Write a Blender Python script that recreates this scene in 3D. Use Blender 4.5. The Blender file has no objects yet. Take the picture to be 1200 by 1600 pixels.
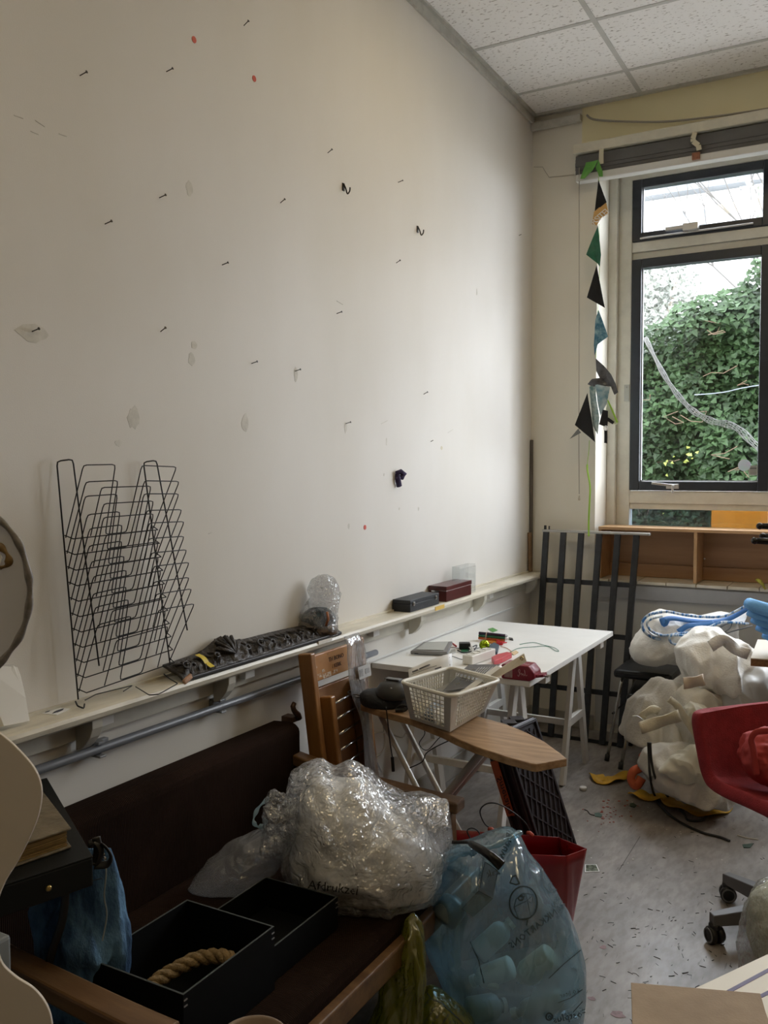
import bpy, bmesh, math, random
from mathutils import Vector, Matrix, noise, Euler
random.seed(7)
C = bpy.context.scene.collection
PI = math.pi

# ---------------------------------------------------------------- camera
F_PX, YAW, PITCH, ROLL = 1382.54, 0.511173, -0.0467795, -0.001795
CAM = Vector((1.85, -5.12, 1.535))
fwd = Vector((-math.sin(YAW)*math.cos(PITCH), math.cos(YAW)*math.cos(PITCH), math.sin(PITCH)))
rgt0 = Vector((math.cos(YAW), math.sin(YAW), 0))
up0 = rgt0.cross(fwd)
rgt = rgt0*math.cos(ROLL) + up0*math.sin(ROLL)
upv = -rgt0*math.sin(ROLL) + up0*math.cos(ROLL)
cd = bpy.data.cameras.new('camera')
cd.sensor_fit = 'VERTICAL'; cd.sensor_height = 36; cd.lens = 36*F_PX/1600
cd.clip_start = .05; cd.clip_end = 200
cam = bpy.data.objects.new('camera', cd); C.objects.link(cam)
m = Matrix.Identity(4)
for i in range(3):
    m[i][0] = rgt[i]; m[i][1] = upv[i]; m[i][2] = -fwd[i]; m[i][3] = CAM[i]
cam.matrix_world = m
bpy.context.scene.camera = cam

def P(px, py, x=None, y=None, z=None, d=None):
    """world point where the sight line of a measured photo position meets a real plane"""
    r = fwd + rgt*((px-600)/F_PX) - upv*((py-800)/F_PX)
    if x is not None: t = (x-CAM.x)/r.x
    elif y is not None: t = (y-CAM.y)/r.y
    elif z is not None: t = (z-CAM.z)/r.z
    else: t = d
    return CAM + r*t

# ---------------------------------------------------------------- sky, lamps, exposure
w = bpy.data.worlds.new('sky'); bpy.context.scene.world = w; w.use_nodes = True
wn = w.node_tree; wn.nodes.clear()
wo = wn.nodes.new('ShaderNodeOutputWorld'); wb = wn.nodes.new('ShaderNodeBackground')
tc = wn.nodes.new('ShaderNodeTexCoord'); sx = wn.nodes.new('ShaderNodeSeparateXYZ')
wr = wn.nodes.new('ShaderNodeValToRGB')
wr.color_ramp.elements[0].position = .45; wr.color_ramp.elements[0].color = (.20, .20, .19, 1)
wr.color_ramp.elements[1].position = .53; wr.color_ramp.elements[1].color = (.93, .95, 1.04, 1)
mr = wn.nodes.new('ShaderNodeMapRange'); mr.inputs[1].default_value = -1; mr.inputs[2].default_value = 1
wn.links.new(tc.outputs['Generated'], sx.inputs[0]); wn.links.new(sx.outputs[2], mr.inputs[0])
wn.links.new(mr.outputs[0], wr.inputs[0]); wn.links.new(wr.outputs[0], wb.inputs[0])
wb.inputs[1].default_value = 17.0
wn.links.new(wb.outputs[0], wo.inputs[0])

def area(name, loc, rot, sx_, sy_, power, col=(1, 1, 1), portal=False):
    l = bpy.data.lights.new(name, 'AREA'); l.shape = 'RECTANGLE'; l.size = sx_; l.size_y = sy_
    l.energy = power; l.color = col
    if portal: l.cycles.is_portal = True
    o = bpy.data.objects.new(name, l); C.objects.link(o); o.location = loc; o.rotation_euler = rot
    return o
# portals guide the sky light in through the windows
area('portal_window', (1.85, .42, 2.1), (-PI/2, 0, 0), 3.0, 2.5, 1, portal=True)
sc = bpy.context.scene
sc.view_settings.view_transform = 'Standard'; sc.view_settings.look = 'None'
sc.view_settings.gamma = 1; sc.view_settings.use_curve_mapping = False
sc.view_settings.exposure = 0.1
LAMP_COL, LAMP_STR = (1, .79, .46, 1), 5.2
cy = sc.cycles
cy.max_bounces = 10; cy.diffuse_bounces = 5; cy.glossy_bounces = 4; cy.transmission_bounces = 6
cy.transparent_max_bounces = 24; cy.caustics_reflective = False; cy.caustics_refractive = False
cy.sample_clamp_indirect = 6; cy.use_denoising = True

# ---------------------------------------------------------------- materials
MATS = {}
def nt(m): return m.node_tree
def M(name, col, rough=.6, metal=0, var=0., vs=8., bump=0., bs=60., col2=None, alpha=1., spec=.5, trl=0., stretch=(1, 1, 1), kind='noise', coat=0, ramp=(.35, .65)):
    """procedural material: colour varied between col and col2 by object-space noise, plus fine bump"""
    if name in MATS: return MATS[name]
    m = bpy.data.materials.new(name); m.use_nodes = True; t = m.node_tree; N = t.nodes; L = t.links
    b = N['Principled BSDF']; b.inputs['Roughness'].default_value = rough; b.inputs['Metallic'].default_value = metal
    b.inputs['Specular IOR Level'].default_value = spec; b.inputs['Coat Weight'].default_value = coat
    b.inputs['Base Color'].default_value = (*col, 1)
    tc = N.new('ShaderNodeTexCoord'); mp = N.new('ShaderNodeMapping'); mp.inputs['Scale'].default_value = stretch
    L.new(tc.outputs['Object'], mp.inputs[0])
    if var or col2:
        if kind == 'noise':
            n = N.new('ShaderNodeTexNoise'); n.inputs['Scale'].default_value = vs; n.inputs['Detail'].default_value = 6; n.inputs['Roughness'].default_value = .6
        else:
            n = N.new('ShaderNodeTexWave'); n.inputs['Scale'].default_value = vs; n.inputs['Distortion'].default_value = 3; n.inputs['Detail'].default_value = 3
            n.inputs['Detail Scale'].default_value = .6
        L.new(mp.outputs[0], n.inputs[0])
        r = N.new('ShaderNodeValToRGB'); c2 = col2 or tuple(min(1, c*(1+var)) for c in col)
        c1 = col if col2 else tuple(c*(1-var) for c in col)
        r.color_ramp.elements[0].position = ramp[0]; r.color_ramp.elements[1].position = ramp[1]
        r.color_ramp.elements[0].color = (*c1, 1); r.color_ramp.elements[1].color = (*c2, 1)
        L.new(n.outputs['Color' if kind != 'noise' else 0], r.inputs[0]); L.new(r.outputs[0], b.inputs['Base Color'])
    if bump:
        n2 = N.new('ShaderNodeTexNoise'); n2.inputs['Scale'].default_value = bs; n2.inputs['Detail'].default_value = 4
        L.new(mp.outputs[0], n2.inputs[0])
        bp = N.new('ShaderNodeBump'); bp.inputs['Strength'].default_value = bump; bp.inputs['Distance'].default_value = .01
        L.new(n2.outputs[0], bp.inputs['Height']); L.new(bp.outputs[0], b.inputs['Normal'])
    if alpha < 1: b.inputs['Alpha'].default_value = alpha
    MATS[name] = m
    return m

def film(name, tint, clear=.5, rough=.12, white=(.8, .82, .85), scale=9, bump=.6, stretch=(1, 1, 1), gloss=.13):
    """crinkled plastic film: see-through, milky and glossy in proportions, creases as bump"""
    if name in MATS: return MATS[name]
    m = bpy.data.materials.new(name); m.use_nodes = True; t = m.node_tree; N = t.nodes; L = t.links
    N.clear(); out = N.new('ShaderNodeOutputMaterial')
    tc = N.new('ShaderNodeTexCoord'); mp = N.new('ShaderNodeMapping'); mp.inputs['Scale'].default_value = stretch
    L.new(tc.outputs['Object'], mp.inputs[0])
    no = N.new('ShaderNodeTexNoise'); no.inputs['Scale'].default_value = scale*.5; no.inputs['Detail'].default_value = 4
    L.new(mp.outputs[0], no.inputs[0])
    mx = N.new('ShaderNodeVectorMath'); mx.operation = 'MULTIPLY_ADD'; mx.inputs[1].default_value = (.35, .35, .35)
    L.new(no.outputs['Color'], mx.inputs[0]); L.new(mp.outputs[0], mx.inputs[2])
    vo = N.new('ShaderNodeTexVoronoi'); vo.feature = 'DISTANCE_TO_EDGE'; vo.inputs['Scale'].default_value = scale
    L.new(mx.outputs[0], vo.inputs['Vector'])
    vo2 = N.new('ShaderNodeTexVoronoi'); vo2.feature = 'DISTANCE_TO_EDGE'; vo2.inputs['Scale'].default_value = scale*2.7
    L.new(mx.outputs[0], vo2.inputs['Vector'])
    ad = N.new('ShaderNodeMath'); ad.operation = 'MULTIPLY_ADD'; ad.inputs[1].default_value = .5
    L.new(vo2.outputs[0], ad.inputs[0]); L.new(vo.outputs[0], ad.inputs[2])
    bp = N.new('ShaderNodeBump'); bp.inputs['Strength'].default_value = bump; bp.inputs['Distance'].default_value = .02
    L.new(ad.outputs[0], bp.inputs['Height'])
    tr = N.new('ShaderNodeBsdfTransparent'); tr.inputs[0].default_value = (*tint, 1)
    df = N.new('ShaderNodeBsdfDiffuse'); df.inputs[0].default_value = (*white, 1); L.new(bp.outputs[0], df.inputs['Normal'])
    tl = N.new('ShaderNodeBsdfTranslucent'); tl.inputs[0].default_value = (*white, 1)
    m1 = N.new('ShaderNodeMixShader'); m1.inputs[0].default_value = .45
    L.new(df.outputs[0], m1.inputs[1]); L.new(tl.outputs[0], m1.inputs[2])
    m2 = N.new('ShaderNodeMixShader')
    rp = N.new('ShaderNodeMapRange'); rp.inputs[1].default_value = .3; rp.inputs[2].default_value = .7
    rp.inputs[3].default_value = max(0, 1-clear-.06); rp.inputs[4].default_value = min(1, 1-clear+.06)
    L.new(no.outputs[0], rp.inputs[0]); L.new(rp.outputs[0], m2.inputs[0])
    L.new(tr.outputs[0], m2.inputs[1]); L.new(m1.outputs[0], m2.inputs[2])
    gl = N.new('ShaderNodeBsdfGlossy'); gl.inputs['Roughness'].default_value = rough; L.new(bp.outputs[0], gl.inputs['Normal'])
    fr = N.new('ShaderNodeLayerWeight'); fr.inputs[0].default_value = .5; L.new(bp.outputs[0], fr.inputs['Normal'])
    pw = N.new('ShaderNodeMath'); pw.operation = 'POWER'; pw.inputs[1].default_value = 3; L.new(fr.outputs['Facing'], pw.inputs[0])
    fm = N.new('ShaderNodeMath'); fm.operation = 'MULTIPLY_ADD'; fm.inputs[1].default_value = .5; fm.inputs[2].default_value = gloss
    fm.use_clamp = True; L.new(pw.outputs[0], fm.inputs[0])
    m3 = N.new('ShaderNodeMixShader'); L.new(fm.outputs[0], m3.inputs[0])
    L.new(m2.outputs[0], m3.inputs[1]); L.new(gl.outputs[0], m3.inputs[2]); L.new(m3.outputs[0], out.inputs[0])
    MATS[name] = m
    return m

def glass_mat(name, tint=(.96, .98, .97), refl=1., grime=0.):
    if name in MATS: return MATS[name]
    m = bpy.data.materials.new(name); m.use_nodes = True; N = m.node_tree.nodes; L = m.node_tree.links
    N.clear(); out = N.new('ShaderNodeOutputMaterial')
    tr = N.new('ShaderNodeBsdfTransparent'); tr.inputs[0].default_value = (*tint, 1)
    gl = N.new('ShaderNodeBsdfGlossy'); gl.inputs['Roughness'].default_value = .03
    fr = N.new('ShaderNodeLayerWeight'); fr.inputs[0].default_value = .5
    pw = N.new('ShaderNodeMath'); pw.operation = 'POWER'; pw.inputs[1].default_value = 4; L.new(fr.outputs['Facing'], pw.inputs[0])
    fm = N.new('ShaderNodeMath'); fm.operation = 'MULTIPLY_ADD'; fm.inputs[1].default_value = .5*refl; fm.inputs[2].default_value = .03*refl; L.new(pw.outputs[0], fm.inputs[0])
    mx = N.new('ShaderNodeMixShader'); L.new(fm.outputs[0], mx.inputs[0]); L.new(tr.outputs[0], mx.inputs[1]); L.new(gl.outputs[0], mx.inputs[2])
    if grime:
        df = N.new('ShaderNodeBsdfDiffuse'); df.inputs[0].default_value = (.8, .82, .85, 1)
        m2 = N.new('ShaderNodeMixShader'); m2.inputs[0].default_value = grime
        L.new(mx.outputs[0], m2.inputs[1]); L.new(df.outputs[0], m2.inputs[2]); L.new(m2.outputs[0], out.inputs[0])
    else: L.new(mx.outputs[0], out.inputs[0])
    MATS[name] = m
    return m

# ---------------------------------------------------------------- geometry helpers
class G:
    def __init__(s): s.v = []; s.f = []
    def add(s, vs, fs):
        n = len(s.v); s.v += [Vector(v) for v in vs]; s.f += [tuple(i+n for i in f) for f in fs]; return s
    def box(s, c, d, R=None):
        c = Vector(c); R = R or Matrix.Identity(3); vs = []
        for a in (-.5, .5):
            for b in (-.5, .5):
                for e in (-.5, .5): vs.append(c + R @ Vector((a*d[0], b*d[1], e*d[2])))
        return s.add(vs, [(0, 1, 3, 2), (4, 6, 7, 5), (0, 4, 5, 1), (2, 3, 7, 6), (0, 2, 6, 4), (1, 5, 7, 3)])
    def b2(s, x0, x1, y0, y1, z0, z1):
        return s.box(((x0+x1)/2, (y0+y1)/2, (z0+z1)/2), (abs(x1-x0), abs(y1-y0), abs(z1-z0)))
    def beam(s, a, b, w_, t_, up=(0, 0, 1)):
        """square bar from a to b, w_ wide, t_ thick"""
        a = Vector(a); b = Vector(b); z = (b-a).normalized(); x = Vector(up).cross(z)
        if x.length < 1e-4: x = Vector((1, 0, 0)).cross(z)
        x.normalize(); y = z.cross(x); R = Matrix((x, y, z)).transposed()
        return s.box((a+b)/2, (w_, t_, (b-a).length), R)
    def tube(s, pts, r, n=8, closed=False, flat=None):
        pts = [Vector(p) for p in pts]; K = len(pts); rs = r if isinstance(r, (list, tuple)) else [r]*K
        vs = []; fs = []; prev = None
        for i, p in enumerate(pts):
            if closed: t = pts[(i+1) % K]-pts[i-1]
            else: t = pts[min(i+1, K-1)]-pts[max(i-1, 0)]
            if t.length < 1e-9: t = Vector((0, 0, 1))
            t.normalize()
            if prev is None:
                u = t.orthogonal().normalized()
            else:
                u = prev - t*prev.dot(t)
                u = u.normalized() if u.length > 1e-6 else t.orthogonal().normalized()
            prev = u; w_ = t.cross(u)
            for k in range(n):
                a = 2*PI*k/n; vs.append(p + (u*math.cos(a) + w_*math.sin(a)*(flat or 1))*rs[i])
        for i in range(K if closed else K-1):
            j = (i+1) % K
            for k in range(n):
                fs.append((i*n+k, i*n+(k+1) % n, j*n+(k+1) % n, j*n+k))
        if not closed: fs += [tuple(range(n-1, -1, -1)), tuple((K-1)*n+k for k in range(n))]
        return s.add(vs, fs)
    def lathe(s, prof, c=(0, 0, 0), n=24, R=None, cap=True):
        c = Vector(c); R = R or Matrix.Identity(3); vs = []; fs = []
        for r, z in prof:
            for k in range(n): vs.append(c + R @ Vector((r*math.cos(2*PI*k/n), r*math.sin(2*PI*k/n), z)))
        for i in range(len(prof)-1):
            for k in range(n): fs.append((i*n+k, i*n+(k+1) % n, (i+1)*n+(k+1) % n, (i+1)*n+k))
        if cap: fs += [tuple(range(n-1, -1, -1)), tuple((len(prof)-1)*n+k for k in range(n))]
        return s.add(vs, fs)
    def prism(s, pts, off):
        """closed outline of 3-D points pushed by vector off"""
        pts = [Vector(p) for p in pts]; off = Vector(off); K = len(pts)
        fs = [tuple(range(K-1, -1, -1)), tuple(range(K, 2*K))] + [(i, (i+1) % K, K+(i+1) % K, K+i) for i in range(K)]
        return s.add(pts+[p+off for p in pts], fs)
    def sheet(s, rows, th=0):
        """grid of points; th > 0 gives it thickness along its normal"""
        H = len(rows); W = len(rows[0]); top = [Vector(p) for r in rows for p in r]
        if not th:
            return s.add(top, [(i*W+j, i*W+j+1, (i+1)*W+j+1, (i+1)*W+j) for i in range(H-1) for j in range(W-1)])
        bot = []
        for i in range(H):
            for j in range(W):
                a = top[min(i+1, H-1)*W+j]-top[max(i-1, 0)*W+j]; b = top[i*W+min(j+1, W-1)]-top[i*W+max(j-1, 0)]
                n_ = a.cross(b)
                bot.append(top[i*W+j]+(n_.normalized()*th if n_.length > 1e-9 else Vector((0, 0, th))))
        K = H*W; fs = []
        for i in range(H-1):
            for j in range(W-1):
                q = (i*W+j, i*W+j+1, (i+1)*W+j+1, (i+1)*W+j); fs += [q, tuple(K+x for x in reversed(q))]
        ed = [j for j in range(W)] + [i*W+W-1 for i in range(1, H)] + [(H-1)*W+j for j in range(W-2, -1, -1)] + [i*W for i in range(H-2, 0, -1)]
        for a, b in zip(ed, ed[1:]+ed[:1]): fs.append((b, a, K+a, K+b))
        return s.add(top+bot, fs)
    def puff(s, c, out, d, tf, tb, n=90, rings=16, amp=.0, fr=6., seed=0, floor=None, power=.5, ridge=True, vor=0, vfr=9, st=(1, 1, 1), octs=4):
        """rounded body: a star-shaped outline (photo positions) standing at distance d, tf deep to the front, tb to the back"""
        c = Vector(c); O = [Vector(q) for q in out]; res = []
        for k in range(n):
            a = 2*PI*k/n; dr = Vector((math.cos(a), math.sin(a))); best = 0
            for i in range(len(O)):
                p, q = O[i]-c, O[(i+1) % len(O)]-c; e = q-p
                den = dr.x*e.y-dr.y*e.x
                if abs(den) < 1e-9: continue
                t = (p.x*e.y-p.y*e.x)/den; u = (p.x*dr.y-p.y*dr.x)/den
                if t > 0 and -1e-6 <= u <= 1+1e-6: best = max(best, t)
            res.append(best)
        res = [(res[k-1]+2*res[k]+res[(k+1) % n])/4 for k in range(n)]
        fh = Vector((fwd.x, fwd.y, 0)).normalized()
        vs = []; idx = []
        def disp(p):
            q = Vector((p.x*st[0], p.y*st[1], p.z*st[2]+seed*3.7))*fr; h = 0; a_ = 1.
            for o in range(octs):
                v = noise.noise(q+Vector((o*7.1, seed, 0)))
                h += a_*((1-2*abs(v)*1.6) if ridge else v); q = q*2.03; a_ *= .52
            if vor:
                dd = noise.voronoi(Vector((p.x*st[0]+.15*noise.noise(p*6), p.y*st[1], p.z*st[2]+seed))*vfr)[0]; h += vor*(min(.5, dd[1]-dd[0])*-2+.5)
            return h
        for side in (1, -1):
            for r in range(rings):
                if side == -1 and r == 0: continue
                sN = math.cos(PI/2*r/rings) if True else 0
                row = []
                for k in range(n):
                    a = 2*PI*k/n
                    pp = P(c.x+res[k]*sN*math.cos(a), c.y+res[k]*sN*math.sin(a), d=d)
                    dep = (tf if side == 1 else tb)*(max(0, 1-sN*sN)**power)
                    pp = pp - fh*dep*side
                    if amp:
                        h = disp(pp)*amp
                        ctr = P(c.x, c.y, d=d); nn = (pp-ctr).normalized(); pp = pp + nn*h*(.35+.65*math.sin(PI/2*(1-sN)))
                    if floor is not None: pp.z = max(pp.z, floor)
                    row.append(len(vs)); vs.append(pp)
                idx.append((side, r, row))
        front = [row for sd, r, row in idx if sd == 1]; back = [row for sd, r, row in idx if sd == -1]
        fs = []
        def strip(A, B, flip):
            for k in range(n):
                q = (A[k], A[(k+1) % n], B[(k+1) % n], B[k]); fs.append(q if not flip else q[::-1])
        for A, B in zip(front, front[1:]): strip(A, B, False)
        strip(front[0], back[0], True)
        for A, B in zip(back, back[1:]): strip(A, B, True)
        fs.append(tuple(front[-1])); fs.append(tuple(reversed(back[-1])))
        return s.add(vs, fs)

def build(g, name, mt, parent=None, smooth=False, bevel=0, local=False, sub=0, kind=None, label=None, weld=False):
    me = bpy.data.meshes.new(name); me.from_pydata([tuple(v) for v in g.v], [], g.f); me.validate(); me.update()
    o = bpy.data.objects.new(name, me); C.objects.link(o)
    for m_ in (mt if isinstance(mt, (list, tuple)) else [mt]): me.materials.append(m_)
    if smooth: me.polygons.foreach_set('use_smooth', [True]*len(me.polygons))
    if parent:
        o.parent = parent
        if not local: o.matrix_parent_inverse = WM(parent).inverted()
    if bevel:
        b = o.modifiers.new('bevel', 'BEVEL'); b.width = bevel; b.segments = 2; b.limit_method = 'ANGLE'
    if sub:
        b = o.modifiers.new('sub', 'SUBSURF'); b.levels = sub; b.render_levels = sub
    if kind: o['kind'] = kind
    if label: o['label'] = label
    return o
def WM(o):
    m_ = o.matrix_basis.copy()
    if o.parent: m_ = WM(o.parent) @ o.matrix_parent_inverse @ m_
    return m_
def tag(o, label, cat, group=None):
    o['label'] = label; o['category'] = cat
    if group: o['group'] = group
    return o
def thing(name, label, cat, loc=(0, 0, 0), rz=0, group=None):
    o = bpy.data.objects.new(name, None); C.objects.link(o); o.location = loc; o.rotation_euler = (0, 0, rz)
    o.empty_display_size = .05
    return tag(o, label, cat, group)
def solo(g, name, mt, label, cat, group=None, **k):
    return tag(build(g, name, mt, **k), label, cat, group)
def struct(name, g, mt, **k):
    o = build(g, name, mt, **k); o['kind'] = 'structure'; return o
def dup(root, loc=None, rz=None, label=None, group=None):
    r = root.copy(); C.objects.link(r)
    if loc is not None: r.location = loc
    if rz is not None: r.rotation_euler = (0, 0, rz)
    if label: r['label'] = label
    if group: r['group'] = group
    for ch in list(root.children):
        c = ch.copy(); C.objects.link(c); c.parent = r
        for g_ in ch.children:
            e = g_.copy(); C.objects.link(e); e.parent = c
    return r
def text(s_, name, mt, parent, origin, right, up, size, ext=.0004, mirror=False, shear=0, spacing=1):
    """lettering as mesh, origin at lower left, written along right"""
    cu = bpy.data.curves.new(name, 'FONT'); cu.body = s_; cu.size = size; cu.extrude = ext; cu.shear = shear
    cu.resolution_u = 2; cu.space_character = spacing
    to = bpy.data.objects.new(name+'_tmp', cu); C.objects.link(to)
    dg = bpy.context.evaluated_depsgraph_get(); me = bpy.data.meshes.new_from_object(to.evaluated_get(dg))
    bpy.data.objects.remove(to)
    right = Vector(right).normalized(); up = Vector(up); up = (up-right*up.dot(right)).normalized(); n_ = right.cross(up)
    if mirror:
        wd = max((v.co.x for v in me.vertices), default=0)
        for v in me.vertices: v.co.x = wd-v.co.x
    R = Matrix((right, up, n_)).transposed().to_4x4(); R.translation = Vector(origin)
    me.transform(R)
    o = bpy.data.objects.new(name, me); C.objects.link(o); me.materials.clear(); me.materials.append(mt)
    if parent: o.parent = parent; o.matrix_parent_inverse = WM(parent).inverted()
    return o
def curve_pts(ctrl, n=8, closed=False):
    """Catmull-Rom through control points"""
    c = [Vector(p) for p in ctrl]; K = len(c); out = []
    for i in range(K if closed else K-1):
        p0 = c[(i-1) % K] if closed or i > 0 else c[0]; p1 = c[i]; p2 = c[(i+1) % K]
        p3 = c[(i+2) % K] if closed or i+2 < K else c[-1]
        for j in range(n):
            t = j/n; out.append(.5*((2*p1)+(-p0+p2)*t+(2*p0-5*p1+4*p2-p3)*t*t+(-p0+3*p1-3*p2+p3)*t**3))
    if not closed: out.append(c[-1])
    return out
def rotz(a): return Matrix.Rotation(a, 3, 'Z')

from mathutils.bvhtree import BVHTree
def bvh(g): return BVHTree.FromPolygons([tuple(v) for v in g.v], g.f)
def lay(bv, px, py, off):
    r = (fwd + rgt*((px-600)/F_PX) - upv*((py-800)/F_PX)).normalized(); h = bv.ray_cast(CAM, r)
    if h[0] is None: return None
    n_ = h[1] if h[1].dot(r) < 0 else -h[1]
    return h[0]+n_*off
def print_on(bv, name, mt, parent, items, lines, off=.0022):
    """ink printed on a curved surface: items are (string, x, y, height, angle, mirrored), lines are (points, width), in measured photo positions"""
    vs = []; fs = []
    for (s_, x, y, h, ang, mir) in items:
        cu = bpy.data.curves.new('t', 'FONT'); cu.body = s_; cu.size = h*1.35; cu.resolution_u = 1; to = bpy.data.objects.new('t', cu); C.objects.link(to)
        me = bpy.data.meshes.new_from_object(to.evaluated_get(bpy.context.evaluated_depsgraph_get())); bpy.data.objects.remove(to)
        wd = max((v.co.x for v in me.vertices), default=0); a = math.radians(ang); n0 = len(vs); ok = []
        for v in me.vertices:
            u = wd-v.co.x if mir else v.co.x
            q = lay(bv, x+u*math.cos(a)-v.co.y*math.sin(a), y-u*math.sin(a)-v.co.y*math.cos(a), off)
            ok.append(q is not None); vs.append(q or CAM)
        for p in me.polygons:
            if all(ok[i] for i in p.vertices): fs.append(tuple(n0+i for i in p.vertices))
        bpy.data.meshes.remove(me)
    for (pts, wd) in lines:
        fine = []
        for a, b in zip(pts, pts[1:]):
            K = max(1, int(math.hypot(b[0]-a[0], b[1]-a[1])/4))
            fine += [(a[0]+(b[0]-a[0])*k/K, a[1]+(b[1]-a[1])*k/K) for k in range(K)]
        fine.append(pts[-1]); prev = None
        for i, p in enumerate(fine):
            q = fine[min(i+1, len(fine)-1)]; r_ = fine[max(i-1, 0)]; dx, dy = q[0]-r_[0], q[1]-r_[1]; L_ = math.hypot(dx, dy) or 1
            A = lay(bv, p[0]-dy/L_*wd/2, p[1]+dx/L_*wd/2, off); B_ = lay(bv, p[0]+dy/L_*wd/2, p[1]-dx/L_*wd/2, off)
            if A is None or B_ is None: prev = None; continue
            n0 = len(vs); vs += [A, B_]
            if prev is not None: fs.append((prev, prev+1, n0+1, n0))
            prev = n0
    g = G(); g.add(vs, fs); return build(g, name, mt, parent)
# ================================================================ SETTING
def wall_paint(name, base, stain, amt=.5):
    m = bpy.data.materials.new(name); m.use_nodes = True; N = m.node_tree.nodes; L = m.node_tree.links
    b = N['Principled BSDF']; b.inputs['Roughness'].default_value = .55; b.inputs['Specular IOR Level'].default_value = .3
    tc = N.new('ShaderNodeTexCoord')
    n = N.new('ShaderNodeTexNoise'); n.inputs['Scale'].default_value = 1.1; n.inputs['Detail'].default_value = 7
    mp = N.new('ShaderNodeMapping'); mp.inputs['Scale'].default_value = (1, 1, .45); L.new(tc.outputs['Object'], mp.inputs[0]); L.new(mp.outputs[0], n.inputs[0])
    r = N.new('ShaderNodeValToRGB'); r.color_ramp.elements[0].position = .38; r.color_ramp.elements[1].position = .72
    r.color_ramp.elements[0].color = (*base, 1); r.color_ramp.elements[1].color = (*stain, 1)
    L.new(n.outputs[0], r.inputs[0]); L.new(r.outputs[0], b.inputs['Base Color'])
    w_ = N.new('ShaderNodeTexNoise'); w_.inputs['Scale'].default_value = 260; L.new(tc.outputs['Object'], w_.inputs[0])
    bp = N.new('ShaderNodeBump'); bp.inputs['Strength'].default_value = .12; bp.inputs['Distance'].default_value = .002
    L.new(w_.outputs[0], bp.inputs['Height']); L.new(bp.outputs[0], b.inputs['Normal'])
    return m
paintL = wall_paint('wall_paint', (.75, .73, .695), (.67, .64, .575))
paintB = wall_paint('back_wall_paint', (.78, .75, .67), (.70, .66, .56))
paintY = wall_paint('upper_wall_paint', (.86, .79, .52), (.80, .72, .45))
paintD = wall_paint('parapet_paint', (.50, .50, .49), (.44, .44, .43))
woodwhite = M('painted_wood', (.66, .64, .58), .4, var=.08, vs=14, bump=.1, bs=90)
white = M('white_paint', (.74, .74, .72), .45, var=.04, vs=5)

def floor_mat():
    m = bpy.data.materials.new('linoleum'); m.use_nodes = True; N = m.node_tree.nodes; L = m.node_tree.links
    b = N['Principled BSDF']; b.inputs['Roughness'].default_value = .38
    tc = N.new('ShaderNodeTexCoord')
    def noi(s, st=(1, 1, 1), rot=0, det=5):
        mp = N.new('ShaderNodeMapping'); mp.inputs['Scale'].default_value = st; mp.inputs['Rotation'].default_value = (0, 0, rot)
        L.new(tc.outputs['Object'], mp.inputs[0]); n = N.new('ShaderNodeTexNoise'); n.inputs['Scale'].default_value = s; n.inputs['Detail'].default_value = det
        L.new(mp.outputs[0], n.inputs[0]); return n
    def ramp(n, a, ca, b_, cb):
        r = N.new('ShaderNodeValToRGB'); r.color_ramp.elements[0].position = a; r.color_ramp.elements[1].position = b_
        r.color_ramp.elements[0].color = (*ca, 1); r.color_ramp.elements[1].color = (*cb, 1); L.new(n.outputs[0], r.inputs[0]); return r
    base = ramp(noi(9, (1, .5, 1), .5), .35, (.21, .195, .185), .7, (.33, .305, .29))
    g2 = ramp(noi(45, (1, .35, 1), -.7), .42, (1, 1, 1), .62, (.78, .77, .75))
    g3 = ramp(noi(28, (3, .4, 1), .9), .66, (1, 1, 1), .72, (.55, .53, .5))
    g4 = ramp(noi(2, det=4), .4, (.95, .95, .95), .7, (1.12, 1.1, 1.08))
    cur = base
    for g_ in (g2, g3, g4):
        mx = N.new('ShaderNodeMix'); mx.data_type = 'RGBA'; mx.blend_type = 'MULTIPLY'; mx.inputs[0].default_value = 1
        L.new(cur.outputs[2] if cur.bl_idname == 'ShaderNodeMix' else cur.outputs[0], mx.inputs[6]); L.new(g_.outputs[0], mx.inputs[7]); cur = mx
    L.new(cur.outputs[2], b.inputs['Base Color'])
    rr = N.new('ShaderNodeMapRange'); rr.inputs[3].default_value = .25; rr.inputs[4].default_value = .55
    L.new(noi(6).outputs[0], rr.inputs[0]); L.new(rr.outputs[0], b.inputs['Roughness'])
    return m
FLOOR = floor_mat()
WX, RY, CZ = 5.2, -8.0, 3.64
struct('floor', G().b2(-.25, WX+.2, RY-.2, .45, -.12, 0), FLOOR)
struct('wall_left', G().b2(-.25, 0, RY-.2, .45, 0, 4.0), paintL)
struct('wall_right', G().b2(WX, WX+.2, RY-.2, .45, 0, 4.0), wall_paint('right_wall_paint', (.30, .22, .14), (.25, .18, .11)))  # unseen wall, dark brown to cut and warm the bounced light
bw = G()
bw.b2(0, .395, 0, .36, 0, 3.385)                       # pier beside the window
bw.b2(.395, WX, 0, .36, 0, .865)                        # parapet
bw.b2(.395, WX, 0, .36, 3.31, 3.385)
bw.b2(3.275, WX, 0, .36, .865, 3.31)  # unseen stretch, walled up to cut the daylight on the left wall
struct('wall_back', bw, paintB)
bw2 = struct('trim_9', G().b2(0, .30, 0, .45, 3.385, 4.0), paintB)
struct('trim_1', G().b2(.30, WX, -.004, .45, 3.385, 4.0), paintY)     # yellowed band above the blind
struct('trim_2', G().b2(.41, WX, -.012, .0, .05, .835), paintD)      # grey-painted parapet panel
struct('trim_3', G().b2(.41, WX, -.03, .0, .80, .875), M('sill_shadow_grey', (.34, .35, .37), .5, var=.05))  # thin board coloured grey for the shadow under the sill ledge
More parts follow.
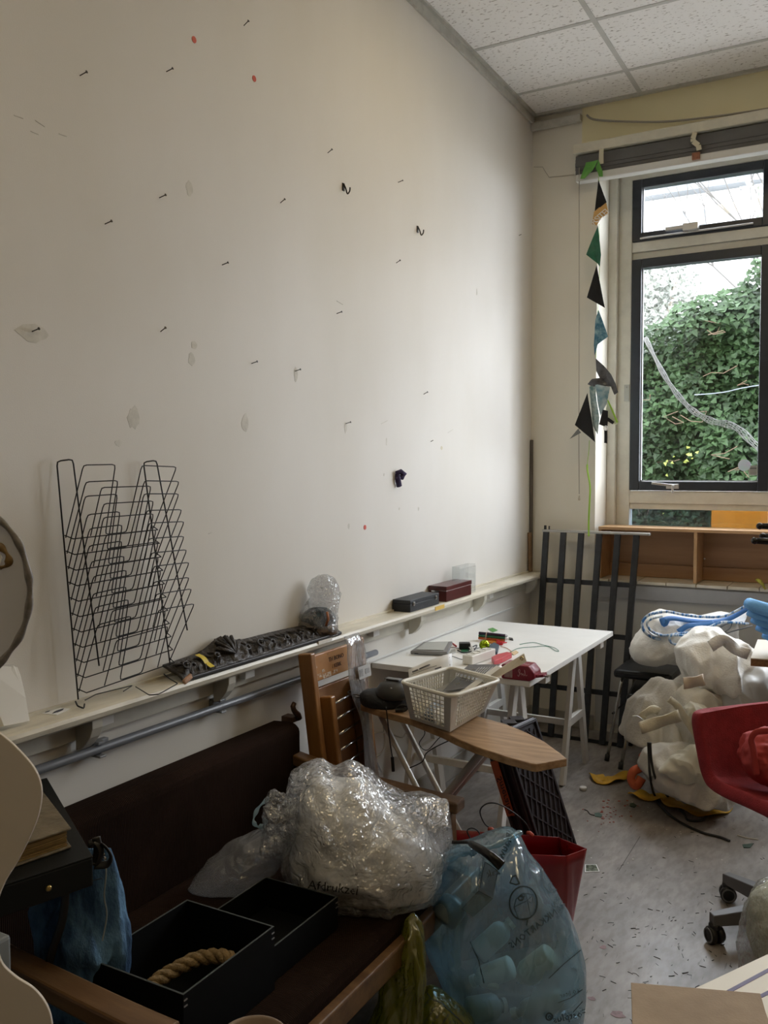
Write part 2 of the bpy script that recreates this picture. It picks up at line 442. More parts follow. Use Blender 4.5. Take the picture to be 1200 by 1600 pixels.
struct('wall_rear', G().b2(-.25, WX+.2, RY-.2, RY, 0, 4.0), wall_paint('rear_wall_paint', (.26, .19, .12), (.20, .15, .09)))  # also out of view; brown chosen to keep its bounce low and warm

# ceiling: T-bar grid with fissured tiles
def tile_mat():
    m = bpy.data.materials.new('mineral_tile'); m.use_nodes = True; N = m.node_tree.nodes; L = m.node_tree.links
    b = N['Principled BSDF']; b.inputs['Roughness'].default_value = .9
    tc = N.new('ShaderNodeTexCoord'); mp = N.new('ShaderNodeMapping'); mp.inputs['Scale'].default_value = (42, 88, 42)
    L.new(tc.outputs['Object'], mp.inputs[0]); n = N.new('ShaderNodeTexNoise'); n.inputs['Scale'].default_value = 1.; n.inputs['Detail'].default_value = 3
    L.new(mp.outputs[0], n.inputs[0])
    r = N.new('ShaderNodeValToRGB'); r.color_ramp.elements[0].position = .60; r.color_ramp.elements[1].position = .67
    r.color_ramp.elements[0].color = (.92, .91, .90, 1); r.color_ramp.elements[1].color = (.46, .43, .41, 1)
    L.new(n.outputs[0], r.inputs[0]); L.new(r.outputs[0], b.inputs['Base Color'])
    bp = N.new('ShaderNodeBump'); bp.inputs['Strength'].default_value = .5; bp.invert = True; bp.inputs['Distance'].default_value = .004
    L.new(r.outputs[0], bp.inputs['Height'])
    return m
TILE = tile_mat()
ceil = struct('ceiling', G().b2(-.2, WX+.2, RY-.2, .45, CZ+.07, CZ+.2), white)
xb = [0, .634, 1.834, 3.034, 4.234, WX]; yb = [0, -.335] + [-.335-.6*k for k in range(1, 13)] + [RY]
n_t = 0
lamps = {(1, 3), (1, 8), (3, 3), (3, 8)}
for i in range(len(xb)-1):
    for j in range(len(yb)-1):
        if (i, j) in lamps: continue
        build(G().b2(xb[i]+.010, xb[i+1]-.010, yb[j+1]+.010, yb[j]-.010, CZ, CZ+.016+.001*random.random()), 'ceiling_tile', TILE, ceil)
tb = M('tee_bar', (.56, .56, .54), .5, var=.05)
g = G()
for x in xb[1:-1]: g.b2(x-.012, x+.012, RY, 0, CZ-.003, CZ+.03)
for y in yb[1:-1]: g.b2(0, WX, y-.012, y+.012, CZ-.0025, CZ+.03)
build(g, 'tee_grid', tb, ceil)
g = G(); g.b2(0, .03, RY, 0, CZ-.012, CZ+.004).b2(0, .013, RY, 0, CZ-.055, CZ-.012)
struct('trim_4', g, M('edge_trim', (.50, .49, .44), .5, var=.1, vs=20))
g = G(); g.b2(0, WX, -.03, 0, CZ-.014, CZ+.004)
struct('trim_5', g, MATS['edge_trim'])
# recessed light panels, glowing warm, further into the room
for (i, j) in lamps:
    cx, cyy = (xb[i]+xb[i+1])/2, (yb[j]+yb[j+1])/2
    lp = M('lamp_diffuser', (.8, .8, .78), .3)
    if (i, j) == (1, 3):
        pass
    if 'lit_diffuser' in MATS: lp = MATS['lit_diffuser']
    else:
        lp = bpy.data.materials.new('lit_diffuser'); lp.use_nodes = True; MATS['lit_diffuser'] = lp
        lp.node_tree.nodes['Principled BSDF'].inputs['Emission Color'].default_value = LAMP_COL
        lp.node_tree.nodes['Principled BSDF'].inputs['Emission Strength'].default_value = LAMP_STR
    t = thing('ceiling_light', 'recessed ceiling light panel, %s, %s' % ('nearer the window' if j == 3 else 'far back in the room', 'above the wall ledge side' if i == 1 else 'on the right side of the room'), 'lamp', (cx, cyy, CZ), group='recessed ceiling lights')
    build(G().b2(xb[i]+.04, xb[i+1]-.04, yb[j+1]+.04, yb[j]-.04, CZ+.012, CZ+.02), 'diffuser', lp, t)
    build(G().b2(xb[i]+.012, xb[i]+.04, yb[j+1]+.012, yb[j]-.012, CZ, CZ+.03).b2(xb[i+1]-.04, xb[i+1]-.012, yb[j+1]+.012, yb[j]-.012, CZ, CZ+.03)
          .b2(xb[i]+.04, xb[i+1]-.04, yb[j+1]+.012, yb[j+1]+.04, CZ, CZ+.03).b2(xb[i]+.04, xb[i+1]-.04, yb[j]-.04, yb[j]-.012, CZ, CZ+.03), 'frame', tb, t)
# short cable duct and sagging cable at the ceiling edge
solo(G().b2(.0, .30, -.045, -.006, 3.545, 3.585), 'cable_duct', MATS['edge_trim'], 'short grey cable duct in the top corner of the window wall', 'duct', bevel=.004)
pts = curve_pts([P(917, 180, y=-.02), P(930, 187, y=-.03), P(980, 190, y=-.03), P(1040, 190, y=-.03), P(1110, 183, y=-.03), P(1200, 170, y=-.03), (1.9, -.03, 3.40)], 6)
solo(G().tube(pts, .006, 8), 'ceiling_cable', M('grey_cable', (.36, .33, .27), .5), 'slack grey cable running above the window blind', 'cable', smooth=True)
pts = [P(834, 261, y=-.004), P(848, 261, y=-.004), P(852, 268, y=-.004), P(858, 277, y=-.004), P(880, 275, y=-.004), P(898, 273, y=-.004)]
solo(G().tube(pts, .0018, 5), 'bell_wire', M('bell_wire', (.45, .42, .36), .6), 'thin bell wire kinking across the wall left of the blind', 'wire')

# ---------------------------------------------------------------- windows
frame_m = M('window_frame_paint', (.68, .67, .61), .4, var=.06, vs=12, bump=.08, bs=50)
black_m = M('anthracite_frame', (.028, .034, .045), .35, var=.1, vs=30)
pane_m = glass_mat('pane_glass')
BL = glass_mat('lower_pane_glass', (.45, .5, .55), 1.6, .05)
alu = M('alu_handle', (.62, .62, .62), .3, metal=.6)
period = .96
for k in range(3):
    X = .395+period*k
    n_ = 10+k if k else 1
    wdw = thing('window_%d' % n_, '', '', (X, .3, .9)); del wdw['label']; del wdw['category']; wdw['kind'] = 'structure'
    g = G(); f = g.b2
    f(X, X+.05, .24, .36, .87, 3.31); f(X+.05, X+.128, .285, .36, .87, 3.31)           # left jamb, two steps
    f(X+.905, X+.9595, .27, .36, .87, 3.31)
    f(X+.128, X+.905, .28, .36, 3.258, 3.31)
    f(X+.128, X+.905, .287, .36, 2.835, 2.893); f(X+.128, X+.905, .305, .36, 2.792, 2.835)  # transom
    f(X+.128, X+.905, .287, .36, 1.335, 1.411); f(X+.128, X+.905, .30, .36, 1.30, 1.335)
    f(X+.128, X+.905, .287, .36, .87, 1.10)
    build(g, 'window_frame', frame_m, wdw, bevel=.003)
    for (z0, z1, nm, bz, bl) in ((2.895, 3.256, 'upper_sash', .05, .055), (1.413, 2.790, 'lower_sash', .055, .058)):
        x0, x1 = X+.130, X+.905; y0, y1 = .275, .34
        s_ = G().b2(x0, x0+bl, y0, y1, z0, z1).b2(x1-bl, x1, y0, y1, z0, z1).b2(x0+bl, x1-bl, y0, y1, z0, z0+bz).b2(x0+bl, x1-bl, y0, y1, z1-bz, z1)
        so = build(s_, nm, black_m, wdw, bevel=.004)
        build(G().b2(x0+bl, x1-bl, .318, .324, z0+bz, z1-bz), 'pane', pane_m, so)
        gk = G().b2(x0+bl, x0+bl+.006, .30, .318, z0+bz, z1-bz).b2(x0+bl, x1-bl, .30, .318, z0+bz, z0+bz+.006)
        build(gk, 'gasket', M('grey_gasket', (.5, .52, .55), .5), so)
        if nm == 'upper_sash':
            h = G().b2(x0+.20, x0+.33, .235, .258, z0+.032, z0+.052).b2(x0+.30, x0+.385, .225, .275, z0+.018, z0+.058).tube([(x0+.05, .262, z0+.012), (x1-.1, .262, z0+.016)], .006, 8)
            build(h, 'stay_handle', alu, so, bevel=.003)
        else:
            h = G().b2(x0+.22, x0+.29, .258, .276, z0+.012, z0+.04).beam((x0+.265, .25, z0+.03), (x0+.15, .20, z0+.045), .018, .014).tube([(x0+.262, .265, z0+.03), (x0+.262, .235, z0+.03), (x0+.262, .235, z0-.012)], .007, 8)
            build(h, 'window_handle', alu, so, bevel=.002)
    build(G().b2(X+.128, X+.905, .330, .336, 1.10, 1.30), 'lower_pane', BL, wdw)
    build(G().b2(X+.092, X+.122, .279, .286, 1.95, 2.05).box((X+.105, .275, 2.035), (.008, .008, .008)), 'latch_plate', M('steel_dull', (.45, .45, .42), .4, metal=.7), wdw)
# sill of separate tiles
sill = struct('trim_6', G().b2(.40, WX, -.02, .30, .865, .885), M('sill_bed', (.30, .28, .25), .8))
tile_m = M('sill_tile', (.62, .58, .49), .3, var=.15, vs=7, bump=.05)
x = .405; k = 0
wds = [.10, .215, .155, .155, .155]
while x < WX-.05:
    w_ = wds[k] if k < 5 else .2; w_ = .162 if k >= 1 else .085
    build(G().b2(x, x+w_-.0045, -.035, .28, .885, .902+.001*(k % 2)), 'tile', tile_m, sill, bevel=.002); x += w_; k += 1
# brown board standing behind the low pane
ob = M('orange_board', (.80, .52, .20), .6, var=.12, vs=60)
_n = ob.node_tree.nodes; _l = ob.node_tree.links; _t = _n.new('ShaderNodeBsdfTranslucent'); _t.inputs[0].default_value = (.9, .55, .18, 1)
_x = _n.new('ShaderNodeMixShader'); _x.inputs[0].default_value = .6; _l.new(_n['Principled BSDF'].outputs[0], _x.inputs[1]); _l.new(_t.outputs[0], _x.inputs[2])
_l.new(_x.outputs[0], _n['Material Output'].inputs[0])
solo(G().b2(.985, 1.55, .365, .38, .9, 1.305), 'orange_board', ob, 'orange-brown board standing outside behind the low window pane', 'board')
# stickers and marks on the big pane
g = G().lathe([(.001, 0), (.034, 0), (.034, .003), (.001, .003)], P(1163, 727, y=.31), 28, Matrix.Rotation(PI/2, 3, 'X'))
iri = M('iridescent_foil', (.55, .85, .88), .25, metal=0, col2=(.72, .68, .95), vs=9, ramp=(.3, .7))
solo(g, 'round_sticker', iri, 'round iridescent turquoise sticker on the window pane', 'sticker')
p = P(1177, 735, y=.312)
t = thing('label_sticker', 'small rectangular grey label stuck in the corner of the pane', 'sticker', p)
build(G().box(p, (.05, .003, .056)), 'backing', M('label_paper', (.55, .55, .50), .6), t)
g = G()
for k in range(6): g.box(p+Vector((0, -.002, .02-.008*k)), (.036, .001, .0025 if k != 1 else .006))
build(g, 'print', M('ink', (.06, .06, .07), .6), t)
# ================================================================ OUTSIDE
struct('terrain', G().b2(-12, 16, .5, 24, -.5, -.3), M('pale_bounce_ground', (.36, .35, .33), .9, var=.15, vs=3))  # unseen ground, made pale to bounce daylight up to the ceiling
bpy.data.objects['terrain'].name = 'garden_ground'
def leaves(g, N_, fn, s0, s1, seed):
    rnd = random.Random(seed)
    for _ in range(N_):
        p, n_ = fn(rnd)
        s_ = rnd.uniform(s0, s1); n_ = (n_+Vector((rnd.uniform(-.6, .6), rnd.uniform(-.6, .6), rnd.uniform(-.3, .8)))).normalized()
        a = n_.orthogonal().normalized(); a.rotate(Matrix.Rotation(rnd.uniform(0, 6.28), 3, n_)); b = n_.cross(a)
        g.add([p-a*s_*.2, p+b*s_*.55-a*s_*.1+n_*s_*.12, p+a*s_*.9-n_*s_*.15, p-b*s_*.55-a*s_*.1+n_*s_*.12, p+a*s_*.1],
              [(0, 4, 1), (1, 4, 2), (2, 4, 3), (3, 4, 0)])
def hedge_y(x, z): return 3.6+.30*noise.noise(Vector((x*1.1, z*1.1, 0)))+.26*noise.noise(Vector((x*2.6, z*2.6, 4)))+.22*math.sin(z*1.1)
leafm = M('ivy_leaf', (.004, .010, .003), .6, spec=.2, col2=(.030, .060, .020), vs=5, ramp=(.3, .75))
leafp = M('pale_leaf', (.07, .08, .065), .5, col2=(.20, .21, .18), vs=4)
def top(x): return 2.92+.50*max(0, min(1, (x-.1)/.7))+.16*noise.noise(Vector((x*2.3, 0, 0)))
def fh_(r):
    x = r.uniform(-1.9, 2.2); z = r.uniform(.3, top(x)); y = hedge_y(x, z)-r.random()**2*.16
    return Vector((x, y, z)), Vector((0, -1, .5))
hd = thing('ivy_hedge', 'dense dark green ivy hedge seen through the big window', 'hedge', (0, 3.8, -.3))
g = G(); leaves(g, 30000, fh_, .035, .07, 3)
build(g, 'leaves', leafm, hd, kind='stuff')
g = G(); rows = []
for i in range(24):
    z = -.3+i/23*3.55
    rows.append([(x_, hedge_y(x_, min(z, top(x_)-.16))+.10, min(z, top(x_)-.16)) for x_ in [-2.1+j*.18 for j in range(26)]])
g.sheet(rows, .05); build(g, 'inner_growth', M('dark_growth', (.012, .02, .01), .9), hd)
g = G(); rnd = random.Random(5)
for _ in range(40):
    x = rnd.uniform(-1.3, 1.4); z = rnd.uniform(1.0, 2.9); y = hedge_y(x, z)-.18
    pts = [Vector((x, y, z))]
    for k in range(4): pts.append(pts[-1]+Vector((rnd.uniform(-.13, .13), rnd.uniform(-.03, .01), rnd.uniform(-.1, .08))))
    g.tube(pts, .004, 4)
build(g, 'twigs', M('twig', (.08, .05, .03), .8), hd, kind='stuff')
g = G()
def fy_(r):
    x = r.choice([-.88, -.7, -.6, .05, .25]) + r.gauss(0, .05); z = {0: 2.5}.get(0) if x < -.4 else 1.35+r.random()*.5
    z = z + r.gauss(0, .1); return Vector((x, hedge_y(x, z)-.19, z)), Vector((0, -1, .3))
leaves(g, 45, fy_, .02, .04, 8); build(g, 'yellow_leaves', M('yellow_leaf', (.16, .18, .03), .5), hd, kind='stuff')
# pale tree at the left, further back
tr = thing('pale_tree', 'pale leafy tree behind the hedge, left in the big window', 'tree', (-1.2, 7.5, -.3))
def ft_(r):
    a = r.uniform(0, 6.28); b = math.acos(r.uniform(-1, 1)); R_ = r.random()**.4
    return Vector((-.95+.62*R_*math.sin(b)*math.cos(a), 7.5+.8*R_*math.sin(b)*math.sin(a), 3.95+.75*R_*math.cos(b))), Vector((0, -1, .2))
g = G(); leaves(g, 2600, ft_, .04, .075, 11); build(g, 'leaves', leafp, tr, kind='stuff')
g = G().tube([(-.95, 7.5, -.3), (-1.0, 7.5, 2), (-.9, 7.5, 3.5)], [.12, .09, .05], 8).tube([(-.95, 7.5, 2.6), (-1.4, 7.4, 3.8)], [.05, .02], 6).tube([(-.95, 7.5, 2.8), (-.6, 7.4, 4.2)], [.05, .02], 6)
build(g, 'trunk', M('bark', (.25, .22, .18), .9, var=.3, bump=.4), tr, smooth=True)
# bare branches top right
bt = thing('bare_tree', 'thin bare twiggy tree in front of the building, right in the window', 'tree', (1.5, 6.6, -.3))
g = G(); rnd = random.Random(4)
def br(p, d_, L_, r_, n_):
    if n_ == 0 or L_ < .08: return
    q = p+d_*L_; g.tube([p, (p+q)/2+Vector((rnd.uniform(-.03, .03), 0, rnd.uniform(-.03, .03))), q], [r_, r_*.85, r_*.65], 5)
    for _ in range(3 if n_ > 2 else 2):
        dd = (d_+Vector((rnd.uniform(-.75, .75), rnd.uniform(-.4, .4), rnd.uniform(-.25, .5)))).normalized(); br(q, dd, L_*rnd.uniform(.6, .8), r_*.6, n_-1)
br(Vector((1.5, 6.6, -.3)), Vector((-.08, 0, 1)), 2.3, .05, 7)
build(g, 'branches', M('branch', (.06, .055, .05), .8), bt)
g = G()
def fb_(r): return Vector((r.uniform(.3, 1.2), 6.5+r.uniform(-.5, .5), r.uniform(4.2, 5.3))), Vector((0, -1, 0))
leaves(g, 160, fb_, .05, .09, 2); build(g, 'leaves', leafp, bt, kind='stuff')
# white building behind
bd = thing('white_building', 'overexposed white flat-roofed building beyond the garden', 'building', (0, 16, -.3))
wm = M('white_render', (.8, .8, .8), .7)
build(G().b2(-9, 10, 16, 22, -.3, 7.75), 'wall', wm, bd)
build(G().b2(-9.2, 10.2, 15.6, 22.2, 7.75, 7.95), 'roof', M('roof_edge', (.10, .11, .12), .6), bd)
for (x0, x1, z0, z1) in ((-2.55, -1.62, 6.5, 7.42), (2.2, 4.4, 6.3, 7.4), (-5, -3.9, 6.5, 7.42)):
    wf = build(G().b2(x0, x1, 15.93, 16.0, z0, z1), 'window', M('window_white', (.7, .7, .72), .5), bd)
    build(G().b2(x0+.06, (x0+x1)/2-.03, 15.90, 15.93, z0+.06, z1-.06), 'pane', M('far_glass', (.10, .12, .15), .6), wf)
    build(G().b2((x0+x1)/2+.03, x1-.06, 15.90, 15.93, z0+.06, z1-.06), 'pane', MATS['far_glass'], wf)
g = G()
for k in range(30): g.b2(-.9+k*.22, -.87+k*.22, 15.3, 15.35, 7.0, 7.5)
g.b2(-.9, 5.7, 15.28, 15.36, 7.5, 7.56); build(g, 'balcony_rail', M('rail_grey', (.12, .13, .14), .5), bd)
# grey trellis posts at left of the hedge
tl = thing('garden_trellis', 'grey wooden garden trellis half swallowed by the ivy', 'trellis', (-.9, 3.2, -.3))
gm = M('weathered_post', (.07, .07, .07), .8, var=.15)
for x in (-1.0, -.83, -.66): build(G().b2(x-.015, x+.015, 3.22, 3.26, -.3, 2.62), 'post', gm, tl)
for z in (2.35, 2.6): build(G().b2(-1.3, -.5, 3.19, 3.22, z-.02, z+.02), 'rail', gm, tl)
# white mesh sleeve hanging diagonally outside the window
mp_ = curve_pts([P(1008, 527, y=.5), P(1040, 590, y=.5), P(1075, 635, y=.5), P(1110, 657, y=.5), P(1150, 668, y=.5), P(1196, 705, y=.5), (1.6, .5, 1.5)], 10)
t = thing('mesh_sleeve', 'white crocheted mesh sleeve strung diagonally across the outside of the window', 'netting', mp_[0])
g = G(); K = len(mp_); tw = []
for i, q in enumerate(mp_):
    wv = .010+.014*i/K+.003*math.sin(i*.9); tw.append(wv)
def nrm(i): 
    d_ = (mp_[min(i+1, K-1)]-mp_[max(i-1, 0)]).normalized(); return Vector((-d_.z, 0, d_.x)).normalized() if abs(d_.x)+abs(d_.z) > 0 else Vector((0, 0, 1))
for s_ in range(9):
    ph = s_*2*PI/9
    g.tube([q+nrm(i)*tw[i]*math.cos(ph+i*.22)+Vector((0, tw[i]*.5*math.sin(ph+i*.22), 0)) for i, q in enumerate(mp_)], .0018, 4)
    g.tube([q+nrm(i)*tw[i]*math.cos(ph-i*.22)+Vector((0, tw[i]*.5*math.sin(ph-i*.22), 0)) for i, q in enumerate(mp_)], .0018, 4)
for i in range(0, K, 1):
    g.tube([mp_[i]+nrm(i)*tw[i], mp_[i]-nrm(i)*tw[i]], .002, 4)
build(g, 'mesh', M('white_cord', (.35, .35, .36), .7), t)
solo(G().tube(curve_pts([P(1085, 617, y=1.5), P(1130, 613, y=1.5), P(1200, 600, y=1.5), (2.2, 1.5, 2.2)], 5), .004, 5), 'washing_line', M('line_blue', (.12, .14, .17), .6), 'thin pale line stretched in front of the ivy', 'line')
# ================================================================ WALL FURNITURE
# ledge along the left wall
LZ = .922
ledge_m = M('ledge_paint', (.60, .56, .46), .35, var=.14, vs=6, bump=.08, bs=30, stretch=(3, .6, 3))
lg = thing('wall_ledge', 'long chipped cream wooden ledge running along the left wall', 'ledge', (0, -2.6, LZ))
prof = [(0, LZ-.03), (.094, LZ-.03), (.101, LZ-.024), (.104, LZ-.012), (.100, LZ-.003), (.09, LZ), (0, LZ)]
build(G().prism([(x, -.002, z) for x, z in prof], (0, -5.3, 0)), 'board', ledge_m, lg)
build(G().b2(0, .022, -5.3, -.002, LZ-.095, LZ-.03), 'apron', M('apron_paint', (.55, .53, .46), .45, var=.08), lg, bevel=.003)
build(G().b2(.0, .012, -5.3, -.002, LZ, LZ+.008), 'back_bead', ledge_m, lg)
def bracket(y):
    pr = [(.022, LZ-.03), (.085, LZ-.03), (.085, LZ-.055), (.075, LZ-.08), (.058, LZ-.10), (.04, LZ-.115), (.022, LZ-.12)]
    return G().prism([(x, y-.018, z) for x, z in pr], (0, .036, 0))
for y in (-4.35, -3.50, -2.95, -1.62, -.90, -.12): build(bracket(y), 'bracket', MATS['apron_paint'], lg, bevel=.002)
for (y, sz) in ((-3.46, .022), (-2.84, .02), (-2.0, .012), (-.76, .016)):
    build(G().b2(.024, .05, y, y+.05, LZ-.07, LZ-.034), 'clip', M('clip_white', (.72, .71, .68), .4), lg, bevel=.002)
# pieces of chipped paint and tape on the ledge edge
build(G().b2(.1035, .1055, -1.535, -1.44, LZ-.022, LZ-.004), 'tape', M('yellow_tape', (.70, .46, .09), .5), lg)
build(G().b2(.096, .1052, -2.49, -2.40, LZ-.01, LZ+.001), 'tape', M('bleached_tape', (.78, .76, .70), .5), lg)
# conduit
cd_ = thing('conduit_pipe', 'grey plastic conduit pipe clipped along the wall under the ledge', 'pipe', (.03, -3.2, .785))
build(G().tube([(.032, -5.3, .800), (.032, -3.6, .790), (.032, -2.5, .782), (.032, -1.95, .779)], .0125, 12), 'pipe', M('conduit_grey', (.17, .18, .20), .35), cd_, smooth=True)
for y in (-4.3, -3.45, -2.95, -2.2):
    build(G().b2(.0, .05, y-.012, y+.012, .768, .774).b2(.0, .045, y-.012, y+.012, .803, .811).b2(0, .018, y-.015, y+.05, .772, .806), 'clamp', M('clamp_grey', (.22, .23, .24), .4), cd_, bevel=.002)
struct('baseboard_left', G().b2(0, .018, RY, -.002, 0, .10), M('baseboard_grey', (.40, .38, .34), .5, var=.1), bevel=.003)
struct('baseboard_back', G().b2(0, .40, -.016, 0, 0, .09), MATS['baseboard_grey'], bevel=.003)
struct('trim_7', G().b2(0, .006, -2.05, -.05, .735, .742), white)
# wall nails: (photo position, size)
nail_m = M('dark_nail', (.03, .025, .02), .4, metal=.6)
nails = [(381, 40, 'topmost nail, left of the ceiling corner'), (125, 118, 'nail high on the far left of the wall'), (260, 112, 'nail high on the wall below two red dots'),
 (512, 239, 'nail in the upper middle of the wall'), (249, 309, 'nail right of and above the one with a rusty head'), (164, 350, 'nail with a rusty head at the left of the wall'), (438, 317, 'nail left of the double hook'),
 (622, 285, 'nail right of the double hook'), (347, 414, 'nail in the middle left of the wall above a pinhole'), (619, 411, 'nail in the right half above mid wall'),
 (526, 490, 'nail in the centre of the wall'), (50, 518, 'nail with a filler patch at the far left'), (251, 518, 'nail at mid height above the grey filler stains'),
 (393, 568, 'nail left of the smudged patch in mid wall'), (461, 580, 'nail on a smudged patch in mid wall'), (662, 616, 'nail at mid height in the right half of the wall'),
 (540, 662, 'nail with a scrape beside it above the purple rag'), (811, 368, 'nail nearest the room corner'), (673, 690, 'small pin right of the purple rag')]
ng = None
for i, (px, py, lb) in enumerate(nails):
    p = P(px, py, x=0); s_ = 1.0 if i < 17 else .6
    a = Vector((.045*s_, .006, .012)).normalized() if i % 3 else Vector((.045, -.004, .02)).normalized()
    g = G().tube([p-a*.002, p+a*.022*s_], .0015, 6).tube([p+a*.022*s_, p+a*.0235*s_], .004*s_, 8)
    solo(g, 'nail', nail_m, 'dark bare '+lb, 'nail', group='nails in the left wall')
for (px, py, lb) in ((536, 299, 'dark double wall hook in the upper middle of the wall'), (652, 364, 'small dark hook screwed into the wall right of centre')):
    p = P(px, py, x=0)
    t = thing('wall_hook', lb, 'hook', p)
    build(G().tube(curve_pts([p+Vector((.002, 0, .03)), p+Vector((.012, 0, .01)), p+Vector((.02, 0, -.012)), p+Vector((.03, 0, -.004)), p+Vector((.032, 0, .01))], 4), .003, 6), 'hook', nail_m, t)
    build(G().box(p+Vector((.002, 0, .016)), (.004, .014, .03)), 'plate', nail_m, t, bevel=.001)
red_m = M('red_dot', (.55, .06, .03), .5)
for (px, py, lb) in ((303, 62, 'upper left of the three'), (397, 123, 'upper right of the three'), (570, 824, 'lowest of the three, above the ledge')):
    p = P(px, py, x=.0)
    solo(G().lathe([(.0005, 0), (.010, 0), (.010, .0015), (.0005, .0018)], p, 14, Matrix.Rotation(PI/2, 3, 'Y')), 'red_dot_sticker', red_m, 'small round red dot sticker, %s' % lb, 'sticker', group='red dots on the wall')
# filler stains as thin skim patches
stain = M('filler_stain', (.60, .58, .52), .8, var=.1, vs=30)
stain2 = M('filler_stain_light', (.64, .62, .56), .8, var=.08, vs=30)
wl_ = bpy.data.objects['wall_left']
rnd = random.Random(9)
for (px, py, w_, h_, mm) in ((296, 294, .03, .035, stain2), (209, 653, .045, .05, stain), (383, 661, .035, .045, stain), (303, 539, .028, .02, stain), (299, 562, .03, .03, stain), (185, 692, .025, .015, stain2),
     (462, 585, .022, .04, stain), (604, 690, .012, .025, stain2), (745, 456, .012, .03, stain2), (690, 700, .02, .015, M('buff_mark', (.62, .57, .42), .7)), (545, 822, .014, .018, stain), (50, 520, .09, .035, stain2), (540, 668, .02, .03, stain2),
     (600, 742, .008, .010, stain), (654, 795, .012, .014, stain2), (624, 795, .012, .01, stain)):
    p = P(px, py, x=0); K = 14; w_ *= .55; h_ *= .7
    pts = [p+Vector((0, math.cos(2*PI*k/K)*w_*rnd.uniform(.75, 1.1), math.sin(2*PI*k/K)*h_*rnd.uniform(.75, 1.1))) for k in range(K)]
    build(G().prism(pts, (.0006, 0, 0)), 'filler_patch', mm, wl_)
# hairline scratches
g = G()
for (a, b_) in (((596, 662), (606, 657)), ((700, 676), (708, 671)), ((326, 834), (331, 832)), ((22, 180), (36, 185)), ((55, 188), (70, 198)), ((48, 205), (60, 210)), ((92, 209), (104, 213)), ((526, 470), (536, 476))):
    g.tube([P(*a, x=.0005), P(*b_, x=.0005)], .0012, 4)
build(g, 'scratches', stain, wl_, kind='stuff')
# purple rag on a nail
t = thing('purple_rag', 'dark purple rag knotted on a nail above the ledge', 'rag', P(623, 745, x=.01))
pm = M('purple_cloth', (.03, .018, .07), .8, bump=.3, bs=80)
g = G().tube([P(619, 738, x=.012), P(626, 737, x=.02), P(631, 741, x=.024), P(628, 746, x=.02), P(622, 745, x=.012)], [.006, .012, .014, .012, .008], 8)
build(g, 'loop', pm, t, smooth=True)
g = G().tube([P(621, 740, x=.012), P(622, 750, x=.016), P(624, 760, x=.012)], [.010, .013, .012], 8, flat=.5)
build(g, 'tail', pm, t, smooth=True)
# blind above the window
bl = thing('window_blind', 'rolled up grey window blind in a cream pelmet above the window', 'blind', (.28, -.06, 3.3))
bx = M('pelmet_paint', (.64, .61, .50), .5, var=.08, vs=10)
build(G().b2(.283, 5.15, -.12, -.02, 3.333, 3.386), 'pelmet', bx, bl, bevel=.004)
g = G()
for k in range(5): g.b2(.292+.0*k, 5.14, -.104+.004*abs(k-2), -.03, 3.325-.021*(k+1)+.0008, 3.325-.021*k)
build(g, 'slat_stack', M('blind_slats', (.11, .11, .11), .6, var=.1), bl)
build(G().b2(.296, 5.13, -.108, -.045, 3.178, 3.218), 'bottom_rail', M('rail_paint', (.62, .62, .60), .4, var=.05), bl, bevel=.005)
for x in (.447, .955):
    pts = [(x-.006, -.118, 3.332), (x-.016, -.122, 3.30), (x-.014, -.122, 3.285), (x+.012, -.120, 3.26), (x+.016, -.118, 3.235)] if x > .5 else [(x, -.118, 3.333), (x, -.124, 3.30), (x, -.122, 3.25)]
    g = G()
    for a, b_ in zip(pts, pts[1:]): g.beam(a, b_, .026, .005, up=(0, 1, 0))
    build(g, 'holding_clip', M('clip_cream', (.60, .56, .42), .5), bl, bevel=.001)
build(G().b2(.935, .975, -.122, -.108, 3.19, 3.225), 'rust_spot', M('rust', (.28, .12, .07), .8, var=.3, vs=50), bl)
# cord
t = thing('blind_cord', 'thin beige blind cord hanging straight down the wall beside the window', 'cord', P(905, 265, y=-.1))
build(G().tube([P(905, 262, y=-.108), P(905, 500, y=-.08), P(904.5, 700, y=-.05), P(905, 772, y=-.04)], .0024, 6), 'cord', M('cord_beige', (.30, .27, .22), .8), t)
build(G().lathe([(.001, .016), (.005, .01), (.007, -.012), (.001, -.016)], P(905, 778, y=-.04), 10), 'tassel', M('tassel', (.5, .45, .35), .6), t, smooth=True)
# bunting
bn = thing('bunting_garland', 'garland of black, green and blue triangular fabric pennants hanging beside the window', 'bunting', P(937, 255, y=-.13))
Y0 = -.135
def tri(pts, mt, name='pennant', y=Y0, th=.0015, sub=5, wav=.008, sd=0, label=None):
    """cloth polygon with a gentle billow; pts are photo positions on the plane the garland hangs in"""
    ps = [P(px, py, y=y+dy) for px, py, dy in pts]
    c = sum(ps, Vector())/len(ps); g = G()
    rows = 6
    for a, b_ in zip(ps, ps[1:]+ps[:1]):
        for i in range(rows):
            for j in range(rows-i):
                def q(i_, j_):
                    u = i_/rows; v_ = j_/rows; p = c+(a-c)*u+(b_-c)*v_
                    return p+Vector((0, wav*noise.noise(p*14+Vector((sd, 0, 0))), 0))
                vs = [q(i, j), q(i+1, j), q(i, j+1)]; off = Vector((0, th, 0))
                g.add(vs+[v_+off for v_ in vs], [(0, 1, 2), (5, 4, 3)])
                if j < rows-i-1: vs = [q(i+1, j), q(i+1, j+1), q(i, j+1)]; g.add(vs+[v_+off for v_ in vs], [(0, 1, 2), (5, 4, 3)])
    return build(g, name, mt, bn, smooth=True, label=label)
blk = M('black_felt', (.012, .012, .013), .9, bump=.2, bs=200)
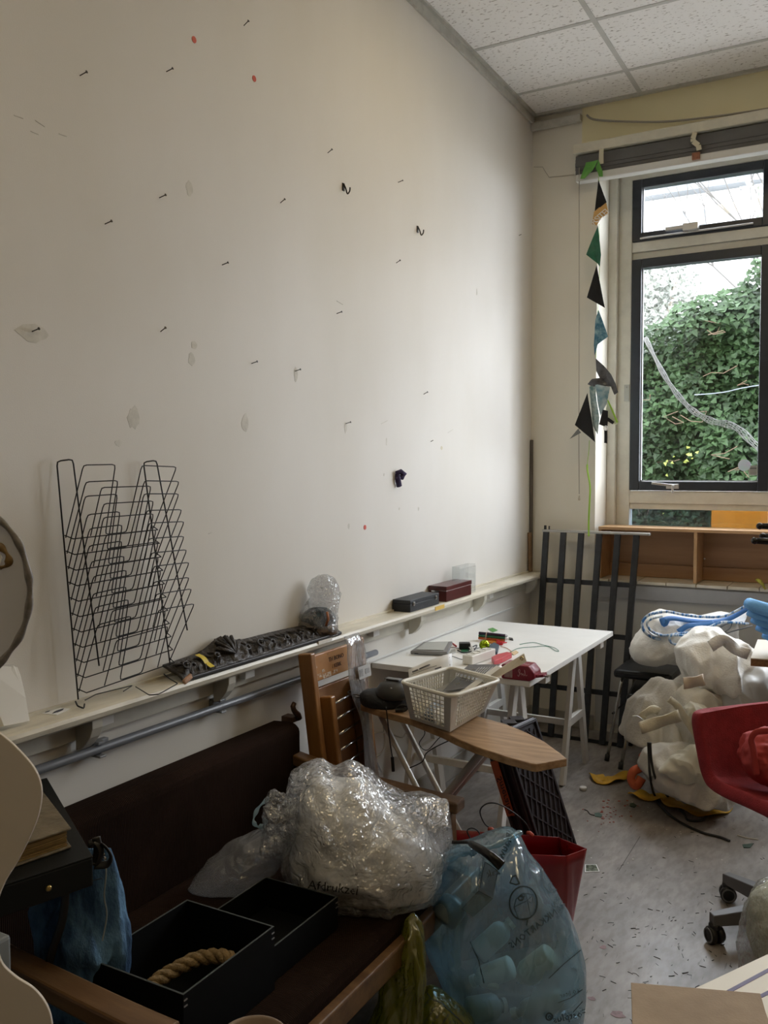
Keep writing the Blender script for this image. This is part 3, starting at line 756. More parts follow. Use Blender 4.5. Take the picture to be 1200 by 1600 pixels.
grn = M('green_satin', (.012, .09, .05), .35, col2=(.02, .16, .09), vs=20)
blu = M('blue_print', (.03, .14, .22), .5, col2=(.25, .42, .48), vs=26, ramp=(.45, .7))
gry = M('grey_plastic', (.06, .06, .065), .3, var=.5, vs=25)
lime = M('lime_ribbon', (.28, .50, .04), .5)
tape_g = M('green_tape', (.10, .33, .05), .35, var=.2)
tri([(935, 250, 0), (915, 253, -.01), (907, 280, -.02), (914, 280, -.01), (927, 266, 0)], tape_g, 'tape_bow', wav=.02, label='green shiny tape bow')
tri([(935, 250, 0), (941, 266, 0), (942, 276, -.01), (936, 276, -.01), (931, 262, 0)], tape_g, 'tape_bow', wav=.02, sd=3)
tri([(935, 281, 0), (948, 316, -.005), (929, 331, 0)], blk, label='black felt pennant, topmost')
tri([(947, 315, -.004), (951, 334, -.01), (940, 340, -.01), (932, 352, 0), (925, 350, 0), (928, 331, 0)], M('ochre_print', (.60, .36, .12), .6, var=.1), 'ochre_band', wav=.004, label='ochre band with cut-off white lettering')
o0 = P(928, 352, y=Y0-.018)
text('RSITEI', 'lettering', M('white_print', (.75, .75, .72), .6), bn, o0+Vector((0, 0, .0)), P(951, 331, y=Y0-.018)-P(928, 350, y=Y0-.018), (-.3, 0, 1), .050, shear=-.2, spacing=.8)
tri([(934, 352, 0), (939, 398, -.008), (937, 417, -.01), (934, 412, 0), (916, 398, -.01), (925, 375, 0)], grn, label='dark green satin pennant')
tri([(932, 414, 0), (945, 481, -.01), (917, 465, -.005)], blk, sd=2)
tri([(935, 484, 0), (950, 526, -.008), (934, 538, 0), (929, 556, -.005), (928, 540, 0), (930, 500, 0)], blu, wav=.012, label='blue batik pennant')
tri([(931, 560, 0), (944, 572, -.01), (955, 585, -.02), (962, 600, -.02), (966, 613, -.02), (960, 617, -.02), (955, 603, -.01), (938, 592, -.01), (932, 580, 0)], gry, 'plastic_strip', wav=.02, label='shiny grey plastic strip')
tri([(917, 600, -.01), (925, 592, -.02), (940, 590, -.02), (957, 604, -.02), (940, 603, -.01), (925, 604, -.01)], gry, 'plastic_strip', wav=.03, sd=4)
tri([(921, 604, -.01), (930, 600, -.015), (932, 625, -.01), (937, 652, -.01), (934, 679, -.01), (926, 665, -.005), (924, 640, 0)], M('teal_batik', (.06, .16, .17), .6, col2=(.4, .47, .45), vs=30), wav=.015, sd=5)
tri([(930, 600, -.02), (953, 605, -.02), (948, 630, -.02), (938, 650, -.02), (934, 630, -.02)], M('frosted_pennant', (.42, .50, .52), .5, col2=(.12, .25, .30), vs=22), sd=6)
tri([(918, 614, -.02), (930, 691, -.02), (898, 664, -.03)], blk, sd=7)
tri([(903, 670, -.005), (908, 676, 0), (890, 686, 0)], M('grey_felt', (.20, .20, .19), .9), sd=8)
tri([(950, 624, -.01), (958, 640, -.015), (966, 660, -.015), (963, 664, -.015), (944, 655, -.01)], M('pale_green_cloth', (.55, .60, .45), .7), sd=9)
tri([(948, 624, -.018), (951, 626, -.018), (966, 660, -.02), (963, 660, -.02)], lime, 'lime_edging', wav=0)
tri([(942, 640, -.03), (950, 642, -.03), (949, 668, -.03), (936, 663, -.03)], blk, 'buckle_strap', sd=10)
tri([(950, 652, -.025), (960, 659, -.025), (957, 663, -.025), (949, 658, -.025)], blk, 'buckle_strap', sd=11)
tri([(944, 672, -.03), (949, 672, -.03), (949, 693, -.03), (944, 692, -.03)], blk, 'buckle_strap', sd=12)
build(G().tube([P(946.5+3*math.cos(k*PI/5), 669+3.4*math.sin(k*PI/5), y=Y0-.035) for k in range(10)], .003, 6, closed=True), 'white_ring', white, bn)
pts = curve_pts([P(921, 688, y=Y0), P(920, 705, y=Y0), P(918, 722, y=Y0), P(918, 735, y=Y0), P(922, 760, y=Y0), P(921, 790, y=Y0), P(920, 815, y=Y0), P(920, 838, y=Y0)], 5)
build(G().tube(pts, [.002 if i < 12 else .006 for i in range(len(pts))], 5, flat=.25), 'lime_ribbon', lime, bn)
g = G().tube([P(935, 276, y=Y0), P(938, 300, y=Y0+.01), P(944, 316, y=Y0+.01)], .0015, 4).tube([P(936, 350, y=Y0), P(937, 415, y=Y0+.01), P(934, 484, y=Y0+.01), P(931, 560, y=Y0+.01)], .0015, 4)
build(g, 'string', lime, bn)
# pole and board in the corner
solo(G().beam((.012, -.020, LZ+.003), (.010, -.016, 1.718), .018, .018), 'corner_pole', M('dark_pole', (.10, .085, .07), .6, var=.2, stretch=(1, 1, .2)), 'thin dark wooden pole standing on the ledge in the room corner', 'pole', bevel=.002)
solo(G().beam((.018, -.046, LZ+.003), (.010, -.044, 1.16), .028, .014), 'wood_offcut', M('brown_slat', (.20, .12, .06), .6, var=.2, vs=20), 'short brown wooden slat beside the pole in the room corner', 'slat', bevel=.002)
# open wooden shelf box on the sill
sb = thing('sill_shelf', 'long low orange-brown open wooden shelf box standing on the window sill', 'shelf', (.42, .1, .903))
wd = M('shelf_veneer', (.32, .17, .075), .45, col2=(.40, .23, .11), vs=3, stretch=(.6, 8, 8), bump=.03)
edge = M('shelf_edge', (.50, .31, .16), .45, var=.1, vs=9)
build(G().b2(.416, 2.9, .0, .225, 1.188, 1.206), 'top_board', edge, sb, bevel=.002)
build(G().b2(.416, .434, .004, .225, .904, 1.188), 'end_panel', wd, sb, bevel=.002)
build(G().b2(.434, 2.9, .215, .225, .904, 1.188), 'back_panel', wd, sb)
build(G().b2(.434, 2.9, .19, .215, .904, .98), 'back_rail', wd, sb, bevel=.002)
for x in (.951, 1.51, 2.07, 2.63): build(G().b2(x, x+.018, .004, .215, .904, 1.188), 'divider', edge, sb, bevel=.002)
build(G().b2(2.882, 2.9, .004, .215, .904, 1.188), 'end_panel', wd, sb)
solo(G().lathe([(.0005, 0), (.005, 0), (.005, .002), (.0005, .003)], P(1101, 873, y=.213), 10, Matrix.Rotation(PI/2, 3, 'X')), 'white_tack', white, 'tiny white tack in the back of the sill shelf', 'tack')
g = G().tube([P(1182, 905, y=-.02), P(1187, 908, y=-.03), P(1192, 914, y=-.04), P(1196, 921, y=-.042)], [.009, .012, .008, .004], 6, flat=.5)
solo(g, 'yellow_scrap', M('yellow_scrap', (.38, .36, .05), .6, var=.4, vs=60), 'crumpled yellow-green scrap hanging over the sill edge', 'scrap', smooth=True)
# steel grate leaning on the wall
gr = thing('steel_grate', 'black steel bar grate leaning upright against the window wall', 'grate', (.4, -.3, 0))
gm = M('black_steel', (.025, .027, .03), .38, metal=.3, var=.25, vs=25)
gt_ = M('bare_steel', (.42, .41, .39), .4, metal=.3, var=.1)
TL, TR, BL_, BR_ = P(852, 828, y=-.07), P(996, 838, y=-.07), P(833, 1150, y=-.27), P(970, 1166, y=-.27)
TL.z = TR.z = (TL.z+TR.z)/2; BL_.z = BR_.z = .006
def gp(u, v):     # u across, v height along the lean
    return BL_.lerp(BR_, u).lerp(TL.lerp(TR, u), v)
for i in range(6):
    u = (i+.06)/5.1; build(G().beam(gp(u, 0), gp(u, 1), .034, .022, up=(0, 1, 0)), 'bar', gm, gr, bevel=.002)
for k, v in enumerate((.0, .235, .505, .755)):
    build(G().beam(gp(-.0, v)+Vector((-.005, .018, 0)), gp(1.0, v)+Vector((0, .018, 0)), .012, .028), 'cross_bar', gm, gr, bevel=.001)
build(G().beam(gp(-.03, 1)+Vector((0, 0, .006)), gp(1.13, 1)+Vector((0, 0, .004)), .034, .014), 'top_bar', gt_, gr, bevel=.003)
build(G().box(gp(.0, 1)+Vector((0, 0, .022)), (.012, .012, .03)).box(gp(.045, 1)+Vector((0, 0, .022)), (.006, .01, .024)), 'lug', gm, gr)
# ================================================================ FURNITURE
def Pl(lst, **k): return [P(a, b, **k) for a, b in lst]
# ---- white trestle table
tb_ = thing('trestle_table', 'white table top on two white wooden trestles against the left wall', 'table', (.35, -1.33, 0))
tw = M('table_white', (.78, .78, .76), .35, var=.03, vs=6)
trw = M('trestle_paint', (.66, .64, .60), .5, var=.06, vs=9, stretch=(4, 4, 1))
build(G().b2(.003, .699, -1.935, -.727, .707, .730), 'table_top', tw, tb_, bevel=.002)
for yc in (-.80, -1.62):
    tr = build(G().b2(.045, .665, yc-.028, yc+.028, .655, .707), 'trestle_beam', trw, tb_, bevel=.003)
    for x in (.09, .53):
        for s_ in (-1, 1):
            build(G().beam((x, yc+s_*.022, .665), (x, yc+s_*.195, .002), .05, .022, up=(1, 0, 0)), 'leg', trw, tr, bevel=.002)
        build(G().b2(x-.012, x+.012, yc-.125, yc+.125, .27, .31), 'rail', trw, tr, bevel=.002)
    build(G().b2(.08, .54, yc-.12, yc-.10, .275, .305), 'rail', trw, tr, bevel=.002)
# ---- sofa
cord_m = M('brown_corduroy', (.014, .0075, .005), .95, col2=(.024, .013, .009), vs=3, spec=.06)
def add_ribs(m_, scale, axis='Y', st=.5):
    N = m_.node_tree.nodes; L = m_.node_tree.links; tc = N.new('ShaderNodeTexCoord'); w_ = N.new('ShaderNodeTexWave')
    w_.bands_direction = axis; w_.inputs['Scale'].default_value = scale; w_.inputs['Distortion'].default_value = .4; L.new(tc.outputs['Object'], w_.inputs[0])
    b = N.new('ShaderNodeBump'); b.inputs['Strength'].default_value = st; b.inputs['Distance'].default_value = .003
    L.new(w_.outputs[1], b.inputs['Height']); L.new(b.outputs[0], N['Principled BSDF'].inputs['Normal'])
add_ribs(cord_m, 62)
oak = M('sofa_wood', (.095, .048, .02), .35, col2=(.17, .095, .042), vs=5, stretch=(.8, 6, 6), bump=.05)
so = thing('corduroy_sofa', 'brown corduroy two-seat sofa with wooden arms under the ledge', 'sofa', (.45, -3.3, 0))
def cushion(x0, x1, y0, y1, z0, z1, r=.03):
    g = G(); N_ = 12; rows = []
    return g.b2(x0, x1, y0, y1, z0, z1)
bk = G().prism([(.03, -4.02, .22), (.155, -4.02, .30), (.150, -4.02, .665), (.12, -4.02, .682), (.03, -4.02, .675)], (0, 1.355, 0))
build(bk, 'backrest', cord_m, so, bevel=.018)
build(G().b2(.15, .80, -3.93, -2.722, .26, .385), 'seat', cord_m, so, bevel=.025)
build(G().b2(.795, .825, -3.94, -2.71, .285, .345), 'front_rail', oak, so, bevel=.005)
build(G().b2(.04, .07, -3.94, -2.71, .2, .27), 'back_rail', oak, so, bevel=.005)
def arm(yc):
    pts = []
    for i in range(13):
        t = i/12; x = .10+.655*t; z = .545+.03*math.cos(t*PI*.9)*.5+(.0 if t > .3 else (.3-t)*.10); wv = .026+.006*t
        pts.append((x, z, wv))
    g = G(); rows = []
    for x, z, wv in pts:
        rows.append([(x, yc-wv, z), (x, yc+wv, z), (x, yc+wv, z-.036), (x, yc-wv, z-.036), (x, yc-wv, z)])
    vs = [p for r in rows for p in r[:4]]; fs = []
    for i in range(12):
        for k in range(4): fs.append((i*4+k, i*4+(k+1) % 4, (i+1)*4+(k+1) % 4, (i+1)*4+k))
    fs += [(3, 2, 1, 0), (48, 49, 50, 51)]
    return g.add(vs, fs)
for yc in (-3.962, -2.692):
    a_ = build(arm(yc), 'armrest', oak, so, bevel=.006)
    build(G().beam((.715, yc, .49), (.735, yc, 0), .045, .028), 'leg', oak, so, bevel=.004)
    build(G().beam((.10, yc, .52), (.07, yc, 0), .045, .028), 'leg', oak, so, bevel=.004)
    build(G().b2(.10, .72, yc-.012, yc+.012, .23, .29), 'side_rail', oak, so, bevel=.003)
# scroll at the sofa back
t = thing('scroll_bracket', 'small dark bronze scroll bracket on the wall just above the sofa back', 'bracket', P(460, 1122, x=.1))
c0 = P(462, 1125, x=.09)
g = G().tube([c0+Vector(v) for v in ((0, .02, .0), (0, .012, .018), (0, -.002, .028), (0, -.012, .040), (0, -.016, .052), (0, -.010, .060), (0, -.003, .056))], [.012, .011, .010, .009, .009, .008, .006], 10)
build(g, 'scroll', M('bronze', (.11, .065, .045), .35, metal=.4), t, smooth=True)
build(G().box(c0+Vector((-.03, .01, .0)), (.05, .04, .02)), 'plate', MATS['bronze'], t, bevel=.003)
# ---- wooden folding chair folded and leaning on the ledge
fc = thing('folding_chair', 'folded wooden slatted folding chair leaning upright against the ledge', 'chair', (.26, -2.46, 0))
cw = M('chair_wood', (.20, .085, .022), .35, col2=(.32, .15, .045), vs=4, stretch=(5, 5, .7), bump=.05)
cdk = M('chair_wood_dark', (.085, .035, .014), .4, col2=(.15, .07, .03), vs=5, stretch=(5, 5, .7))
# local frame of the folded chair: o origin bottom centre, u across, v up the lean, n towards the room
oL, oR = Vector((.262, -2.622, .003)), Vector((.262, -2.295, .003)); uu = (oR-oL); Wc = uu.length; uu.normalize()
vv = Vector((-.118, 0, .905)); Hc = vv.length; vv.normalize(); nn = uu.cross(vv)*-1
if nn.x < 0: nn = -nn
def fp(u, v, n_=0): return oL+uu*(u*Wc)+vv*(v*Hc)+nn*n_
def fbox(u0, u1, v0, v1, n0, n1): 
    R = Matrix((uu, vv, nn)).transposed(); return ((fp((u0+u1)/2, (v0+v1)/2, (n0+n1)/2)), (abs(u1-u0)*Wc, abs(v1-v0)*Hc, abs(n1-n0)), R)
for u in (0, 1): build(G().box(*fbox(u-.045, u+.045, 0, 1.0, -.03, .025)), 'side_post', cw, fc, bevel=.005)
build(G().box(*fbox(.045, .955, .885, .985, -.012, .006)), 'back_slat', M('chair_ply', (.34, .15, .04), .35, col2=(.46, .23, .075), vs=5, stretch=(6, 1, 1)), fc, bevel=.003)
tx = text('TH BONO', 'stamp_text', M('stamp_ink', (.05, .02, .01), .7), fc, fp(.36, .943, .0068), uu, vv, .022)
tx = text('/ KERK', 'stamp_text', MATS['stamp_ink'], fc, fp(.42, .915, .0068), uu, vv, .02)
for (u, v, w_, h_) in ((.16, .905, .10, .014), (.30, .897, .16, .018), (.24, .918, .05, .01), (.46, .90, .1, .012), (.12, .94, .02, .008), (.36, .975, .02, .006)):
    build(G().box(*fbox(u-w_/2, u+w_/2, v-h_/2, v+h_/2, .006, .0068)), 'white_scuff', M('scuff', (.55, .48, .40), .8, col2=(.36, .18, .07), vs=90, ramp=(.45, .55)), fc)
for u in (.17, .80): build(G().box(*fbox(u-.045, u+.045, 0, .825 if u < .5 else .845, .0, .05)), 'seat_rail', cdk if u > .5 else cw, fc, bevel=.005)
build(G().box(*fbox(.1, .86, 0, .855, -.025, -.005)), 'seat_panel', M('seat_ply', (.19, .08, .025), .45, col2=(.27, .13, .045), vs=4, stretch=(1, 1, 5)), fc, bevel=.003)
for v in (.785, .725, .665, .605, .545, .485): build(G().tube([fp(.2, v, .028), fp(.78, v+.015, .028)], .0045, 8), 'steel_rod', M('chrome', (.62, .62, .62), .18, metal=1), fc, smooth=True)
# clear plastic strip hanging over the chair
t = thing('plastic_strip', 'long clear plastic strip draped down over the folding chair', 'plastic', fp(.6, 1.02, .06))
rows = []
for i in range(30):
    v = 1.03-i*.022; c_ = .68+.08*(1-v)*1.9+.02*math.sin(i*.5)
    rows.append([fp(c_+(j-3)*.052*(1+.35*math.sin(i*.25)), v, .056+.004*noise.noise(Vector((i*.4, j*1.1, 0)))+(.0 if v < 1 else (v-1)*-.3)) for j in range(7)])
build(G().sheet(rows, .0006), 'strip', film('clear_strip', (.93, .94, .96), .82, .08, scale=14, bump=.3, stretch=(1, 1, .3)), t, smooth=True)
R = Matrix((uu, vv, nn)).transposed()
build(G().box(fp(.78, .875, .066), (.085, .045, .001), R), 'sticker', M('grey_sticker', (.42, .42, .42), .5), t)
build(G().box(fp(.70, .875, .0675), (.022, .026, .0006), R).box(fp(.83, .875, .0675), (.028, .018, .0006), R), 'print', M('sticker_print', (.2, .2, .2), .6, col2=(.35, .35, .35), vs=150), t)
# ---- ironing-board shaped wooden board on crossed white legs
ib = thing('ironing_board', 'wooden board with a tapered tip on crossed white metal legs', 'board', (.6, -2.55, 0))
bd_m = M('board_wood', (.25, .145, .07), .4, col2=(.44, .28, .15), vs=6, stretch=(1.2, 9, 9), bump=.03)
zb = .700
out = [(563, 1100), (600, 1112), (640, 1122), (690, 1142), (712, 1153), (740, 1165), (790, 1182), (830, 1193), (838, 1194)]
out2 = [(886, 1185), (875, 1176), (850, 1158), (820, 1143), (790, 1131), (765, 1124)]
pts = [P(a, b, z=zb) for a, b in out+out2]+[Vector((.64, -2.36, zb)), Vector((.45, -2.24, zb)), Vector((.30, -2.20, zb)), Vector((.22, -2.26, zb))]
build(G().prism(pts, (0, 0, -.024)), 'board', bd_m, ib, bevel=.003)
lm_ = M('ironing_leg_paint', (.70, .68, .63), .3, metal=.1)
dn = Vector((0, 0, -.0))
for yy in (0, .13):
    build(G().tube([(.27, -2.36+yy*.9, .674), (.80, -2.52+yy*.9, .012)], .010, 10), 'leg', lm_, ib, smooth=True)
    build(G().tube([(.78, -2.49+yy*.8, .674), (.25, -2.36+yy*.8, .012)], .014, 10), 'leg', M('leg_grey', (.42, .40, .38), .4), ib, smooth=True)
build(G().tube([(.80, -2.56, .012), (.80, -2.36, .012)], .011, 8), 'foot_bar', lm_, ib, smooth=True)
build(G().tube([(.25, -2.40, .012), (.25, -2.22, .012)], .011, 8), 'foot_bar', lm_, ib, smooth=True)
build(G().tube([(.515, -2.47, .35), (.515, -2.27, .35)], .008, 8), 'pivot', lm_, ib)
# iron rest loops by the chair
g = G().tube(curve_pts([(.23, -2.30, .70), (.17, -2.34, .722), (.20, -2.44, .735), (.30, -2.40, .725), (.31, -2.32, .703)], 5), .003, 6)
g.tube(curve_pts([(.24, -2.30, .70), (.19, -2.34, .712), (.22, -2.42, .722), (.29, -2.39, .715), (.30, -2.32, .702)], 5), .003, 6)
build(g, 'iron_rest', M('iron_rest', (.12, .11, .10), .4, metal=.5), ib, smooth=True)
# cables hanging off the board
bc = M('black_cable', (.012, .012, .012), .45)
for (pp, r_, lb) in (([(603, 1105), (606, 1128), (608, 1150), (611, 1170), (613, 1183)], .0022, 'black thin cable with a connector hanging from the board beside the chair'),
                 ([(655, 1128), (664, 1145), (655, 1162), (668, 1172), (690, 1150), (712, 1146)], .0016, 'tangled thin black cable looping under the middle of the board'),
                 ([(640, 1200), (660, 1190), (668, 1175), (700, 1158), (735, 1146)], .002, 'long thin black cable trailing between the crossed legs')):
    pts = curve_pts([P(a, b, d=3.02+.02*i) for i, (a, b) in enumerate(pp)], 5)
    t = thing('hanging_cable', lb, 'cable', pts[0]); build(G().tube(pts, r_, 5), 'cable', bc, t, smooth=True)
    if r_ == .0022: build(G().tube([pts[-1], pts[-1]+Vector((.004, 0, -.05))], .006, 6), 'plug', bc, t)
pts = curve_pts([P(a, b, x=.03) for a, b in ((640, 1110), (632, 1150), (605, 1145), (580, 1148), (572, 1168), (585, 1182), (600, 1170), (600, 1140), (595, 1110))], 6)
solo(G().tube(pts, .004, 8), 'cable_loop', M('white_cable', (.50, .48, .43), .5), 'thick off-white cable hanging in a loop against the wall below the ledge', 'cable', smooth=True)
# black pouch and round black case
t = thing('black_pouch', 'soft black padded pouch lying on the left end of the wooden board', 'pouch', (.3, -2.38, .7))
g = G().puff((600, 1094), [(561, 1088), (566, 1080), (600, 1074), (640, 1075), (645, 1095), (630, 1108), (600, 1115), (570, 1108)], 3.16, .07, .07, n=50, rings=9, amp=.006, fr=20, floor=.701)
build(g, 'body', M('black_nylon', (.012, .013, .016), .7, bump=.3, bs=60), t, smooth=True)
t = thing('round_case', 'round dark grey hard case with a handle on top of the black pouch', 'case', P(620, 1080, d=3.1))
c_ = P(615, 1087, d=3.13)
build(G().lathe([(.001, .055), (.03, .053), (.05, .042), (.062, .022), (.064, .004), (.058, -.004), (.001, -.006)], c_, 28), 'shell', M('grey_rubber', (.035, .035, .034), .5), t, smooth=True)
build(G().box(c_+Vector((0, 0, .058)), (.05, .02, .008)).box(c_+Vector((0, -.0, .060)), (.06, .028, .003)), 'handle', M('grey_gloss', (.07, .07, .07), .3), t, bevel=.003)
build(G().lathe([(.0005, 0), (.004, 0), (.003, .003), (.0005, .004)], c_+Vector((.02, -.055, .04)), 8), 'rivet', M('chrome', (.6, .6, .6), .2, metal=1), t)
t = thing('cable_clip', 'small black cable clip lying between the pouch and the white basket', 'clip', P(632, 1106, z=.702))
build(G().tube(curve_pts([P(620, 1108, z=.708), P(628, 1102, z=.725), P(636, 1104, z=.72), P(632, 1110, z=.708)], 4, True), .006, 6, closed=True).tube([P(618, 1110, z=.706), P(634, 1108, z=.712)], .007, 6), 'clip', bc, t)
# ---- white plastic basket
bs = thing('plastic_basket', 'white perforated plastic basket full of papers on the wooden board', 'basket', (.62, -2.5, .702))
bm_ = M('basket_plastic', (.70, .68, .61), .35, var=.03)
B = [Vector((.700, -2.645, .705)), Vector((.525, -2.585, .705)), Vector((.560, -2.27, .705)), Vector((.735, -2.33, .705))]
dz = .150
T = [P(705, 1088, z=.705+dz), P(628, 1066, z=.705+dz), None, P(780, 1063, z=.705+dz)]
T[2] = T[1]+T[3]-T[0]
B[3] = P(757, 1112, z=.705); B[0] = P(703, 1144, z=.705); B[1] = P(641, 1123, z=.705); B[2] = B[1]+B[3]-B[0]
def bq(i, u, v):   # side i, u along, v up
    j = (i+1) % 4; return B[i].lerp(B[j], u).lerp(T[i].lerp(T[j], u), v)
for i in range(4):
    L_ = (B[(i+1) % 4]-B[i]).length; nx = 9 if i % 2 == 0 else 14
    g = G()
    u0, u1 = (.14, .86)
    for (v0, v1) in ((0, .10), (.93, 1.0)):
        ps = [bq(i, 0, v0), bq(i, 1, v0), bq(i, 1, v1), bq(i, 0, v1)]
        nrm_ = (ps[1]-ps[0]).cross(ps[3]-ps[0]).normalized(); g.prism(ps, nrm_*.0025)
    for (a, b_) in ((0, u0), (u1, 1)):
        ps = [bq(i, a, .1), bq(i, b_, .1), bq(i, b_, .93), bq(i, a, .93)]; g.prism(ps, nrm_*.0025)
    build(g, 'side_panel', bm_, bs)
    g = G()
    for k in range(1, nx): 
        u = u0+(u1-u0)*k/nx; g.beam(bq(i, u, .1), bq(i, u, .93), .0035, .0025, up=nrm_)
    for k in range(1, 8):
        v = .1+.83*k/8; g.beam(bq(i, u0, v), bq(i, u1, v), .0035, .0025, up=nrm_)
    build(g, 'mesh', bm_, bs, kind='stuff')
build(G().prism(B, (0, 0, .003)), 'bottom', bm_, bs)
ct = sum(T, Vector())/4
rim = []
for i in range(4):
    a, b_, c_ = T[i-1], T[i], T[(i+1) % 4]
    for k in range(6):
        t_ = k/5; p = b_.lerp(a, .13*(1-t_)) if t_ < .5 else b_.lerp(c_, .13*t_); q = b_.lerp(a, .13)*(1-t_)**2+b_*2*t_*(1-t_)+b_.lerp(c_, .13)*t_*t_
        rim.append(q+(q-ct)*.045)
build(G().tube(rim, .0065, 8, closed=True), 'rim', bm_, bs, smooth=True)
# contents of the basket
paper = M('paper', (.80, .81, .82), .6, var=.03)
def bent(p00, p10, p11, p01, th=.0006, k=8, bow=.01, sd=0):
    rows = []; n_ = (p10-p00).cross(p01-p00).normalized()
    for i in range(k+1):
        r_ = []
        for j in range(k+1):
            u = j/k; v = i/k; p = p00.lerp(p10, u).lerp(p01.lerp(p11, u), v)
            r_.append(p+n_*(bow*math.sin(PI*u)*(.5+v)+bow*.8*noise.noise(Vector((u*3+sd, v*3, sd)))))
        rows.append(r_)
    return G().sheet(rows, th)
t = thing('printed_form', 'crumpled white printed form standing up at the left in the basket', 'paper', P(670, 1090, d=3.0))
a, b_, c_, d__ = P(642, 1118, d=3.00), P(708, 1118, d=3.05), P(706, 1021, d=3.17), P(638, 1046, d=3.10)
build(bent(a, b_, c_, d__, bow=.012, sd=3), 'sheet', paper, t, smooth=True)
# printed rules on the form
ink = M('print_ink', (.10, .10, .13), .7)
def on(u, v, off=.004):
    p = a.lerp(b_, u).lerp(d__.lerp(c_, u), v); n_ = (b_-a).cross(d__-a).normalized(); n_ = n_ if n_.dot(CAM-p) > 0 else -n_
    k_ = (b_-a).cross(d__-a).normalized(); return p+k_*(.012*math.sin(PI*u)*(.5+v)+.0096*noise.noise(Vector((u*3+3, v*3, 3))))+n_*off
g = G()
for (u0, u1, v, w_) in ((.07, .19, .905, .005), (.22, .44, .908, .005), (.05, .60, .85, .0015), (.56, .70, .80, .004)):
    g.tube([on(u0+(u1-u0)*k/5, v+.0*k) for k in range(6)], w_*.5, 4)
rnd = random.Random(3)
for k in range(9): 
    v = .74-.045*k; g.tube([on(.08, v), on(.08+rnd.uniform(.03, .09), v)], .0012, 4)
g.tube([on(.24, .68), on(.24, .50), on(.24, .2)], .0006, 4); g.tube([on(.24, .68), on(.5, .68), on(.78, .68)], .0006, 4)
build(g, 'print', ink, t, kind='stuff')
t = thing('photo_print', 'grey photo print with white margins leaning in the middle of the basket', 'print', P(740, 1080, d=3.0))
a2, b2_, c2, d2 = P(680, 1092, d=2.93), P(735, 1083, d=2.93), P(787, 1042, d=3.12), P(727, 1042, d=3.12)
build(bent(a2, b2_, c2, d2, bow=.004, sd=5), 'sheet', paper, t, smooth=True)
n2 = (b2_-a2).cross(d2-a2).normalized(); n2 = n2 if n2.dot(CAM-a2) > 0 else -n2
def on2(u, v, off): return a2.lerp(b2_, u).lerp(d2.lerp(c2, u), v)+n2*off
build(G().prism([on2(.12, .1, .012), on2(.95, .1, .012), on2(.95, .97, .012), on2(.12, .97, .012)], n2*.0008), 'image', M('photo_grey', (.10, .10, .105), .45, col2=(.16, .16, .165), vs=14), t)
g = G()
for k in range(6): g.tube([on2(.55+.07*k, .35, .014), on2(.5+.07*k, .85, .014)], .0014, 4)
for k in range(5): g.tube([on2(.52-.0*k, .40+.1*k, .014), on2(.92, .36+.1*k, .014)], .0014, 4)
for k in range(5): g.tube([on2(.32, .30+.12*k, .014), on2(.42, .32+.12*k, .014)], .0016, 4)
build(g, 'fence_image', M('photo_light', (.5, .5, .5), .5), t)
t = thing('channel_profile', 'long cream cardboard channel with an eyelet sticking up out of the basket', 'cardboard', P(770, 1065, d=3.0))
card_m = M('cream_card', (.62, .58, .50), .6, var=.04)
a3, b3 = P(712, 1093, d=2.90), P(823, 1027, d=2.98); a4, b4 = P(748, 1083, d=2.90), P(820, 1044, d=2.98)
a3 = P(722, 1085, d=2.92)
back = [P(722, 1080, d=2.93), P(783, 1043, d=2.98), P(819, 1021, d=3.02), P(823, 1034, d=3.01), P(790, 1052, d=2.97), P(745, 1082, d=2.92)]
build(G().prism(back, -fwd*-.004), 'face', card_m, t, bevel=.001)
build(G().prism([P(705, 1091, d=2.90), P(722, 1088, d=2.89), P(783, 1043, d=2.96), P(776, 1040, d=2.98)], fwd*.003), 'lip', paper, t)
build(G().tube([P(815+2.6*math.cos(k*PI/6), 1029+2.6*math.sin(k*PI/6), d=3.008) for k in range(12)], .0018, 6, closed=True), 'eyelet', M('brass', (.45, .33, .12), .3, metal=.9), t)
# crumpled bits at the bottom of the basket
rnd = random.Random(12)
bc_ = sum(B, Vector())/4
lowm = [M('pale_card', (.62, .58, .48), .6), M('foil_bit', (.30, .36, .44), .3, metal=.4), paper]
labs = ['crumpled cream paper scrap in the lower left of the basket', 'crinkled bluish foil scrap in the lower middle of the basket', 'crumpled white paper scrap in the lower right of the basket']
for k in range(3):
    c_ = B[0].lerp(B[1], .75-.32*k)*.72+bc_*.28+Vector((0, 0, .035))
    g = G(); me = bmesh.new(); bmesh.ops.create_icosphere(me, subdivisions=3, radius=.04)
    vs = [v.co*(1+.45*noise.noise(v.co*40+Vector((k*9, 0, 0)))) for v in me.verts]; fs = [tuple(v.index for v in f.verts) for f in me.faces]; me.free()
    g.add([c_+Vector((v.x, v.y, v.z*.75)) for v in vs], fs); solo(g, 'paper_scrap', lowm[k], labs[k], 'scrap', group='scraps inside the basket')
g = G()
for k in range(7): 
    p = P(645+6*k, 1110+2*k+rnd.uniform(-4, 4), d=2.965); g.tube([p, p+Vector((rnd.uniform(-.006, .006), 0, rnd.uniform(.01, .03)))], .003, 5)
solo(g, 'plant_stub_bundle', M('dry_stub', (.20, .17, .08), .7, var=.4), 'small bundle of dry brownish stubs in the lower left of the basket', 'scrap')
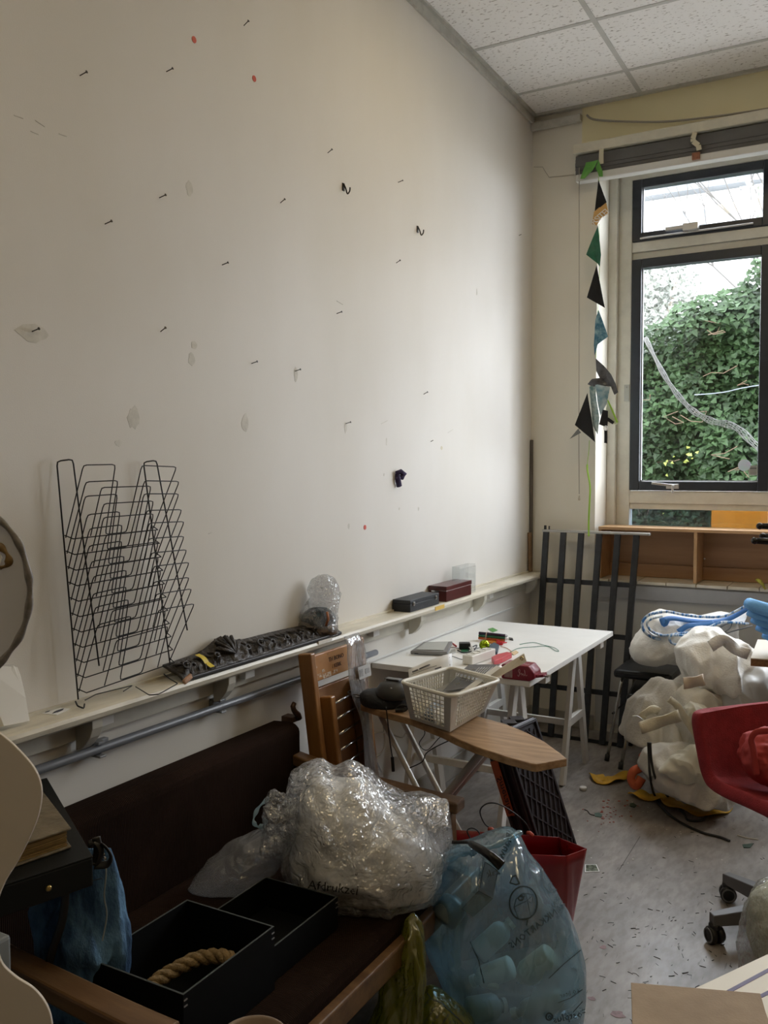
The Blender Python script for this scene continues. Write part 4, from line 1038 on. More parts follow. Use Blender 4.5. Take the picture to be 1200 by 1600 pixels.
# ================================================================ BAGS, BOXES AND CLOTH
clearf = film('clear_film', (.97, .98, 1.0), .82, .10, white=(.92, .94, .97), scale=12, bump=1.0, gloss=.19)
milky = M('white_stuffing', (.72, .71, .68), .45, var=.06, vs=12, bump=.5, bs=35)
bluef = film('blue_film', (.60, .82, .92), .67, .14, white=(.46, .67, .80), scale=6, bump=.8, gloss=.17, stretch=(1, 1, .45))
yelf = film('yellow_film', (.62, .62, .12), .45, .22, white=(.36, .36, .05), scale=9, bump=.8, stretch=(1, 1, .35))
inkb = M('marker_ink', (.012, .012, .014), .5)
# ---- big clear bag
t = thing('clear_plastic_bag', 'big crinkled clear plastic bag stuffed with white plastic on the sofa', 'plastic bag', (.6, -3.0, .386))
g = G().puff((560, 1325), [(475, 1232), (500, 1212), (530, 1222), (560, 1218), (590, 1235), (612, 1262), (640, 1275), (672, 1305), (692, 1340), (690, 1375), (670, 1400), (630, 1412), (590, 1412), (540, 1405), (490, 1395), (460, 1370), (452, 1335), (462, 1290)],
               2.42, .16, .14, n=140, rings=34, amp=.010, fr=8, seed=2, floor=.392, vor=.6, vfr=10)
build(g, 'stuffing', M('white_stuffing_soft', (.80, .795, .77), .4, col2=(.90, .90, .89), vs=9, bump=.6, bs=26), t, smooth=True)
ob = [(455, 1208), (480, 1196), (503, 1190), (520, 1206), (545, 1191), (566, 1200), (585, 1222), (612, 1248), (640, 1250), (668, 1243), (697, 1252), (700, 1285), (706, 1310), (705, 1335), (690, 1352), (688, 1390), (676, 1415), (652, 1434), (620, 1438), (580, 1432), (530, 1428), (490, 1405), (450, 1382), (438, 1350), (446, 1320), (452, 1290), (448, 1250)]
g = G().puff((565, 1322), ob, 2.42, .175, .15, n=170, rings=40, amp=.014, fr=8, seed=5, floor=.389, vor=1.1, vfr=8)
bv = bvh(g); build(g, 'film', clearf, t, smooth=True)
mt_ = print_on(bv, 'marker_text', inkb, t, [('Afdrukzei', 481, 1388, 15, -7, False), ("''", 556, 1374, 10, 10, False)], [], off=.002); mt_['kind'] = 'stuff'
# loose open flap at the upper right and at the top
def flap(pts0, pts1, name, mt, parent, d0, d1, k=14, amp=.012, sd=0):
    """loose sheet of film between two polylines of photo positions at distances d0 and d1"""
    rows = []
    A = curve_pts([P(a, b, d=d0) for a, b in pts0], 5); B_ = curve_pts([P(a, b, d=d1) for a, b in pts1], 5); n = min(len(A), len(B_))
    for i in range(k+1):
        v = i/k; r = []
        for j in range(n):
            p = A[j].lerp(B_[j], v); e = math.sin(PI*v)
            r.append(p+(-fwd)*(.03*e)+Vector((noise.noise(p*22+Vector((sd, 0, 0))), noise.noise(p*22+Vector((0, sd, 3))), noise.noise(p*22+Vector((5, 0, sd)))))*amp)
        rows.append(r)
    return build(G().sheet(rows, .0004), name, mt, parent, smooth=True)
flap([(560, 1200), (575, 1202), (610, 1225), (650, 1244), (697, 1250)], [(590, 1255), (600, 1268), (620, 1275), (640, 1280), (660, 1290)], 'loose_flap', clearf, t, 2.50, 2.38, sd=2)
flap([(640, 1262), (655, 1250), (675, 1248), (697, 1252), (700, 1262)], [(690, 1340), (698, 1330), (703, 1320), (706, 1312), (706, 1300)], 'loose_flap', clearf, t, 2.36, 2.30, sd=7, amp=.02)
flap([(455, 1205), (475, 1198), (500, 1192), (515, 1205), (520, 1215)], [(450, 1262), (462, 1250), (480, 1235), (500, 1228), (520, 1225)], 'loose_flap', clearf, t, 2.46, 2.40, sd=11, amp=.018)
# ---- smaller limp bag at its left
t = thing('limp_plastic_bag', 'limp clear carrier bag with knotted handles slumped against the sofa back', 'plastic bag', (.35, -3.2, .386))
g = G().puff((385, 1345), [(296, 1400), (300, 1375), (325, 1345), (360, 1318), (395, 1300), (425, 1290), (455, 1290), (462, 1300), (450, 1335), (430, 1365), (400, 1390), (365, 1410), (345, 1416), (318, 1408)],
               2.44, .075, .05, n=90, rings=20, amp=.009, fr=9, seed=8, floor=.388, vor=.8, vfr=9)
cl2 = film('clear_film_dim', (.90, .91, .93), .72, .2, white=(.72, .73, .75), scale=6, bump=.6, gloss=.10)
build(g, 'bag_body', cl2, t, smooth=True)
g = G().puff((438, 1278), [(413, 1250), (422, 1240), (436, 1240), (448, 1248), (462, 1250), (470, 1268), (468, 1290), (455, 1315), (435, 1335), (412, 1345), (404, 1330), (412, 1305), (416, 1280)],
               2.40, .045, .04, n=90, rings=22, amp=.018, fr=16, seed=4, vor=1.0, vfr=20)
build(g, 'bag_neck', clearf, t, smooth=True)
pts = curve_pts([P(420, 1247, d=2.42), P(404, 1262, d=2.43), P(396, 1282, d=2.42), P(404, 1292, d=2.41), P(414, 1288, d=2.40), P(413, 1278, d=2.40)], 6)
build(G().tube(pts, [.006+.003*math.sin(i) for i in range(len(pts))], 8, flat=.5), 'handle_loop', film('pale_blue_film', (.8, .92, .95), .4, .2, white=(.6, .75, .78)), t, smooth=True)
# ---- black boxes
bxm = M('black_card', (.0025, .003, .0035), .6, var=.15, vs=20, spec=.15)
ebm = M('black_card_edge', (.05, .06, .06), .5)
def open_box(name, lb, x0, x1, y0, y1, z0, z1, rim=True):
    t = thing(name, lb, 'box', ((x0+x1)/2, (y0+y1)/2, z0), group=None)
    w_ = .004
    build(G().b2(x0, x1, y0, y1, z0, z0+.004), 'bottom', bxm, t)
    for (a, b, c, d_) in ((x0, x0+w_, y0, y1), (x1-w_, x1, y0, y1), (x0+w_, x1-w_, y0, y0+w_), (x0+w_, x1-w_, y1-w_, y1)):
        build(G().b2(a, b, c, d_, z0+.004, z1), 'side', bxm, t)
        build(G().b2(a, b, c, d_, z1, z1+.0008), 'rim_edge', ebm, t)
    g = G()
    for (cx, cyy) in ((x1+.0005, y0+.006), (x1+.0005, y1-.006)):
        for k in range(2): g.box((cx, cyy, z1-.012-.012*k), (.002, .009, .0025))
    build(g, 'corner_staples', M('staple', (.5, .5, .5), .3, metal=.8), t)
    return t
open_box('black_box', 'tall open black cardboard box holding a coil of rope on the sofa', .452, .704, -3.868, -3.575, .388, .530)
open_box('black_box', 'flat open black cardboard box on the sofa in front of the clear bag', .462, .686, -3.568, -3.285, .388, .468)
# rope coil
rope = M('jute_rope', (.17, .115, .05), .9, col2=(.30, .21, .10), vs=60, bump=.5, bs=150)
t = thing('rope_coil', 'coil of tan twisted rope lying inside the tall black box', 'rope', (.58, -3.72, .40))
ctrl = [(.53, -3.80, .445), (.535, -3.74, .455), (.57, -3.67, .468), (.625, -3.635, .466), (.655, -3.65, .44), (.65, -3.70, .42), (.60, -3.74, .415), (.57, -3.79, .42), (.60, -3.825, .43), (.645, -3.83, .425), (.675, -3.80, .415), (.67, -3.84, .405), (.60, -3.845, .403)]
ax = curve_pts(ctrl, 9)
for s_ in range(3):
    pts = []
    for i, p in enumerate(ax):
        tn = (ax[min(i+1, len(ax)-1)]-ax[max(i-1, 0)]).normalized(); u = tn.orthogonal().normalized(); v = tn.cross(u)
        u = Vector((0, 0, 1))-tn*tn.z; u.normalize(); v = tn.cross(u); a = i*.75+s_*2*PI/3
        pts.append(p+(u*math.cos(a)+v*math.sin(a))*.0085)
    build(G().tube(pts, .0092, 6), 'strand', rope, t, smooth=True)
solo(G().sheet([[Vector((.655+.02*u, -3.66+.06*v, .41+.05*u+.02*math.sin(3*v))) for u in (0, .5, 1)] for v in (0, .33, .66, 1)], .001), 'grey_film_scrap', M('smoky_film', (.07, .07, .075), .3), 'torn dark grey plastic scrap sticking up beside the rope in the black box', 'scrap')
# ---- wooden bowl at the bottom edge
c_ = P(395, 1622, z=.455)
solo(G().lathe([(.001, -.064), (.03, -.064), (.052, -.05), (.063, -.02), (.066, .0), (.0655, .004), (.062, .004), (.059, .0), (.05, -.03), (.001, -.045)], c_, 40), 'wooden_bowl', M('bowl_wood', (.26, .19, .14), .45, var=.12, vs=12, stretch=(1, 1, 6)), 'pale wooden bowl rim at the bottom edge of the picture beside the black box', 'bowl', smooth=True)
# ---- blue bag
t = thing('blue_rubbish_bag', 'full translucent light blue rubbish bag tied with a black strap on the floor', 'rubbish bag', (.97, -2.85, 0))
ob = [(704, 1322), (735, 1316), (765, 1300), (795, 1292), (812, 1302), (824, 1330), (845, 1355), (868, 1395), (890, 1430), (905, 1468), (914, 1500), (914, 1545), (908, 1585), (895, 1625), (860, 1650), (800, 1655), (750, 1640), (720, 1600), (700, 1555), (683, 1515), (665, 1480), (655, 1445), (663, 1410), (680, 1375), (690, 1345)]
g = G().puff((790, 1475), ob, 2.47, .17, .15, n=150, rings=36, amp=.008, fr=6, seed=3, floor=.004, vor=.8, vfr=5, st=(1, 1, .4))
bv = bvh(g); build(g, 'film', bluef, t, smooth=True)
items = [('D', 799, 1387, 17, 25, True), ('DRANKKARTONS', 800, 1482, 11, 38, True), ('FLESSEN', 866, 1419, 8, 60, True), ('verpakkingen', 871, 1436, 6.5, 62, True),
         ('Fostplus', 864, 1597, 12, 12, True), ('60 liter', 874, 1558, 8, 14, True), ('Blauwe', 783, 1352, 13, 66, True), ('zak', 762, 1372, 12, 18, True)]
def circ(cx, cyy, rx, ry, a0=0, a1=360, n=24): return [(cx+rx*math.cos(math.radians(a0+(a1-a0)*k/n)), cyy+ry*math.sin(math.radians(a0+(a1-a0)*k/n))) for k in range(n+1)]
lines = [(circ(817, 1411, 21, 26), 2.2), ([(803, 1417), (822, 1407), (828, 1434), (810, 1436), (803, 1417)], 1), ([(803, 1417), (806, 1404), (820, 1396), (822, 1407)], 1), ([(822, 1407), (832, 1398), (829, 1411), (822, 1407)], .9), ([(820, 1396), (832, 1398)], .9),
         (circ(813, 1403, 3.4, 3.6, n=10), 2), (circ(816, 1399, 3, 3, n=10), 1.4), ([(823, 1438), (822, 1446)], 1.4), ([(846, 1358), (848, 1385), (855, 1394), (864, 1396), (868, 1390), (860, 1376)], 1.4), (circ(862, 1385, 4, 6, n=12), 1.2),
         ([(856, 1528), (880, 1505), (905, 1485)], 1.4), ([(870, 1566), (890, 1558), (908, 1545)], 1.2), ([(894, 1580), (908, 1564)], 1.2), (circ(857, 1587, 5, 5.5, n=14), 2.2), (circ(858, 1588, 2, 2.2, n=8), 1.4),
         ([(735, 1470), (748, 1500), (757, 1535)], 1.1)]
mt_ = print_on(bv, 'print', M('bag_ink', (.03, .05, .055), .6), t, items, lines, off=.004); mt_['kind'] = 'stuff'
# gathered top folds and black strap
for (a, b, c_, r0) in (((812, 1302), (770, 1322), (738, 1332), .016), ((700, 1330), (720, 1326), (742, 1330), .012), ((690, 1355), (712, 1338), (740, 1330), .012)):
    pts = curve_pts([P(a[0], a[1], d=2.42), P(b[0], b[1], d=2.36), P(c_[0], c_[1], d=2.33)], 6)
    build(G().tube(pts, [r0*(1+.3*math.sin(i*1.7)) for i in range(len(pts))], 8, flat=.5), 'gather', bluef, t, smooth=True)
pts = curve_pts([P(706, 1316, d=2.36), P(730, 1316, d=2.34), P(742, 1322, d=2.31), P(765, 1336, d=2.27), P(784, 1353, d=2.26)], 6)
solo(G().tube(pts, [.005]*8+[.008+.0004*i for i in range(len(pts)-8)], 8, flat=.45), 'black_strap', M('black_rubber', (.01, .01, .012), .25), 'shiny black strap tied round the neck of the blue bag', 'strap', smooth=True)
# bottles and boxes inside the blue bag
hd = M('white_bottle', (.70, .74, .70), .4); hg = M('cream_bottle', (.55, .58, .48), .4)
def bottle(a, b, d, r, mt, lb, cap=True, nm='plastic_bottle'):
    A = P(*a, d=d); B_ = P(*b, d=d+.03); ax_ = (B_-A); L_ = ax_.length; R = ax_.to_track_quat('Z', 'Y').to_matrix()
    t = thing(nm, lb, 'bottle', A)
    build(G().lathe([(.001, 0), (r*.85, 0), (r, r*.15), (r, L_*.68), (r*.8, L_*.78), (r*.42, L_*.85), (r*.42, L_*.9)], A, 20, R), 'body', mt, t, smooth=True)
    if cap: build(G().lathe([(.001, L_*.9), (r*.55, L_*.9), (r*.55, L_), (.001, L_)], A, 16, R), 'cap', M('bottle_cap', (.6, .62, .58), .4), t)
bottle((800, 1510), (737, 1534), 2.40, .030, hd, 'white plastic bottle lying with its neck left, low in the blue bag')
bottle((862, 1492), (806, 1534), 2.41, .034, hg, 'cream wide plastic pot in the right of the blue bag', cap=False)
bottle((770, 1545), (772, 1520), 2.39, .016, hg, 'small cream capped bottle under the white bottle in the blue bag')
bottle((745, 1490), (800, 1440), 2.42, .030, M('milky_tub', (.5, .55, .55), .4), 'milky plastic bottle in the middle of the blue bag')
bottle((730, 1580), (790, 1570), 2.42, .035, M('dim_bottle', (.35, .42, .42), .4), 'dim translucent bottle near the bottom of the blue bag')
bottle((880, 1560), (800, 1585), 2.42, .028, MATS['milky_tub'], 'pale slim bottle at the lower right inside the blue bag')
bottle((690, 1440), (720, 1400), 2.40, .040, M('grey_bottle', (.12, .16, .18), .3), 'dark grey bottle at the upper left inside the blue bag', cap=False)
t = thing('clear_carton', 'small clear plastic carton slanting at the top left inside the blue bag', 'container', P(750, 1385, d=2.36))
q = [P(758, 1346, d=2.36), P(778, 1360, d=2.36), P(770, 1404, d=2.34), P(748, 1392, d=2.34)]
build(G().prism(q, fwd*.05), 'box', film('smoke_clear', (.80, .84, .86), .7, .1, white=(.4, .45, .48), bump=.05), t)
g = G()
for a, b in ((0, 1), (1, 2), (2, 3), (3, 0)): g.tube([q[a], q[b]], .0012, 4)
q2 = [P(748, 1392, d=2.34), P(770, 1404, d=2.34), P(740, 1432, d=2.36), P(722, 1420, d=2.37)]
for a, b in ((0, 3), (3, 2), (2, 1)): g.tube([q2[a], q2[b]], .0012, 4)
build(g, 'edges', M('edge_dark', (.05, .08, .10), .3), t)
build(G().prism(q2, fwd*.03), 'lower_face', M('dim_face', (.16, .24, .30), .3), t)
# ---- yellow bag
t = thing('yellow_rubbish_bag', 'translucent yellow rubbish bag hanging in folds in front of the sofa rail', 'rubbish bag', (.86, -3.2, 0))
g = G().puff((650, 1520), [(637, 1434), (650, 1430), (662, 1450), (664, 1490), (662, 1530), (660, 1580), (662, 1640), (650, 1680), (600, 1690), (560, 1650), (570, 1610), (590, 1580), (596, 1540), (612, 1505), (630, 1460)],
               2.27, .05, .05, n=110, rings=26, amp=.020, fr=9, seed=6, floor=.004, vor=.5, vfr=9, st=(3.5, 3.5, .3))
bv = bvh(g); build(g, 'film', yelf, t, smooth=True)
t = thing('yellow_printed_bag', 'second olive yellow printed rubbish bag lying between the sofa and the blue bag', 'rubbish bag', (.93, -3.05, 0))
g = G().puff((690, 1620), [(668, 1545), (690, 1552), (720, 1575), (740, 1600), (750, 1640), (740, 1680), (690, 1700), (650, 1680), (640, 1640), (645, 1580)],
               2.33, .07, .08, n=90, rings=22, amp=.012, fr=8, seed=9, floor=.004, vor=.6, vfr=8)
bv = bvh(g); build(g, 'film', yelf, t, smooth=True)
mt_ = print_on(bv, 'print', MATS['bag_ink'], t, [('verpakkingen', 654, 1590, 5, 56, False), ('eengemaakte', 662, 1603, 5, 56, False), ('60 x 1 liter', 672, 1608, 5, 56, False), ('Wegpakken', 684, 1612, 5, 56, False), ('zakken', 695, 1612, 5, 56, False)],
         [([(668, 1552), (675, 1562), (690, 1568), (702, 1580), (716, 1592), (730, 1605)], 1.3)]); mt_['kind'] = 'stuff'
# ---- red shopping bag
t = thing('red_paper_bag', 'big dark red open shopping bag standing behind the blue bag', 'bag', (.75, -2.4, 0))
rm = M('red_bag', (.30, .012, .018), .4, var=.12, vs=6)
zt = .375
R0, R1, R2, R3 = P(702, 1296, z=.36), P(872, 1308, z=.365), P(917, 1326, z=.36), P(886, 1336, z=.362)
R3 = P(884, 1338, z=.362); R4 = P(720, 1330, z=.355)
F0 = [Vector((q_.x*.98+.01, q_.y, .002)) for q_ in (R0, R1, R3, R4)]
c_ = sum(F0, Vector())/4; F0 = [c_+(q_-c_)*.93 for q_ in F0]
F0[1] = Vector((.955, -2.22, .002)); F0[2] = Vector((.985, -2.36, .002)); 
tops = [R0, R1, R2, R3, R4]; bots = [F0[0], F0[1], (F0[1]+F0[2])/2+Vector((.01, 0, 0)), F0[2], F0[3]]
for i, nm in ((0, 'back_panel'), (1, 'gusset'), (2, 'gusset'), (3, 'front_panel'), (4, 'gusset')):
    j = (i+1) % 5; K = 8; rows = []
    for r in range(K+1):
        v = r/K; rows.append([tops[i].lerp(tops[j], u/K).lerp(bots[i].lerp(bots[j], u/K), v)+Vector((.006, .006, 0))*math.sin(v*5+u)*math.sin(PI*u/K)*.8*min(1, v*4) for u in range(K+1)])
    build(G().sheet(rows, .0012), nm, rm, t, smooth=True)
build(G().prism(bots, (0, 0, .002)), 'bottom', rm, t)
for (pp, dd) in (([(772, 1296), (758, 1288), (750, 1268), (760, 1256), (778, 1256), (800, 1268), (820, 1285), (828, 1300)], 2.85), ([(745, 1325), (735, 1310), (730, 1298), (738, 1294), (748, 1300), (754, 1318)], 2.68)):
    build(G().tube(curve_pts([P(a, b, d=dd) for a, b in pp], 6), .0022, 6), 'string_handle', bc, t, smooth=True)
for q_ in ((768, 1297), (828, 1303)):
    build(G().tube([P(q_[0]-5, q_[1]-2, d=2.84), P(q_[0], q_[1]-2, d=2.83), P(q_[0]+5, q_[1]+3, d=2.83)], .006, 8, flat=.5), 'reinforcement', M('bag_pad', (.50, .10, .06), .6), t, smooth=True)
# ---- black folding crate
t = thing('folding_crate', 'black plastic lattice crate with an orange label leaning under the wooden board', 'crate', (.78, -2.1, 0))
ckm = M('crate_plastic', (.016, .013, .018), .45, var=.25, vs=30); rib = M('crate_rib', (.030, .026, .034), .4)
A_ = P(793, 1172, d=3.03); B_ = P(833, 1300, d=2.98); dirv = (B_-A_).normalized()
C_ = P(765, 1172, d=3.16); D_ = P(858, 1190, d=3.18)
up_ = -dirv; A_ = A_+up_*(.655-A_.z)/up_.z*1.0
A_ = P(785, 1142, d=3.04); bot = A_+dirv*((A_.z-.01)/-dirv.z)
sideu = (P(843, 1147, d=3.20)-A_); sidev = (P(757, 1150, d=3.10)-A_)
sideu = sideu-dirv*sideu.dot(dirv); sidev = sidev-dirv*sidev.dot(dirv)
Lc = (bot-A_).length*.80
def cr(u, v, w_): return A_+sideu*u+sidev*v+dirv*(w_*Lc)
lift = 0
def cq(u, v, w_): return cr(u, v, w_)+Vector((0, 0, lift))
build(G().prism([cq(0, 0, 0), cq(1, 0, 0), cq(1, 1, 0), cq(0, 1, 0)], dirv*Lc*.93), 'body', ckm, t, bevel=.004)
nu = sideu.cross(dirv).normalized(); nu = nu if nu.dot(CAM-A_) > 0 else -nu
nv = sidev.cross(dirv).normalized(); nv = nv if nv.dot(CAM-A_) > 0 else -nv
g = G()
def seg(a, b, r=.0022): g.beam(a+nu*.003, b+nu*.003, r*2, .006, up=nu)
for k in range(-4, 9):
    # two families of diagonals clipped to the face
    for sgn in (1, -1):
        p0 = None; pts = []
        for s_ in range(0, 41):
            u = s_/40; w_ = (k*.13+.0)+(u*.30 if sgn == 1 else -u*.9+.6)
            if .05 < w_ < .92: pts.append((u, w_))
        if len(pts) > 2: seg(cq(pts[0][0], 0, pts[0][1]), cq(pts[-1][0], 0, pts[-1][1]))
build(g, 'lattice', rib, t)
g = G()
for u in (.02, .98): g.beam(cq(u, 0, .02)+nu*.004, cq(u, 0, .93)+nu*.004, .012, .008, up=nu)
for w_ in (.02, .93): g.beam(cq(0, 0, w_)+nu*.004, cq(1, 0, w_)+nu*.004, .012, .008, up=nu)
for v in (.08, .5, .94): g.beam(cq(0, v, .0)+nv*.004, cq(0, v, .93)+nv*.004, .012, .010, up=nv)
build(g, 'frame_rim', ckm, t, bevel=.002)
w0, w1 = .17, .52
lbq = [cq(0, .98, w0), cq(0, .58, w0), cq(0, .58, w1), cq(0, .98, w1)]
build(G().prism([q_+nv*.0125 for q_ in lbq], nv*.001), 'orange_label', M('orange_label', (.42, .10, .035), .6, var=.1), t)
text('Smeralva', 'label_text', inkb, t, lbq[1]+nv*.0142+(lbq[2]-lbq[1])*.27+(lbq[0]-lbq[1])*.15, (lbq[2]-lbq[1]), (lbq[1]-lbq[0])*-1, .036, shear=.3)
g = G()
for k in range(3): g.box(cq(.25+.25*k, .5, -.012), (.05, .05, .02), Matrix.Rotation(.6, 3, 'Z'))
build(g, 'hinge', ckm, t, bevel=.003)
# ================================================================ THINGS ON THE LEDGE
def dep(v): return (Vector(v)-CAM).dot(fwd)
wire = M('black_wire', (.010, .010, .011), .35, metal=.3)
t = thing('wire_rack', 'tall black wire magazine rack with many tiers leaning on the wall above the ledge', 'rack', (.04, -3.36, LZ))
def ry(u, z):   # side lean of the rack: u 0 left, 1 right
    k = (1.56-z)/.63; return (-3.565+.052*k)*(1-u)+(-3.262+.095*k)*u
def rzv(u, z): return z+.018*u*(1.56-z)/.63
def rp(x, u, z): return Vector((x, ry(u, z), rzv(u, z)))
def rc(pts, r=.008):
    """polyline with rounded corners"""
    out = [pts[0]]
    for a, b, c in zip(pts, pts[1:], pts[2:]):
        p = b+(a-b).normalized()*min(r, (a-b).length*.4); q = b+(c-b).normalized()*min(r, (c-b).length*.4)
        out += [p, p.lerp(b, .6).lerp(q.lerp(b, .6), .5), q]
    return out+[pts[-1]]
for u in (0, 1):
    w_ = .045
    pts = rc([rp(.03, u, .938), rp(.026, u, 1.56), rp(.03, u+.16, 1.566), rp(.095, u+.06, 1.03 if u == 0 else 1.055)], .012)
    build(G().tube(pts, .0021, 6), 'side_frame', wire, t, smooth=True)
for k in range(11):
    z = 1.365-.0405*k; jx = .004*math.sin(k*2.1); jz = .003*math.sin(k*3.7)
    g = G(); b_, f_ = .032, .055; h = .185+jz; ln = .082+jx
    g.tube([rp(b_, 0, z+.006), rp(f_, .02, z-.003), rp(f_, .98, z-.003), rp(b_, 1, z+.006)], .0016, 5)
    A_ = [rp(b_+.003, .0, z), rp(b_+ln, .02, z+h), rp(b_+ln, .37, z+h+.002), rp(f_, .36, z), rp(f_, .60, z), rp(b_+ln, .68, z+h), rp(b_+ln+.012, 1.08, z+h-.004), rp(b_, 1., z)]
    g.tube(rc(A_, .011), .0016, 5)
    g.tube(rc([rp(f_, .20, z), rp(b_+ln*.8, .24, z+h-.058), rp(b_+ln*.8, .82, z+h-.058), rp(f_, .78, z)], .011), .0016, 5)
    build(g, 'tier', wire, t, smooth=False)
g = G().tube(rc([P(118, 1096, x=.03), P(121, 1103, x=.05), P(131, 1107, z=LZ+.003), P(132, 1100, x=.06)], .006), .0022, 6)
g.tube(rc([P(133, 1094, z=.935), P(150, 1085, z=.935), P(207, 1071, z=.932), P(193, 1080, z=.93)], .004), .0016, 5)
g.tube(rc([P(212, 1073, z=.93), P(233, 1086, z=.93), P(248, 1085, z=.93), P(278, 1068, z=.93), P(264, 1060, z=.94), P(256, 1053, z=.95)], .006), .0017, 5)
build(g, 'bottom_hooks', wire, t)
# carved ornament
orn = M('carved_oak', (.011, .008, .006), .45, col2=(.036, .027, .021), vs=60, bump=.6, bs=90)
t = thing('carved_moulding', 'dark carved wooden moulding with a shell lying along the ledge', 'moulding', (.05, -2.8, LZ))
y0, y1 = -3.19, -2.33; rows = []
NN = 150
for i in range(NN+1):
    s_ = i/NN; y = y0+(y1-y0)*s_
    hgt = .034+.012*math.sin(PI*s_)+(.030*math.exp(-((s_-.30)/.075)**2))
    r = []
    for j in range(15):
        v = j/14; x = .098-.078*v; z = LZ+.010+hgt*v
        dsh = math.hypot((s_-.30)*9, v-1.0)
        rel = .005*max(0, math.cos(math.atan2((s_-.30)*9, 1.35-v)*9))*(1 if dsh < 1 else 0)
        rel += .005*max(0, math.sin(s_*70+v*5))*math.sin(PI*v)*(1 if dsh >= 1 else 0)+.004*math.exp(-((dsh-1)/.06)**2)
        rel += .006*math.exp(-(((s_*12) % 1-.5)**2*30+(v-.5)**2*30)) + (.012*math.exp(-((s_-.46)/.015)**2*1-((v-.6)/.2)**2)) + (.012*math.exp(-((s_-.04)/.02)**2-((v-.5)/.25)**2))
        rel += .0012*noise.noise(Vector((y*60, v*8, 0)))
        r.append((x+rel*1.1, y, z+rel*.8))
    rows.append(r)
build(G().sheet(rows, -.006), 'carved_face', orn, t, smooth=True)
def on_(s_, v, h=.004):
    i_ = min(NN, max(0, int(s_*NN))); j_ = min(14, max(0, int(v*14))); return Vector(rows[i_][j_])+Vector((h*.8, 0, h*.5))
g = G()
for k in range(-4, 5):
    a_ = k*.36; p0 = on_(.30, .35); p1 = on_(.30+.062*math.sin(a_), .98 if abs(k) < 3 else .75, .006)
    g.tube([p0, p0.lerp(p1, .5)+Vector((.006, 0, .002)), p1+Vector((.003, 0, .002))], [.0025, .005, .0065], 7)
build(g, 'shell_ribs', orn, t, smooth=True)
g = G()
for s0, r0 in ((.04, .014), (.10, .010), (.21, .010), (.40, .011), (.465, .016), (.56, .010), (.66, .012), (.76, .010), (.86, .012), (.94, .010)):
    c0_ = on_(s0, .55, .004)
    g.tube([c0_+Vector((-.5*r0*math.sin(a), r0*math.cos(a), .6*r0*math.sin(a))) for a in [k*PI/6 for k in range(12)]], .003, 6, closed=True)
    g.tube([c0_, c0_+Vector((.006, 0, .004))], [.005, .003], 8)
build(g, 'rosettes', orn, t, smooth=True)
g = G()
for k in range(26):
    s0 = .02+k*.037
    if abs(s0-.30) < .07: continue
    for v0, v1 in ((.2, .45), (.85, .62)): g.tube([on_(s0, v0), on_(s0+.012, (v0+v1)/2, .006), on_(s0+.026, v1)], [.0015, .004, .0015], 6)
build(g, 'leaf_carving', orn, t, kind='stuff')
build(G().b2(.086, .104, y0+.02, y1, LZ, LZ+.012), 'lower_edge', M('moulding_edge', (.015, .012, .010), .5), t, bevel=.003)
g = G(); pp = rows[int(NN*.155)]
g.sheet([[Vector(q_)+Vector((.004, d_, .006)) for q_ in pp[1:13]] for d_ in (-.010, .010)], .001)
build(g, 'yellow_tape', M('yellow_cloth_tape', (.62, .48, .05), .5), t)
build(G().box(P(293, 1061, x=.10), (.010, .035, .016), Matrix.Rotation(.4, 3, 'X')), 'broken_end', M('raw_wood', (.50, .30, .20), .7, var=.2, vs=60), t, bevel=.003)
# loose splinters by the bag
solo(G().b2(.062, .098, -2.50, -2.40, LZ+.001, LZ+.008), 'wood_splinter', M('splinter', (.20, .09, .045), .6), 'reddish wooden splinter lying under the small plastic bag on the ledge', 'splinter')
# small clear bag on the ledge
xb_ = .055; D0 = dep(P(500, 950, x=xb_))
t = thing('small_clear_bag', 'small clear plastic bag holding a dark blue bundle, standing on the ledge', 'plastic bag', P(495, 990, x=xb_))
g = G().puff((500, 962), [(470, 972), (474, 958), (490, 948), (512, 950), (524, 962), (524, 980), (512, 988), (480, 988)], D0, .035, .02, n=60, rings=12, amp=.006, fr=22, seed=2, floor=LZ+.004)
build(g, 'blue_bundle', M('denim_bundle', (.012, .03, .055), .6, col2=(.08, .12, .15), vs=26), t, smooth=True)
g = G().puff((495, 983), [(463, 978), (470, 970), (500, 976), (526, 974), (528, 990), (500, 997), (472, 995)], D0-.01, .03, .03, n=50, rings=10, amp=.006, fr=25, seed=5, floor=LZ+.002)
build(g, 'brown_bundle', M('brown_bundle', (.15, .11, .085), .6, col2=(.28, .23, .19), vs=40), t, smooth=True)
build(G().tube([P(511, 956, d=D0-.05), P(513, 967, d=D0-.055), P(509, 978, d=D0-.05)], .005, 6), 'copper_tag', M('copper', (.35, .14, .07), .4, metal=.3), t, smooth=True)
ob = [(462, 970), (466, 955), (478, 945), (484, 930), (480, 922), (488, 905), (497, 899), (512, 900), (522, 905), (528, 918), (534, 930), (528, 945), (526, 960), (528, 975), (528, 990), (515, 997), (480, 996), (464, 988)]
g = G().puff((500, 955), ob, D0, .045, .035, n=110, rings=24, amp=.010, fr=18, seed=7, floor=LZ+.001, vor=.9, vfr=22)
build(g, 'film', film('ledge_bag_film', (.97, .97, .97), .74, .12, white=(.85, .85, .85), scale=26, bump=1.0, gloss=.22), t, smooth=True)
